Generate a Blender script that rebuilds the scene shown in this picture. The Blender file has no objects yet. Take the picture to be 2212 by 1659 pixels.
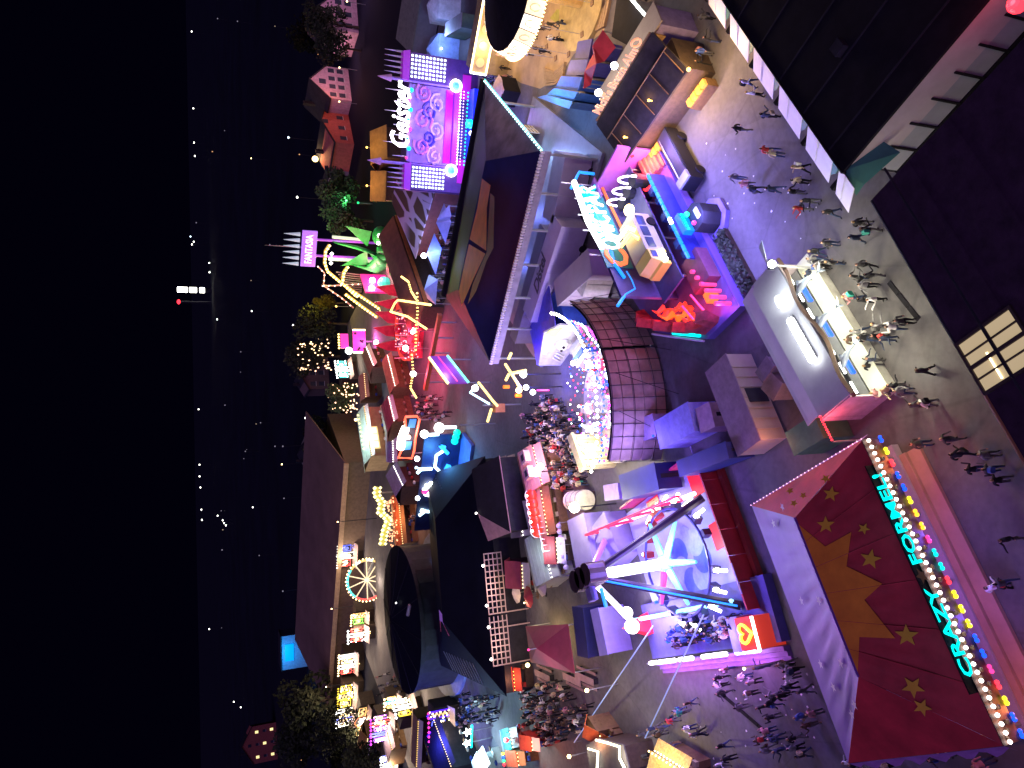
import bpy, bmesh, math, random
from mathutils import Vector, Matrix
sc = bpy.context.scene
COL = sc.collection
rnd = random.Random(7)
R_ = math.radians

# ------------------------------------------------------------------ camera
CAM_H, FPX = 37.0, 1597.0            # camera height in metres; focal length in pixels of a 2212 px wide picture
PITCH = math.atan((1106 - 412) / FPX)
ROLL = math.atan(-0.02)
_R = Vector((1, 0, 0)); _U = Vector((0, math.sin(PITCH), math.cos(PITCH))); _F = Vector((0, math.cos(PITCH), -math.sin(PITCH)))
YC = math.cos(ROLL) * _R + math.sin(ROLL) * _U
XC = -math.cos(ROLL) * _U + math.sin(ROLL) * _R
CAMP = Vector((0, 0, CAM_H))
cd_ = bpy.data.cameras.new('camera'); cam = bpy.data.objects.new('camera', cd_); COL.objects.link(cam)
mw = Matrix((XC, YC, -_F)).transposed().to_4x4(); mw.translation = CAMP
cam.matrix_world = mw
cd_.sensor_fit = 'HORIZONTAL'; cd_.sensor_width = 36.0; cd_.lens = 36.0 * FPX / 2212.0
cd_.clip_start = 0.1; cd_.clip_end = 20000
sc.camera = cam

# ------------------------------------------------------------------ night sky, exposure
w = bpy.data.worlds.new('World'); sc.world = w; w.use_nodes = True
nt = w.node_tree; bg = nt.nodes['Background']
sky = nt.nodes.new('ShaderNodeTexSky'); sky.sky_type = 'NISHITA'; sky.sun_disc = False
sky.sun_elevation = R_(-5.5); sky.sun_rotation = R_(200); sky.altitude = 200
mixc = nt.nodes.new('ShaderNodeMix'); mixc.data_type = 'RGBA'; mixc.inputs[0].default_value = 0.97
mixc.inputs[7].default_value = (0.0005, 0.0003, 0.0028, 1)
nt.links.new(sky.outputs[0], mixc.inputs[6]); nt.links.new(mixc.outputs[2], bg.inputs[0])
bg.inputs[1].default_value = 1.0
sn = bpy.data.lights.new('violet_fill', 'SUN'); sn.energy = .8; sn.angle = R_(70); sn.color = (.58, .38, 1)      # added wide violet fill, lifts the dark roofs and paving
so = bpy.data.objects.new('violet_fill', sn); COL.objects.link(so); so.rotation_euler = (R_(34), R_(-24), 0)
sc.view_settings.view_transform = 'Standard'; sc.view_settings.look = 'None'
sc.view_settings.exposure = 0.0; sc.view_settings.gamma = 1.0; sc.view_settings.use_curve_mapping = False
sc.cycles.use_denoising = True
sc.cycles.max_bounces = 5; sc.cycles.diffuse_bounces = 2; sc.cycles.glossy_bounces = 2
sc.cycles.transmission_bounces = 3; sc.cycles.transparent_max_bounces = 6
sc.cycles.use_light_tree = True
sc.cycles.sample_clamp_indirect = 4.0
sc.cycles.caustics_reflective = False; sc.cycles.caustics_refractive = False

# ------------------------------------------------------------------ pixels to places (ground, wall or known height gives the distance)
def ray(q): return _F * FPX + XC * (q[0] - 1106) + YC * (829.5 - q[1])
def at(q, z=0.0):
    d = ray(q); return CAMP + d * ((z - CAM_H) / d.z)
CO = (576.0, 979.2, 1382.4, 1751.0, 288.0); RO = (0.0, 316.8, 633.6, 950.4, 1313.3)
def Z(c, r, x, y): return (CO[c] + x * .20833, RO[r] + y * .20833)

class Fr:
    """upright frame on the ground: x along a front line, y away from it, z up"""
    def __init__(s, A, B=None, ang=None, z=0.0):
        s.o = Vector((A[0], A[1], z))
        if ang is None:
            d = Vector((B[0] - A[0], B[1] - A[1])); s.w = d.length; ang = math.atan2(d.y, d.x)
        s.ang = ang; s.ex = Vector((math.cos(ang), math.sin(ang), 0)); s.ey = Vector((-math.sin(ang), math.cos(ang), 0))
    def W(s, x, y, z=0.0): return s.o + s.ex * x + s.ey * y + Vector((0, 0, z))
    def L(s, P):
        d = Vector(P) - s.o; return (d.dot(s.ex), d.dot(s.ey), d.z)
    def yy(s, q, y=0.0):
        d = ray(q); t = ((s.o + s.ey * y - CAMP).dot(s.ey)) / d.dot(s.ey); l = s.L(CAMP + d * t); return l[0], l[2]
    def xx(s, q, x=0.0):
        d = ray(q); t = ((s.o + s.ex * x - CAMP).dot(s.ex)) / d.dot(s.ex); l = s.L(CAMP + d * t); return l[1], l[2]
    def zz(s, q, z=0.0):
        l = s.L(at(q, z + s.o.z)); return l[0], l[1]

# ------------------------------------------------------------------ materials
MATS = {}
def pm(name, col, rough=.75, var=.25, scale=1.5, metal=0., bump=.0, detail=4.):
    """matt surface with uneven colour"""
    if name in MATS: return MATS[name]
    m = bpy.data.materials.new(name); m.use_nodes = True; t = m.node_tree; b = t.nodes['Principled BSDF']
    b.inputs['Roughness'].default_value = rough; b.inputs['Metallic'].default_value = metal
    if max(col) < .05: b.inputs['Specular IOR Level'].default_value = .15
    tc = t.nodes.new('ShaderNodeTexCoord'); n = t.nodes.new('ShaderNodeTexNoise'); n.inputs['Scale'].default_value = scale
    n.inputs['Detail'].default_value = detail; n.inputs['Roughness'].default_value = .65
    t.links.new(tc.outputs['Object'], n.inputs['Vector'])
    cr = t.nodes.new('ShaderNodeValToRGB'); e = cr.color_ramp.elements
    e[0].position = .28; e[1].position = .72
    e[0].color = tuple(c * (1 - var) for c in col) + (1,); e[1].color = tuple(min(1, c * (1 + var)) for c in col) + (1,)
    t.links.new(n.outputs['Fac'], cr.inputs[0]); t.links.new(cr.outputs[0], b.inputs['Base Color'])
    if bump:
        bp = t.nodes.new('ShaderNodeBump'); bp.inputs['Strength'].default_value = bump; bp.inputs['Distance'].default_value = .05
        t.links.new(n.outputs['Fac'], bp.inputs['Height']); t.links.new(bp.outputs[0], b.inputs['Normal'])
    MATS[name] = m; return m
def pe(name, col, s=4., light=False, body=None):
    """something that gives off light"""
    if name in MATS: return MATS[name]
    m = bpy.data.materials.new(name); m.use_nodes = True; b = m.node_tree.nodes['Principled BSDF']
    c = body or tuple(min(.6, x * .5) for x in col)
    b.inputs['Base Color'].default_value = c + (1,); b.inputs['Roughness'].default_value = .4
    b.inputs['Emission Color'].default_value = col + (1,); b.inputs['Emission Strength'].default_value = s
    if not light: m.cycles.emission_sampling = 'NONE'
    MATS[name] = m; return m

# ------------------------------------------------------------------ mesh building
class MB:
    def __init__(s): s.v = []; s.f = []; s.mi = []; s.cur = 0
    def add(s, vs, fs):
        o = len(s.v); s.v += [tuple(x) for x in vs]; s.f += [tuple(i + o for i in f) for f in fs]; s.mi += [s.cur] * len(fs); return s
    def box(s, x0, x1, y0, y1, z0, z1):
        return s.add([(x, y, z) for z in (z0, z1) for y in (y0, y1) for x in (x0, x1)],
                     [(0, 2, 3, 1), (4, 5, 7, 6), (0, 1, 5, 4), (1, 3, 7, 5), (3, 2, 6, 7), (2, 0, 4, 6)])
    def poly(s, pts): return s.add(pts, [tuple(range(len(pts)))])
    def prism(s, pts, z0, z1):
        n = len(pts); a = [(p[0], p[1], z0) for p in pts]; b = [(p[0], p[1], z1) for p in pts]
        return s.add(a + b, [tuple(range(n - 1, -1, -1)), tuple(range(n, 2 * n))] + [(i, (i + 1) % n, n + (i + 1) % n, n + i) for i in range(n)])
    def vprism(s, pts, y0, y1):                      # outline given in x,z; thickness along y
        n = len(pts); a = [(p[0], y0, p[1]) for p in pts]; b = [(p[0], y1, p[1]) for p in pts]
        return s.add(a + b, [tuple(range(n)), tuple(range(2 * n - 1, n - 1, -1))] + [(i, n + i, n + (i + 1) % n, (i + 1) % n) for i in range(n)])
    def slab(s, pts, t=.06):                         # thick sheet through 3-D outline pts, thickness downwards
        n = len(pts); b = [(p[0], p[1], p[2] - t) for p in pts]
        return s.add(list(pts) + b, [tuple(range(n)), tuple(range(2 * n - 1, n - 1, -1))] + [(i, n + i, n + (i + 1) % n, (i + 1) % n) for i in range(n)])
    def tube(s, path, r=.05, n=6, closed=False, r2=None):
        P = [Vector(p) for p in path]; m = len(P); vs = []; fs = []
        for i, p in enumerate(P):
            a = P[(i - 1) % m] if (closed or i > 0) else p; b = P[(i + 1) % m] if (closed or i < m - 1) else p
            d = (b - a)
            if d.length < 1e-6: d = Vector((0, 0, 1))
            d.normalize(); h = Vector((0, 0, 1)) if abs(d.z) < .95 else Vector((1, 0, 0))
            x = d.cross(h).normalized(); y = d.cross(x)
            rr = r if r2 is None else r + (r2 - r) * i / (m - 1)
            vs += [p + (x * math.cos(2 * math.pi * k / n) + y * math.sin(2 * math.pi * k / n)) * rr for k in range(n)]
        for i in range(m if closed else m - 1):
            j = (i + 1) % m
            fs += [(i * n + k, i * n + (k + 1) % n, j * n + (k + 1) % n, j * n + k) for k in range(n)]
        if not closed: fs += [tuple(range(n)), tuple(range((m - 1) * n, m * n))]
        return s.add(vs, fs)
    def cyl(s, c, r, z0, z1, n=16, r1=None, cap=True):
        r1 = r if r1 is None else r1
        a = [(c[0] + r * math.cos(2 * math.pi * k / n), c[1] + r * math.sin(2 * math.pi * k / n), z0) for k in range(n)]
        b = [(c[0] + r1 * math.cos(2 * math.pi * k / n), c[1] + r1 * math.sin(2 * math.pi * k / n), z1) for k in range(n)]
        fs = [(k, (k + 1) % n, n + (k + 1) % n, n + k) for k in range(n)]
        if cap: fs += [tuple(range(n - 1, -1, -1)), tuple(range(n, 2 * n))]
        return s.add(a + b, fs)
    def ball(s, c, r, n=6, m=4, sz=1.):
        vs = [(c[0], c[1], c[2] - r * sz)]; fs = []
        for i in range(1, m):
            a = -math.pi / 2 + math.pi * i / m
            vs += [(c[0] + r * math.cos(a) * math.cos(2 * math.pi * k / n), c[1] + r * math.cos(a) * math.sin(2 * math.pi * k / n), c[2] + r * sz * math.sin(a)) for k in range(n)]
        vs.append((c[0], c[1], c[2] + r * sz)); L = len(vs) - 1
        fs += [(0, 1 + (k + 1) % n, 1 + k) for k in range(n)]
        for i in range(m - 2):
            o = 1 + i * n
            fs += [(o + k, o + (k + 1) % n, o + n + (k + 1) % n, o + n + k) for k in range(n)]
        o = 1 + (m - 2) * n
        fs += [(o + k, o + (k + 1) % n, L) for k in range(n)]
        return s.add(vs, fs)
    def gem(s, c, r):
        x, y, z = c
        return s.add([(x + r, y, z), (x - r, y, z), (x, y + r, z), (x, y - r, z), (x, y, z + r), (x, y, z - r)],
                     [(0, 2, 4), (2, 1, 4), (1, 3, 4), (3, 0, 4), (2, 0, 5), (1, 2, 5), (3, 1, 5), (0, 3, 5)])
    def build(s, name, mat, parent=None, kind=None, smooth=False):
        me = bpy.data.meshes.new(name); me.from_pydata(s.v, [], s.f); me.update()
        for m in (mat if isinstance(mat, (list, tuple)) else [mat]): me.materials.append(m)
        if isinstance(mat, (list, tuple)):
            for i, p in enumerate(me.polygons): p.material_index = s.mi[i]
        bm = bmesh.new(); bm.from_mesh(me); bmesh.ops.recalc_face_normals(bm, faces=bm.faces); bm.to_mesh(me); bm.free()
        if smooth: me.polygons.foreach_set('use_smooth', [True] * len(me.polygons))
        o = bpy.data.objects.new(name, me); COL.objects.link(o)
        if parent is not None: o.parent = parent
        if kind: o['kind'] = kind
        return o
def tag(o, label, cat, group=None):
    o['label'] = label; o['category'] = cat
    if group: o['group'] = group
    return o
def thing(name, label, cat, fr=None, group=None):
    o = bpy.data.objects.new(name, None); COL.objects.link(o); o.empty_display_size = .5
    if fr is not None: o.location = fr.o; o.rotation_euler = (0, 0, fr.ang)
    return tag(o, label, cat, group)
def lerp(a, b, t): return tuple(x + (y - x) * t for x, y in zip(a, b))
def along(path, step, off=0.):
    """points at equal steps along a polyline"""
    out = []; rest = off
    for a, b in zip(path, path[1:]):
        a = Vector(a); b = Vector(b); L = (b - a).length; t = rest
        while t <= L: out.append(tuple(a + (b - a) * (t / L))); t += step
        rest = t - L
    return out
def bulbs(path, step, r, mat, parent, name='bulb_string', off=0.):
    m = MB()
    for p in along(path, step, off): m.gem(p, r)
    return m.build(name, mat, parent, 'stuff')
def text(s, size, M, mat, parent, name='lettering', ext=.04, shear=0., space=1., width=None):
    """real letters; M maps the text's x (reading) and y (up) into the parent's space"""
    c = bpy.data.curves.new(name, 'FONT'); c.body = s; c.size = size; c.extrude = ext; c.shear = shear; c.space_character = space
    c.align_x = 'CENTER'; c.align_y = 'CENTER'; c.resolution_u = 2; c.offset = size * .015
    o = bpy.data.objects.new(name, c); COL.objects.link(o)
    dg = bpy.context.evaluated_depsgraph_get(); dg.update()
    me = bpy.data.meshes.new_from_object(o.evaluated_get(dg)); bpy.data.objects.remove(o); bpy.data.curves.remove(c)
    if width:
        xs = [v.co.x for v in me.vertices]; k = width / (max(xs) - min(xs))
        me.transform(Matrix.Scale(k, 4, (1, 0, 0)))
    me.transform(M); me.materials.clear(); me.materials.append(mat)
    o = bpy.data.objects.new(name, me); COL.objects.link(o); o.parent = parent; return o
def front(x, y, z, tilt=90, rz=0):      # a text plane that faces -y (towards the camera)
    return Matrix.Translation((x, y, z)) @ Matrix.Rotation(R_(rz), 4, 'Z') @ Matrix.Rotation(R_(tilt), 4, 'X')
LK = 3.2
def light(p, col, power, parent=None, r=.25, kind='POINT', to=None, angle=90, blend=.6):
    d = bpy.data.lights.new('lamp_light', kind); d.color = col; d.energy = power * LK; d.shadow_soft_size = r
    if kind == 'SPOT': d.spot_size = R_(angle); d.spot_blend = blend
    o = bpy.data.objects.new('lamp_light', d); COL.objects.link(o); o.location = p
    if to is not None: o.rotation_euler = (Vector(to) - Vector(p)).to_track_quat('-Z', 'Y').to_euler()
    if parent is not None: o.parent = parent
    return o
def star_pts(R, r, n=5, a0=math.pi / 2):
    return [((R if k % 2 == 0 else r) * math.cos(a0 + math.pi * k / n), (R if k % 2 == 0 else r) * math.sin(a0 + math.pi * k / n)) for k in range(2 * n)]
def wpath(fr, qs, y): return [(lambda a: (a[0], y, a[1]))(fr.yy(q, y)) for q in qs]

# common materials
asphalt = pm('asphalt', (.115, .108, .118), .82, .3, .22, bump=.3, detail=9.)
def asphalt_patches(m):                                 # repair patches, cracks and stains in the paving
    t = m.node_tree; b = t.nodes['Principled BSDF']; src = b.inputs['Base Color'].links[0].from_socket
    tc = t.nodes.new('ShaderNodeTexCoord'); v = t.nodes.new('ShaderNodeTexVoronoi'); v.inputs['Scale'].default_value = .13; v.distance = 'MANHATTAN'
    v2 = t.nodes.new('ShaderNodeTexVoronoi'); v2.feature = 'DISTANCE_TO_EDGE'; v2.inputs['Scale'].default_value = .13; v2.distance = 'EUCLIDEAN'
    n = t.nodes.new('ShaderNodeTexNoise'); n.inputs['Scale'].default_value = 2.2; n.inputs['Detail'].default_value = 6
    for x in (v, v2, n): t.links.new(tc.outputs['Object'], x.inputs['Vector'])
    mr = t.nodes.new('ShaderNodeMapRange'); mr.inputs[3].default_value = .84; mr.inputs[4].default_value = 1.12; t.links.new(v.outputs['Color'], mr.inputs[0])
    m2 = t.nodes.new('ShaderNodeMapRange'); m2.inputs[1].default_value = .003; m2.inputs[2].default_value = .012; m2.inputs[3].default_value = .86; t.links.new(v2.outputs['Distance'], m2.inputs[0])
    m3 = t.nodes.new('ShaderNodeMapRange'); m3.inputs[1].default_value = .35; m3.inputs[2].default_value = .6; m3.inputs[3].default_value = .9; m3.inputs[4].default_value = 1.08; t.links.new(n.outputs['Fac'], m3.inputs[0])
    cur = src
    for f in (mr, m2, m3):
        x = t.nodes.new('ShaderNodeMix'); x.data_type = 'RGBA'; x.blend_type = 'MULTIPLY'; x.inputs[0].default_value = 1.; t.links.new(cur, x.inputs[6]); t.links.new(f.outputs[0], x.inputs[7]); cur = x.outputs[2]
    t.links.new(cur, b.inputs['Base Color'])
asphalt_patches(asphalt)
steel = pm('painted_steel', (.32, .33, .36), .45, .12, 2, .4)
black = pm('black_sheet', (.012, .011, .016), .8, .3, 1)
dark = pm('dark_paint', (.03, .03, .04), .7, .3, 1)
white = pm('white_paint', (.72, .72, .74), .6, .08, 1.2)
canvas = pm('white_canvas', (.62, .62, .64), .8, .1, .8, bump=.2)
wood = pm('brown_wood', (.16, .09, .045), .7, .35, 3)
darkwood = pm('dark_wood', (.055, .035, .028), .75, .35, 3)
red = pm('red_paint', (.45, .03, .03), .5, .2, 1.5)
blue = pm('blue_paint', (.04, .09, .5), .5, .2, 1.5)
navy = pm('navy_tarp', (.012, .015, .095), .8, .25, .6, bump=.25)
grey = pm('grey_panel', (.24, .24, .26), .6, .15, 1.2)
tan = pm('tan_panel', (.42, .33, .22), .7, .2, 1.2)
E_white = pe('bulb_white', (1, .93, .85), 14)
E_warm = pe('bulb_warm', (1, .72, .32), 7)
E_gold = pe('bulb_gold', (1, .62, .12), 5)
E_cyan = pe('neon_cyan', (.0, .95, .85), 1.5)
E_blue = pe('led_blue', (.01, .09, 1), 1.9)
E_sky = pe('neon_sky', (.015, .26, 1), 1.7)
E_red = pe('led_red', (1, .03, .05), 3.0)
E_pink = pe('led_pink', (1, .05, .3), 1.7)
E_mag = pe('led_magenta', (.8, .05, 1), 3.0)
E_purple = pe('led_purple', (.35, .12, 1), 2.6)
E_yel = pe('led_yellow', (1, .82, .02), 2.6)
E_green = pe('led_green', (.02, 1, .25), 2.0)
E_hot = pe('tube_white', (.95, 1, .98), 9)
E_lav = pe('tube_lavender', (.85, .75, 1), 5)
E_or = pe('led_orange', (1, .22, .02), 1.5)
# ================================================================== ground
def struct(name, mb, mat):
    o = mb.build(name, mat); o['kind'] = 'structure'; return o
gm = pm('dark_land', (.006, .007, .019), .95, .4, .02)
struct('ground', MB().poly([(-9000, -300, -.012), (9000, -300, -.012), (9000, 12000, -.012), (-9000, 12000, -.012)]), gm)
struct('fairground_paving', MB().poly([(-95, 8, 0), (90, 8, 0), (66, 104, 0), (34, 130, 0), (16, 190, 0), (-60, 190, 0), (-78, 120, 0)]), asphalt)
SA = R_(30.9)                                            # direction of the near street

# ================================================================== black-roofed booth by the street (top right)
K = at((1822, 362), 4.2); fr = Fr(K, ang=R_(34.0))
booth = thing('market_booth', 'long booth with flat black roof, white side wall and white awning flaps', 'booth', fr)
MB().box(-.15, 24, -14, .15, 4.02, 4.2).build('roof', black, booth)
for k in range(7): MB().box(1.5 + k * 3.2, 1.62 + k * 3.2, -13.9, .1, 4.2, 4.23).build('roof_seam', dark, booth)
for x_, y_ in ((5, -4), (11, -7), (17, -3)): MB().box(x_, x_ + .7, y_, y_ + .7, 4.2, 4.6).build('roof_vent', dark, booth)
MB().box(-.2, 24, .15, .25, 3.95, 4.3).build('eave_board', black, booth)
pink = pm('pale_wall', (.50, .44, .46), .8, .12, .6, bump=.2)
MB().box(0, .12, -14, 0, 1.75, 4.02).build('side_wall', pink, booth)
lowp = pm('grey_sheet', (.34, .36, .42), .7, .1, .8)
for k in range(9):
    y1 = -.25 - k * 1.5
    MB().box(.02, .13, y1 - 1.38, y1, .35, 1.73).build('panel', lowp, booth)
    MB().box(-.06, .14, y1 - 1.5, y1 - 1.38, .1, 2.35).build('post', black, booth)
MB().box(-.03, .14, -14, -.1, .05, .3).build('base_rail', black, booth)
MB().box(.2, 24, -.12, 0, 0, 4).build('front_wall', dark, booth)
teal = pm('teal_sheet', (.02, .16, .13), .6, .15, 1)
MB().add([(0, .15, 4.0), (-.9, .25, 3.0), (-.95, 1.0, 2.95), (-.1, .4, 3.95), (-.9, -2.0, 2.5), (0, -1.9, 3.0)], [(0, 1, 2, 3), (0, 5, 4, 1)]).build('corner_flap', teal, booth)
flapm = pm('white_flap', (.66, .66, .70), .6, .08, 1.3, bump=.1)
x = -1.35
for k in range(6):
    w_ = 3.1 if k else 1.7
    MB().slab([(x, .26, 4.05), (x + w_, .26, 4.05), (x + w_ - .15, 1.9, 3.0), (x, 1.9, 3.0)], .05).tube([(x + w_ * .55, .3, 4.08), (x + w_ * .55, 1.8, 3.1)], .03, 5).build('awning_flap', flapm, booth)
    MB().slab([(x + w_ + .02, .27, 4.0), (x + w_ + .78, .27, 4.0), (x + w_ + .7, 1.3, 3.35), (x + w_ + .3, .9, 3.6)], .04).build('gusset', teal, booth)
    MB().box(x + w_ + .02, x + w_ + .3, .9, 1.85, 2.95, 3.2).build('hinge_box', black, booth)
    x += w_ + .75
cl = thing('red_warning_lamp', 'round red lamp glowing on the black booth roof edge', 'lamp', Fr(at((2200, 8), 4.6), ang=0))
MB().cyl((0, 0), .18, 4.2, 4.3, 12).build('socket', dark, cl); MB().ball((0, 0, 4.65), .42, 12, 8).build('lamp_globe', E_red, cl)
light((0, 0, 5.3), (1, .08, .1), 60, cl, .3)

# ================================================================== dark house (bottom right) with a lit roof window
A = at((2212, 990), 6.2); B = at((1884, 430), 6.2); fr = Fr(A, B); fr = Fr(fr.W(-14, 0), fr.W(fr.w, 0))
W_ = fr.w
house = thing('dark_house', 'dark red-brown house with seamed roof and one lit window', 'house', fr)
roofm = pm('dark_tiles', (.042, .02, .045), .8, .35, 1.4, bump=.4)
rust = pm('rust_tiles', (.085, .022, .016), .8, .3, 1.6, bump=.4)
zr, yr = 7.3, -15.0
mb = MB(); n = 34
MB().slab([(0, 0, 6.2), (W_, 0, 6.2), (W_, yr, zr), (0, yr, zr)], .2).build('roof', roofm, house)
mb = MB()
for k in (2, 4, 7, 10):
    t = k / 12; mb.box(0.02, W_ - .02, yr * t - .03, yr * t + .03, 6.2 + (zr - 6.2) * t - .03, 6.2 + (zr - 6.2) * t + .02)
mb.build('roof_lath', roofm, house, 'stuff')
gut = pm('orange_lit_gutter', (.30, .12, .05), .5, .2, 2)  # orange light on this stretch is put into the gutter colour
MB().tube([(0, .1, 6.1), (W_ * .62, .1, 6.1)], .11, 8).build('gutter', gut, house)
MB().tube([(W_ * .62, .1, 6.1), (W_, .1, 6.1)], .09, 8).build('gutter', dark, house)
MB().tube([(0, -1.9, 7.3), (W_, -1.9, 7.3)], .06, 6).build('snow_guard', dark, house)
MB().box(.1, W_ - .1, -.55, -.3, 0, 6.1).build('wall', rust, house)
# dormer window: a box that stands on the roof, its pane facing the camera side is lit
q = [Z(3, 2, 1610, 640), Z(3, 2, 1830, 960), Z(3, 2, 2200, 760), Z(3, 2, 2212, 420)]
def roofhit(q):
    d = ray(q); n_ = fr.ey * (zr - 6.2) + Vector((0, 0, -yr)); p0 = fr.W(0, 0, 6.2)
    t = (p0 - CAMP).dot(n_) / d.dot(n_); return fr.L(CAMP + d * t)
c = [roofhit(a) for a in q]
cx = sum(a[0] for a in c) / 4; cy = sum(a[1] for a in c) / 4
sl = (zr - 6.2) / yr
hz = lambda y: 6.2 + sl * y
win = pe('lit_window_pane', (1, .78, .45), .45, True, (.5, .4, .2))
wx0, wx1 = min(a[0] for a in c) - .1, max(a[0] for a in c) + .5
wy0, wy1 = min(a[1] for a in c) - .1, max(a[1] for a in c)
fw = MB()
ym, xm = (wy0 + wy1) / 2, (wx0 + wx1) / 2
for (xa, xb, ya, yb) in ((wx0 - .12, wx1 + .12, wy1, wy1 + .12), (wx0 - .12, wx1 + .12, wy0 - .12, wy0), (wx0 - .12, wx0, wy0, wy1), (wx1, wx1 + .12, wy0, wy1), (xm - .08, xm + .08, wy0, wy1), (wx0, wx1, ym - .06, ym + .06), (xm * .5 + wx0 * .5 - .03, xm * .5 + wx0 * .5 + .03, wy0, wy1), (xm * .5 + wx1 * .5 - .03, xm * .5 + wx1 * .5 + .03, wy0, wy1)):
    fw.add([(xx, yy, hz(yy) + dz) for dz in (.02, .2) for yy in (ya, yb) for xx in (xa, xb)], [(0, 2, 3, 1), (4, 5, 7, 6), (0, 1, 5, 4), (1, 3, 7, 5), (3, 2, 6, 7), (2, 0, 4, 6)])
wf = fw.build('roof_window', darkwood, house)
for i in range(2):
    for j in range(2):
        xa, xb = (wx0, xm - .08) if i == 0 else (xm + .08, wx1); ya, yb = (wy0, ym - .06) if j == 0 else (ym + .06, wy1)
        MB().slab([(xa, yb, hz(yb) + .08), (xb, yb, hz(yb) + .08), (xb, ya, hz(ya) + .08), (xa, ya, hz(ya) + .08)], .03).build('pane', win, wf)
tb = MB()
tb.tube([(wx0 + .1, ym + .42, hz(ym + .42) + .12), (xm + .2, ym + .42, hz(ym + .42) + .12)], .05, 6)
tb.build('light_tube', pe('tube_warm', (1, .85, .55), 3), wf)

# ================================================================== fish booth with white canvas roof
A = at(Z(2, 2, 1860, 1280), 3.4); B = at((1620, 623), 3.4); fr = Fr(A, B)
fr = Fr(A, ang=fr.ang); L_ = (Vector(B) - Vector(A)).length
# x runs right along the back edge of the canvas; the front (counter) lies on -y, towards the camera
fish = thing('fish_booth', 'fish bar with white canvas roof, wave canopy and glowing strip sign', 'booth', fr)
MB().slab([(-.15, .0, 3.4), (L_ - .5, 0, 3.4), (L_, -.5, 3.4), (L_ + .05, -2.25, 3.3), (L_ - .4, -2.55, 3.28), (-.1, -2.6, 3.3)], .14).build('roof', canvas, fish)
MB().box(.5, L_, .55, 1.5, 0, 2.9).build('back_store', canvas, fish)
MB().slab([(.3, .05, 3.1), (L_ + .2, .05, 3.1), (L_ + .2, 1.55, 2.85), (.3, 1.55, 2.85)], .08).build('back_awning', canvas, fish)
MB().box(-.2, -.1, -2.4, .2, 0, 3.25).build('end_wall', pm('lilac_wall', (.5, .42, .5), .7), fish)
MB().box(L_ + .06, L_ + .16, -2.2, 0, 0, 3.2).build('end_wall', MATS['lilac_wall'], fish)
# wave-shaped brown canopy board along the front
wv = []; N_ = 26
for k in range(N_ + 1):
    x = -.3 + (L_ + .2) * k / N_; wv.append((x, 3.55 + .28 * math.sin(x * 1.15 + .6)))
brown = pm('brown_board', (.10, .06, .05), .6, .25, 2)
mb = MB()
for (x0, z0), (x1, z1) in zip(wv, wv[1:]):
    mb.add([(x0, -2.45, z0 - .45), (x1, -2.45, z1 - .45), (x1, -2.85, z1 + .05), (x0, -2.85, z0 + .05), (x0, -2.6, z0 - .6), (x1, -2.6, z1 - .6), (x1, -3.0, z1 - .1), (x0, -3.0, z0 - .1)],
           [(0, 1, 2, 3), (4, 7, 6, 5), (0, 4, 5, 1), (3, 2, 6, 7), (0, 3, 7, 4), (1, 5, 6, 2)])
mb.build('wave_canopy', brown, fish)
sgn = MB().box(2.9, 6.1, -1.95, -1.6, 3.42, 3.6).build('sign_tray', steel, fish)
for x0, x1 in ((2.75, 5.95), (6.9, 7.75)):
    m = MB()
    for k in range(int((x1 - x0) / .22)): m.ball((x0 + .11 + k * .22, -1.78, 3.72), .25, 8, 6)
    m.build('sign_light', E_hot, fish, 'stuff')
    light(((x0 + x1) / 2, -1.8, 4.5), (.8, 1, 1), 7, fish, .4)
for k in range(7):
    x = .1 + k * 1.36
    MB().tube([(x, -2.3, 2.45), (x + .75, -2.3, 2.45)], .07, 6).build('tube_light', E_hot, fish)
    if k % 2: MB().box(x - .1, x + .95, -2.5, -2.36, 1.85, 2.15).build('led_panel', E_blue, fish)
    if k % 2 == 0: light((x + .3, -2.75, 2.3), (1, .98, .62), 22, fish, .3); light((x + .3, -4.6, 3.0), (1, .92, .62), 130, fish, .3)
MB().box(-.2, L_ + .1, -3.0, -2.2, 0, 1.0).build('counter', pm('counter_front', (.6, .6, .58), .5), fish)
MB().box(-.3, L_ + .15, -3.25, -2.1, 1.0, 1.08).build('counter_top', pm('pale_deck', (.5, .52, .47), .8, .1, 1), fish)
MB().box(-.1, L_, -1.9, -1.3, 0, .95).build('work_bench', steel, fish)
MB().box(-.2, L_ + .1, -.3, -.15, 0, 3.1).build('back_wall', grey, fish)
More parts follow.
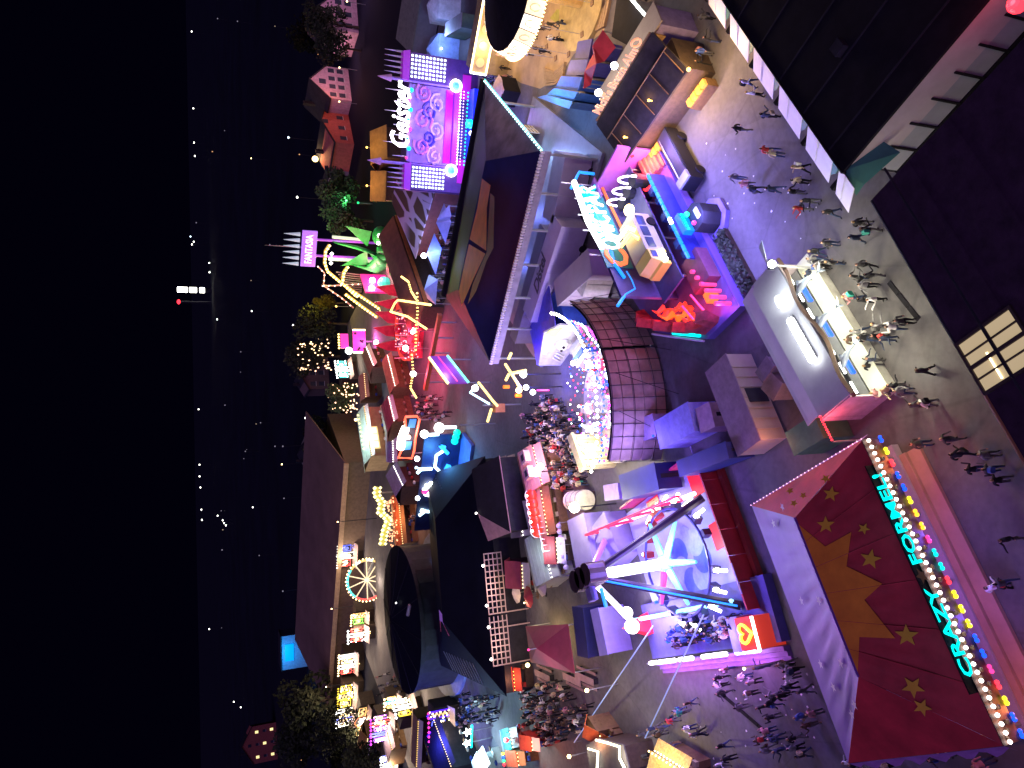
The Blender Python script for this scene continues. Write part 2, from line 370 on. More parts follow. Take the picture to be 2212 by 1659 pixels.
# dolphin and fish figures on the canopy
seam = pm('grey_blue_figure', (.24, .30, .42), .35, .2, 2)
def finfish(x, y, z, s, rz, name):
    m = MB(); P = [Vector((t * 1.9 * s, 0, .35 * s * math.sin(t * 3.0))) for t in (0, .18, .4, .62, .82, 1.)]; rr = (.05, .24, .32, .24, .12, .05)
    vs = []; fs = []
    for p, r in zip(P, rr): vs += [(p.x, r * s * .7 * math.cos(a), p.z + r * s * math.sin(a)) for a in [k * math.pi / 4 for k in range(8)]]
    for i in range(5): fs += [(i * 8 + k, i * 8 + (k + 1) % 8, i * 8 + 8 + (k + 1) % 8, i * 8 + 8 + k) for k in range(8)]
    fs += [tuple(range(8)), tuple(range(40, 48))]
    m.add(vs, fs); e = P[-1]
    m.add([(e.x - .1, 0, e.z), (e.x + .5 * s, .42 * s, e.z + .1), (e.x + .3 * s, 0, e.z + .05), (e.x + .5 * s, -.42 * s, e.z + .1), (e.x, 0, e.z - .07)], [(0, 1, 2), (0, 2, 3), (4, 2, 1), (4, 3, 2), (0, 4, 1), (0, 3, 4)])
    d = P[2]; m.add([(d.x - .2 * s, .02, d.z + .25 * s), (d.x + .25 * s, .02, d.z + .2 * s), (d.x + .25 * s, 0, d.z + .75 * s), (d.x - .2 * s, -.02, d.z + .25 * s), (d.x + .25 * s, -.02, d.z + .2 * s)], [(0, 1, 2), (4, 3, 2), (0, 2, 3), (1, 4, 2)])
    o = m.build(name, seam, fish, smooth=True); o.location = (x, y, z); o.rotation_euler = (0, .15, rz); return o
finfish(4.5, -2.4, 2.9, .95, R_(-80), 'fish_tail_figure'); finfish(7.4, -2.3, 2.7, 1.0, R_(-85), 'dolphin_figure'); finfish(1.7, -2.4, 2.6, .8, R_(-60), 'fish_figure')
# mast lamp at the end of the booth
lp = Fr(fr.W(8.9, -3.2), ang=0)
ml = thing('floodlight_mast', 'white-hot floodlight on a short mast beside the fish booth', 'lamp', lp)
MB().tube([(0, 0, 0), (0, 0, 4.6)], .07, 8).box(-.3, .3, -.06, .06, 4.5, 4.62).build('mast', steel, ml)
MB().box(-.3, .3, -.3, -.08, 4.55, 4.95).build('lamp_housing', dark, ml); MB().ball((0, -.36, 4.85), .25, 10, 8).build('lamp_face', E_hot, ml)
MB().slab([(-.2, .3, 4.5), (1.5, .1, 5.2), (1.2, .7, 4.9)], .05).build('reflector_wing', seam, ml)
light((0, -.9, 5.1), (.86, .95, 1), 80, ml, .3)
# ================================================================== big dark-red ride roof with the star (bottom right)
A = at((2170, 1611), 5.0); B = at((1863, 950), 5.0); fr = Fr(A, B); L_ = fr.w
crazy = thing('funhouse_ride', 'ride under dark red hipped roof with orange star and cyan letters', 'ride', fr)
DP = 9.6; ZE, ZR = 5.0, 7.0
r2 = fr.zz((1851, 1463), ZR); r1 = fr.zz((1720, 1117), ZR); yr = (r1[1] + r2[1]) / 2
xa, xb = r2[0], r1[0]
maroon = pm('maroon_canvas', (.5, .03, .05), .6, .35, .5, bump=.3, detail=8.)
mauve = pm('violet_lit_canvas', (.20, .045, .40), .6, .15, .5, bump=.25)  # violet lamplight on the far slope is put into the canvas colour
def cloth(a, b, c, d, mat, name, nu=40, nv=16, sag=.10):          # sagging, wrinkled canvas between four corners
    vs = []; fs = []; r = random.Random(len(name))
    for j in range(nv + 1):
        for i in range(nu + 1):
            u, v = i / nu, j / nv; p = lerp(lerp(a, b, u), lerp(d, c, u), v)
            e = 4 * v * (1 - v); z = -sag * e * (.5 + .5 * math.sin(u * 31.4) ** 2) - .03 * e * math.sin(u * 90 + v * 9) - .03 * e * r.random()
            vs.append((p[0], p[1], p[2] + z))
    for j in range(nv):
        for i in range(nu): k = j * (nu + 1) + i; fs.append((k, k + 1, k + nu + 2, k + nu + 1))
    return MB().add(vs, fs).build(name, mat, crazy, smooth=True)
cloth((0, 0, ZE), (L_, 0, ZE), (xb, yr, ZR), (xa, yr, ZR), maroon, 'near_slope', sag=.05)
cloth((L_, DP, ZE), (0, DP, ZE), (xa, yr, ZR), (xb, yr, ZR), mauve, 'far_slope', sag=.16)
for k in range(1, 6):
    u = k / 6; p = lerp((0, 0, ZE), (L_, 0, ZE), u); q_ = lerp((xa, yr, ZR), (xb, yr, ZR), u); MB().tube([(p[0], p[1], p[2] + .0), (q_[0], q_[1], q_[2] + .0)], .025, 5).build('canvas_seam', maroon, crazy)
MB().tube([(xa, yr, ZR), (xb, yr, ZR)], .07, 6).build('ridge_pole', mauve, crazy)
MB().add([(0, DP, ZE), (0, 0, ZE), (xa, yr, ZR)], [(0, 1, 2)]).build('hip_slope', maroon, crazy)
MB().add([(L_, 0, ZE), (L_, DP, ZE), (xb, yr, ZR)], [(0, 1, 2)]).build('hip_slope', maroon, crazy)
# a crumpled lilac skirt along the roof edge
lilac = pm('lilac_skirt', (.36, .16, .5), .6, .2, 1.5, bump=.4)
mb = MB(); N_ = 24
for k in range(N_):
    y0, y1 = DP * k / N_, DP * (k + 1) / N_; o0 = .16 * math.sin(k * 1.7); o1 = .16 * math.sin((k + 1) * 1.7)
    mb.add([(-.02, y0, ZE), (-.02, y1, ZE), (-.35 + o1, y1, ZE - .7), (-.35 + o0, y0, ZE - .7)], [(0, 1, 2, 3)])
mb.build('edge_skirt', lilac, crazy)
mb = MB()
for k in range(N_):
    y0, y1 = DP * k / N_, DP * (k + 1) / N_
    mb.add([(L_ + .02, y0, ZE), (L_ + .02, y1, ZE), (L_ + .3, y1, ZE - .6), (L_ + .3, y0, ZE - .6)], [(0, 1, 2, 3)])
mb.build('edge_skirt', lilac, crazy)
bulbs([(L_ + .05, 0, ZE + .05), (L_ + .05, DP, ZE + .05)], .32, .05, pe('rim_dots', (1, .6, .75), 2), crazy)
# stars on the slopes
gold = pm('gold_print', (.8, .42, .03), .6, .1, 1)
orange = pm('orange_print', (.95, .26, .02), .65, .25, .7)
kz = (ZR - ZE) / yr; kf = (ZR - ZE) / (DP - yr)
def near(x, y, d=.02): return (x, y, ZE + kz * y + d)
def nearq(q):
    d = ray(q); n_ = fr.ey * kz * -1 + Vector((0, 0, 1)); p0 = fr.W(0, 0, ZE); t = (p0 - CAMP).dot(n_) / d.dot(n_); l = fr.L(CAMP + d * t); return (l[0], l[1])
big = [Z(3, 4, 490, 690), Z(3, 4, 510, 300), Z(3, 4, 880, 315), Z(3, 3, 560, 1659), Z(3, 3, 745, 1490), Z(3, 3, 375, 1310), Z(3, 3, 425, 955), Z(3, 3, 155, 1105), Z(2, 3, 1650, 860)]
pts = [nearq(a) for a in big]
pts[0] = (pts[0][0], yr - .02); pts[-1] = (pts[-1][0], yr - .02)
MB().poly([near(*p) for p in pts]).build('big_star', orange, crazy)
for i, (c_, r_, x_, y_, s) in enumerate(((3, 3, 215, 560, .42), (3, 3, 160, 880, .46), (3, 3, 160, 400, .26), (3, 3, 555, 920, .3), (3, 3, 625, 1235, .5), (3, 4, 1000, 285, .52), (3, 4, 1065, 820, .5), (3, 4, 1160, 1030, .4), (2, 3, 1695, 575, .2), (2, 3, 1415, 585, .22), (2, 3, 1600, 655, .22))):
    c0 = nearq(Z(c_, r_, x_, y_)); 
    if c0[1] > yr: c0 = (c0[0], yr - .3)
    MB().poly([near(c0[0] + a, c0[1] + b, .025) for a, b in star_pts(s, s * .42, 5, rnd.uniform(0, 6))]).build('star', gold, crazy)
pale = pm('pale_star_print', (.5, .3, .5), .6)
for i in range(9):
    x = rnd.uniform(1.2, L_ - 1.2); y = rnd.uniform(yr + .8, DP - .6)
    MB().poly([(x + a, y + b, ZE + kf * (DP - y - b) + .02) for a, b in star_pts(.28, .12, 5, rnd.uniform(0, 6))]).build('star', pale, crazy)
# fascia with lamps and letters on the near side
fas = pm('carved_fascia', (.20, .13, .10), .5, .6, 2.2, bump=.6)
MB().add([(0, -.05, ZE + .1), (L_, -.05, ZE + .1), (L_, .02, ZE - 1.2), (0, .02, ZE - 1.2), (0, 0.1, ZE), (L_, .1, ZE), (L_, .15, ZE - 1.2), (0, .15, ZE - 1.2)], [(0, 1, 2, 3), (4, 7, 6, 5), (0, 4, 5, 1), (3, 2, 6, 7), (0, 3, 7, 4), (1, 5, 6, 2)]).build('fascia', fas, crazy)
orn = MB()
for k in range(46):
    x = .2 + k * (L_ - .4) / 45; t = .3 + .45 * ((k * 7) % 5) / 5
    orn.ball((x, -.08, ZE + .1 - 1.25 * t), .13, 6, 4, .6)
orn.build('carving', pm('gilt_carving', (.30, .20, .12), .4, .4, 3), crazy, 'stuff')
tx = lambda xx_, yy_, zz_: Matrix.Translation((xx_, yy_, zz_)) @ Matrix.Rotation(R_(52), 4, 'X')
text('CRAZY', .66, tx(4.85, -.16, ZE + .3), E_cyan, crazy, 'lettering', .05, width=4.0)
text('FORMEL!', .66, tx(10.35, -.16, ZE + .3), E_cyan, crazy, 'lettering', .05, width=4.6)
MB().box(2.2, 13.2, .0, .06, ZE, ZE + .62).build('letter_board', black, crazy)
light((4.3, -.6, ZE + 1.3), (0, .95, .85), 3, crazy, .5); light((10, -.6, ZE + 1.3), (0, .95, .85), 3, crazy, .5)
MB().poly([(7.45 + a, -.22, ZE + .5 + b) for a, b in star_pts(.4, .18)]).build('centre_star', pm('dull_gold', (.42, .3, .06), .5), crazy)
m = MB()
for p in along([(.1, -.16, ZE - .22), (L_ - .1, -.16, ZE - .22)], .36): m.ball(p, .105, 6, 5, 1.)
m.build('bulb_string', pe('bulb_creamy', (1, .86, .82), 5), crazy, 'stuff')
cols = [E_blue, E_yel, E_red, E_blue, E_blue, E_yel, pe('led_amber', (1, .45, .02), 2.6), MATS['led_amber'], E_pink, E_cyan, E_cyan, E_red, E_yel, E_yel, E_yel, E_blue, E_blue, E_pink, E_red, E_yel, E_blue, E_blue]
for k, mm in enumerate(reversed(cols)):
    x = .15 + k * (L_ - .3) / (len(cols) - 1)
    m = MB(); m.ball((x, -.08, ZE - 1.22), .12, 8, 5, .8); m.ball((x + .2, -.08, ZE - 1.22), .11, 8, 5, .8)
    m.build('coloured_lamp', mm, crazy)
E_m = [(1, .25, .1), (.25, .12, 1), (.25, .12, 1), (1, .25, .1)]
for k, cc in enumerate(E_m):
    light((1.2 + k * (L_ - 2.4) / 3, -.5, ZE - 2.0), cc, 60, crazy, .4)
light((L_ / 2, 3, ZE - 1), (.6, .2, .9), 60, crazy, .6)
# platform, floor strip, steps
MB().box(-.3, L_ + .4, 2.0, DP, .02, .55).build('platform', pm('ride_floor', (.42, .36, .44), .5, .12, 1.2), crazy)
salm = pm('salmon_board', (.45, .26, .20), .6, .2, .5)
MB().box(-.1, L_ - .3, 1.55, 1.98, .02, .42).build('step', salm, crazy)
MB().box(-.1, L_ - .3, .7, 1.5, .02, .26).build('step', salm, crazy)
for x in (.3, L_ * .25, L_ * .5, L_ * .75, L_ - .3): MB().cyl((x, 2.3), .1, .55, ZE - .05, 8).build('post', steel, crazy)
MB().box(0, L_, DP - .15, DP, .55, ZE - .3).build('back_wall', dark, crazy)

# red LED tube, cream ornaments beside it
q = fr.L(at(Z(2, 2, 1870, 1280), 4.2)); q2 = fr.L(at(Z(2, 2, 2000, 1540), 4.2))
lt = thing('red_light_tube', 'short red rope light on a frame beside the star roof', 'light', Fr(at(Z(2, 2, 1935, 1410), 0), ang=SA))
f0 = Fr(lt.location, ang=SA); a0 = f0.L(at(Z(2, 2, 1870, 1280), 3.6)); b0 = f0.L(at(Z(2, 2, 2000, 1540), 3.6))
MB().tube([a0, b0], .04, 6).build('rail', steel, lt); bulbs([a0, b0], .17, .1, E_red, lt)
MB().tube([a0, (a0[0], a0[1], 0)], .05, 6).build('post', steel, lt); MB().tube([b0, (b0[0], b0[1], 0)], .05, 6).build('post', steel, lt)
light((a0[0] * .5 + b0[0] * .5, a0[1] * .5 + b0[1] * .5 - .2, 3.2), (1, .1, .1), 40, lt)
# ================================================================== neon truck ride
A = at((1599, 661), .8); B = at((1425, 325), .8); fr = Fr(A, B)
neon = thing('walkthrough_ride', 'neon-lit funhouse with a yellow truck on its front and blue floor', 'ride', fr)
vio = pm('violet_floor', (.14, .12, .34), .45, .2, 1.2)
MB().prism([(0, 0), (17.2, 0), (17.8, 9), (10, 10.5), (5, 9.4), (.4, 4.4)], .02, .8).build('platform', vio, neon)
MB().prism([(-.08, -.1), (17.3, -.1), (17.3, -.02), (-.02, -.02)], .3, .95).build('edge_trim', pe('trim_violet', (.25, .12, 1), .45), neon)
MB().tube([(.3, 4.5, 1.0), (5, 9.6, 1.0)], .1, 6).build('edge_rail', white, neon)
MB().tube([(.9, 4.6, 1.05), (3.2, 7.2, 1.05)], .14, 6).build('edge_light', E_cyan, neon)
YW = 5.2
wallm = pm('indigo_wall', (.08, .07, .22), .6, .3, 1)
MB().box(5.2, 17.4, YW, YW + .25, .8, 6.2).build('back_wall', wallm, neon)
MB().box(4.6, 17.2, 2.2, YW, 2.35, 2.5).build('upper_floor', wallm, neon)
for x in (5.0, 9, 13, 17): MB().cyl((x, 2.35), .09, .8, 2.35, 8).build('post', steel, neon)
# sign
board = pm('teal_board', (.02, .25, .32), .5, .2, 2)
x0, z0 = fr.yy(Z(1, 1, 1880, 1290), YW - .1); x1, z1 = fr.yy(Z(1, 1, 1330, 410), YW - .1)
MB().box(x0 + .3, x1 - .2, YW - .12, YW, 4.0, 6.5).build('sign_board', board, neon)
text('C', 2.9, front(x0 + 1.3, YW - .2, 5.1), pe('letter_red', (1, .16, .06), 1.6), neon, 'letter', .06)
text('OMIC', 2.7, front(x0 + 4.2, YW - .2, 5.2), pe('letter_white', (.9, .98, 1), 2.4), neon, 'lettering', .06, width=3.9)
text('PAR', 2.5, front(x0 + 8.05, YW - .2, 5.2), MATS['letter_white'], neon, 'lettering', .06, width=3.4)
text('K', 2.6, front(x1 - .7, YW - .2, 5.2), pe('letter_teal', (.0, .75, .9), 1.3), neon, 'letter', .06)
MB().tube([(x0 + 2.2, YW - .3, 6.35), (x0 + 5.2, YW - .3, 6.7), (x0 + 10, YW - .3, 6.45)], .22, 8).build('tube_light', E_hot, neon)
light((x0 + 5.5, YW - 1.6, 5.6), (.85, .97, 1), 110, neon, .8)
zb = 6.75
pth = wpath(fr, [Z(1, 1, 1330, 410), Z(1, 1, 1430, 610), Z(1, 1, 1520, 830), Z(1, 1, 1560, 935), Z(1, 1, 1530, 985), Z(1, 1, 1575, 1065), Z(1, 1, 1640, 1095), Z(1, 1, 1660, 1200), Z(1, 1, 1720, 1280), Z(1, 1, 1775, 1360)], YW - .15)
MB().tube(pth, .14, 6).build('neon_outline', E_sky, neon)
for qs in ([Z(1, 1, 1222, 430), Z(1, 1, 1280, 312), Z(1, 1, 1305, 265), Z(1, 1, 1460, 282)], [Z(1, 1, 1790, 1300), Z(1, 1, 1840, 1380), Z(1, 1, 1880, 1480), Z(1, 1, 1780, 1540), Z(1, 1, 1705, 1650)]):
    MB().tube(wpath(fr, qs, YW + .1), .14, 6).build('neon_outline', E_sky, neon)
MB().tube(wpath(fr, [Z(1, 1, 1545, 425), Z(1, 1, 1620, 590), Z(1, 1, 1700, 750), Z(1, 1, 1800, 960), Z(1, 1, 1895, 1190)], YW - .3), .13, 6).build('sign_pipe', pe('pipe_orange', (1, .22, .06), .8), neon)
for q0, q1 in ((Z(1, 1, 1120, 370), Z(1, 1, 1210, 385)), (Z(1, 1, 1255, 535), Z(1, 1, 1385, 550)), (Z(1, 1, 1290, 705), Z(1, 1, 1450, 715)), (Z(1, 1, 1340, 865), Z(1, 1, 1530, 880)), (Z(1, 1, 1410, 1118), Z(1, 1, 1620, 1125))):
    a = fr.yy(q0, YW + .3); b = fr.yy(q1, YW + .3); MB().tube([(a[0], YW + .3, a[1]), ((a[0] + b[0]) / 2, YW + .3, 3)], .06, 6).build('flag_pole', white, neon)
# truck on the upper floor
tr = MB(); tx0, tx1 = 6.3, 11.6; ty0, ty1 = 2.35, 4.3; tz = 2.75
tr.box(tx0 + 1.3, tx1, ty0, ty1, tz, tz + 1.75).build('truck_body', pm('olive_grey', (.42, .40, .30), .4, .15, 1), neon)
cab = MB().vprism([(tx0 - .15, tz), (tx0 + 1.3, tz), (tx0 + 1.3, tz + 1.7), (tx0 + .35, tz + 1.65), (tx0 + .05, tz + .9), (tx0 - .15, tz + .8)], ty0 - .05, ty1 + .05).build('truck_cab', pe('cab_yellow', (1, .82, .22), .07, False, (.7, .52, .1)), neon)
for k in range(3): MB().ball((tx0 + .25 + k * .42, ty0 - .1, tz + .45), .2, 10, 8).build('truck_lamp', E_white, neon)
MB().box(tx0 + .5, tx0 + 1.15, ty0 - .08, ty0 - .04, tz + 1.0, tz + 1.5).build('truck_window', pm('dark_glass', (.05, .06, .09), .2), neon)
for k in range(3): MB().box(tx0 + 1.6 + k * 1.2, tx0 + 2.6 + k * 1.2, ty0 - .05, ty0 - .01, tz + .7, tz + 1.4).build('truck_window', MATS['dark_glass'], neon)
for x in (tx0 + .6, tx1 - .9):
    m = MB(); n = 14; m.vprism([(x + .42 * math.cos(2 * math.pi * k / n), tz + .1 + .42 * math.sin(2 * math.pi * k / n)) for k in range(n)], ty0 - .12, ty0 + .1); m.build('truck_wheel', black, neon)
MB().tube([(tx0 + 2.6, ty0 + .2, tz + 1.85), (tx0 + 3.3, ty0 + .4, tz + 2.2), (tx0 + 3.4, ty1, tz + 2.3)], .16, 8).build('exhaust_pipe', E_gold, neon)
MB().tube([(tx0 + 3.5, ty0 + .2, tz + 1.85), (tx0 + 4.0, ty0 + .4, tz + 2.25), (tx0 + 4.1, ty1, tz + 2.3)], .16, 8).build('exhaust_pipe', E_warm, neon)
MB().ball((tx1 + .5, ty0 + .2, tz + 1.5), .5, 10, 8, .8).build('spotlight_globe', E_warm, neon)
light((tx1 + .6, ty0 - .4, tz + 1.9), (1, .9, .6), 50, neon, .4); light((tx0 - .4, ty0 - 1, tz + .9), (1, .9, .5), 12, neon, .3)
# blue floor area with dashed LED edge
MB().box(5.6, 14.6, .9, 2.5, .8, .84).build('light_floor', pe('floor_blue', (.02, .03, 1), .8, True), neon)
for k in range(13):
    x = 5.4 + k * .72
    MB().box(x, x + .6, 2.5 - 1.75, 2.7 - 1.75, 2.3, 2.5).build('led_dash', E_sky if k != 5 else E_hot, neon)
MB().box(5.3, 14.7, .78, .92, .84, 2.3).build('front_panel', pm('blue_slats', (.03, .04, .3), .5, .3, 2), neon)
for k in range(9): MB().box(5.6 + k, 6.2 + k, 1.2, 2.2, .85, 1.25 + .3 * (k % 3)).build('floor_block', blue, neon)
light((8.5, .4, 2.2), (.05, .04, 1), 90, neon, .5); light((12.5, .4, 2.2), (.05, .04, 1), 90, neon, .5)
# lavender hoops of the rolling barrel
for k in range(3):
    cx_ = 15.0; y = 4.2 - k * 1.15
    MB().tube([(cx_ + .25 * math.cos(a) + k * .1, y + .62 * math.cos(a) + .1, 3.1 + 1.25 * math.sin(a)) for a in [math.pi * j / 10 for j in range(11)]], .1, 6).build('barrel_hoop', E_lav, neon)
    MB().cyl((cx_ + k * .1, y + .1), .6, .8, 3.1, 14).build('barrel', dark, neon)
MB().ball((15.1, 2.2, 1.6), .6, 12, 8, .5).build('red_bowl', E_red, neon); light((15.2, 1.2, 2.2), (1, .05, .1), 160, neon, .3)
# purple end wall, red dome lamp and red steps at the right end
purp = pm('purple_wall', (.35, .10, .5), .6, .2, .9)
MB().box(17.4, 17.6, .5, 7.5, .8, 4.4).build('end_wall', purp, neon)
MB().slab([(16.2, 4.6, 4.4), (18.4, 4.6, 4.4), (18.6, 7.8, 4.0), (16.2, 7.6, 4.0)], .1).build('end_roof', purp, neon)
MB().ball((18.1, 1.3, 2.6), .75, 14, 8, .9).build('dome_lamp', pe('dome_red', (1, .02, .03), 1.6, True), neon)
MB().cyl((18.1, 1.3), .55, .02, 2.1, 12).build('dome_pillar', red, neon)
light((18.0, .2, 3.0), (1, .04, .12), 90, neon, .4); light((17.2, 5.5, 3.2), (.45, .04, 1), 140, neon, .5)
for k in range(5): MB().box(15.2, 17.2, .05 + k * .36, .36 + k * .36, .8, 1.0 + k * .22).build('stair_tread', pm('coral_tread', (.5, .12, .12), .5), neon)
# red cave with flame shapes at the left end
rock = pm('red_rock', (.34, .05, .05), .7, .5, 1.4, bump=1.)
mb = MB(); ring = [(.3, 2.6), (.5, 4.3), (2.6, 6.9), (4.9, 9.2), (6.2, 9.6)]
for i, (a, b) in enumerate(zip(ring, ring[1:])):
    for k in range(4):
        p = lerp(a, b, k / 4); q2 = lerp(a, b, (k + 1) / 4); h0 = 2.0 + .7 * math.sin(i * 3 + k * 2.1); h1 = 2.0 + .7 * math.sin(i * 3 + (k + 1) * 2.1)
        mb.add([(p[0] + .5, p[1] - .4, .8), (q2[0] + .5, q2[1] - .4, .8), (q2[0] + 1.0, q2[1] - .6, h1), (p[0] + 1.0, p[1] - .6, h0), (p[0] + .25, p[1], .8), (q2[0] + .25, q2[1], .8), (q2[0] + .5, q2[1], h1), (p[0] + .5, p[1], h0)], [(0, 1, 2, 3), (5, 4, 7, 6), (3, 2, 6, 7), (0, 3, 7, 4), (1, 5, 6, 2)])
mb.build('rock_wall', rock, neon)
fl = pe('flame_red', (1, .05, .02), 1.1, False, (.5, .05, .02)); fo = pe('flame_orange', (1, .17, .02), 1.2, False, (.6, .1, .02))
for k in range(9):
    x, y = 1.4 + .45 * k + rnd.uniform(-.3, .3), 3.2 + .55 * k * .8 + rnd.uniform(-.6, .6)
    h = rnd.uniform(1., 2.); m = MB()
    m.tube([(x, y, .8), (x + .25, y - .2, .8 + h * .4), (x - .1, y + .05, .8 + h * .75), (x + .2, y + .1, .8 + h)], .42, 6, r2=.03); m.build('flame', fo if k % 3 == 0 else fl, neon)
for k in range(6): MB().cyl((.8 + k * .75, .7 + .15 * k), .16, .8, 2.2, 8).build('pillar', pe('pillar_pink', (1, .08, .3), 1.), neon)
for y in (2.2, 3.5): MB().tube([(1.2, y, 1.9), (3.4, y + .6, 1.9)], .09, 6).build('tube_light', E_pink, neon)
MB().box(1.9, 2.7, 1.3, 2.0, .8, 1.6).build('orange_crate', pe('crate_orange', (1, .3, .05), .8), neon)
for k in range(4): light((2.5 + 4 * k, -2.6, 3.0), (.30, .24, 1), 480, neon, .4)
light((2.2, 2.8, 2.6), (1, .03, .06), 120, neon, .5); light((4.5, 6.6, 2.2), (1, .04, .05), 60, neon, .5); light((.6, .8, 1.8), (.35, .1, 1), 60, neon, .3)
MB().box(3.1, 6, .3, 2.4, .8, 1.9).build('ramp_block', pm('plum_panel', (.2, .06, .12), .6), neon)
# octagonal ticket kiosk in front
tk = Fr(fr.W(7.7, -1.1), ang=fr.ang)
kio = thing('ticket_kiosk', 'small octagonal blue ticket kiosk in front of the neon funhouse', 'kiosk', tk)
o8 = lambda r, a0=.39: [(r * math.cos(a0 + k * math.pi / 4), r * math.sin(a0 + k * math.pi / 4)) for k in range(8)]
MB().prism(o8(1.65), .02, .4).build('base', pm('violet_panel', (.2, .16, .5), .5), kio); MB().prism(o8(1.15), .4, 2.1).build('cabin', dark, kio)
MB().box(-.9, .9, .5, 1.0, 2.1, 2.9).build('sign_box', pe('kiosk_blue', (.0, .2, 1), .9, True), kio)
for k in range(6): MB().box(-.85 + k * .3, -.7 + k * .3, .42, .5, 2.55, 2.7).build('led_dot', E_cyan, kio)
MB().box(-.5, .4, -.7, -.3, 2.1, 2.2).build('roof_unit', pm('cream_unit', (.55, .5, .4), .5), kio)
MB().ball((.6, .3, 2.3), .22, 8, 6).build('green_lamp', E_green, kio); MB().ball((-.5, .1, 2.25), .18, 8, 6).build('pink_lamp', E_pink, kio)
light((0, -.2, 3.0), (.1, .3, 1), 60, kio, .3)
# black barrier box right of it and a dark planter hedge in front
bq = Fr(fr.W(11.2, -1.6), ang=fr.ang)
bb = thing('generator_trailer', 'long black low trailer parked at the neon ride front', 'trailer', bq)
MB().box(-.3, 5.6, -.7, .7, .45, 1.6).build('body', black, bb); MB().box(-.2, 5.5, -.6, .6, 1.6, 1.68).build('lid', pm('dark_blue_lid', (.03, .035, .07), .5, .3, 1), bb)
MB().tube([(0, .4, 1.72), (5.2, .4, 1.72)], .04, 5).build('rail', steel, bb); MB().box(-.25, .5, -.72, .72, 1.7, 1.9).build('vent', steel, bb)
for x in (.6, 4.6):
    n = 12; MB().vprism([(x + .42 * math.cos(2 * math.pi * k / n), .43 + .42 * math.sin(2 * math.pi * k / n)) for k in range(n)], -.85, -.71).build('wheel', black, bb)
hd = Fr(fr.W(.2, -1.25), ang=fr.ang)
leafd = pm('dark_leaf', (.035, .05, .03), .8, .4, 4)
hg = thing('low_hedge', 'low dark hedge in a trough along the neon ride edge', 'hedge', hd)
MB().box(0, 5.9, -.4, .4, .02, .45).build('trough', darkwood, hg)
mb = MB()
for k in range(500):
    p = Vector((rnd.uniform(0, 5.9), rnd.uniform(-.5, .5), rnd.uniform(.4, 1.0))); a = Vector((rnd.gauss(0, 1), rnd.gauss(0, 1), rnd.gauss(0, 1))).normalized() * .16; b = a.orthogonal().normalized() * .1
    mb.add([p - a, p + b, p + a, p - b], [(0, 1, 2, 3)])
mb.build('foliage', leafd, hg, 'stuff')

# ================================================================== timber snack hall with orange sign letters
A = at(Z(1, 0, 1560, 1200), 4.6); B = at(Z(1, 0, 1890, 660), 4.6); f0 = Fr(A, B)
fr = Fr(f0.W(-.5, 0), ang=f0.ang); LL = 8.8
alm = thing('timber_hall', 'dark timber snack hall with orange roof letters and two floodlights', 'building', fr)
# sign faces the far-left side; near side is the dark roof with rafters
MB().box(0, LL, -3.1, 0, 0, 3.0).build('wall', darkwood, alm)
MB().slab([(-.4, -.1, 4.9), (LL + .2, -.1, 4.9), (LL + .4, -3.8, 3.05), (-.8, -3.8, 3.05)], .15).build('roof', pm('dark_felt', (.028, .024, .03), .8, .35, 1.2), alm)
MB().tube([(-.5, -1.6, 4.2), (LL + .3, -1.6, 4.2)], .05, 6).build('purlin', wood, alm)
for k in range(5): 
    x = .3 + k * (LL - .4) / 4; MB().tube([(x, -1.6, 4.22), (x + .1, -3.7, 3.18)], .04, 5).build('rafter', wood, alm)
for x in (1.2, 5.2):
    MB().tube([(x, -2.9, 3.5), (x, -2.9, 3.75)], .05, 5).ball((x, -2.9, 3.8), .11, 8, 6).build('eave_lamp', E_gold, alm); light((x, -2.8, 4.1), (1, .55, .15), 12, alm, .2)
MB().box(-.2, LL, 0, .12, 3.5, 5.0).build('sign_wall', wood, alm)
em = pe('sign_salmon', (1, .42, .22), .75)
M_ = Matrix.Translation((3.9, .05, 5.35)) @ Matrix.Rotation(R_(68), 4, 'X')
text("Michl's Brezn Alm", 1.0, M_, em, alm, 'lettering', .05, width=6.6)
MB().tube([(7.75 + .36 * math.cos(a), .05, 5.55 + .36 * math.sin(a)) for a in [2 * math.pi * k / 14 for k in range(14)]], .1, 6, closed=True).build('pretzel_sign', em, alm)
MB().slab([(-.2, 1.2, 3.9), (LL + .5, 1.0, 3.9), (LL + .2, 3.6, 3.6), (-.4, 3.9, 3.6)], .12).build('side_roof', pm('taupe_roof', (.34, .28, .26), .7, .15, .5), alm)
MB().box(-.2, LL, 1.3, 3.5, 0, 3.5).build('side_store', pm('lilac_store', (.25, .2, .42), .7), alm)
for k, x in enumerate((1.9, 4.7)):
    MB().tube([(x, .15, 4.9), (x, .6, 5.4), (x, .9, 5.5)], .05, 6).build('lamp_arm', steel, alm); MB().ball((x, 1.0, 5.55), .3, 10, 8).build('floodlight', E_white, alm)
    light((x, 1.1, 6.1), (1, .95, .75), 110, alm, .3)
for x in (.6, 3.3, 6.2): MB().tube([(x, .1, 3.6), (x - .1, .75, 5.0)], .05, 5).build('brace', wood, alm)
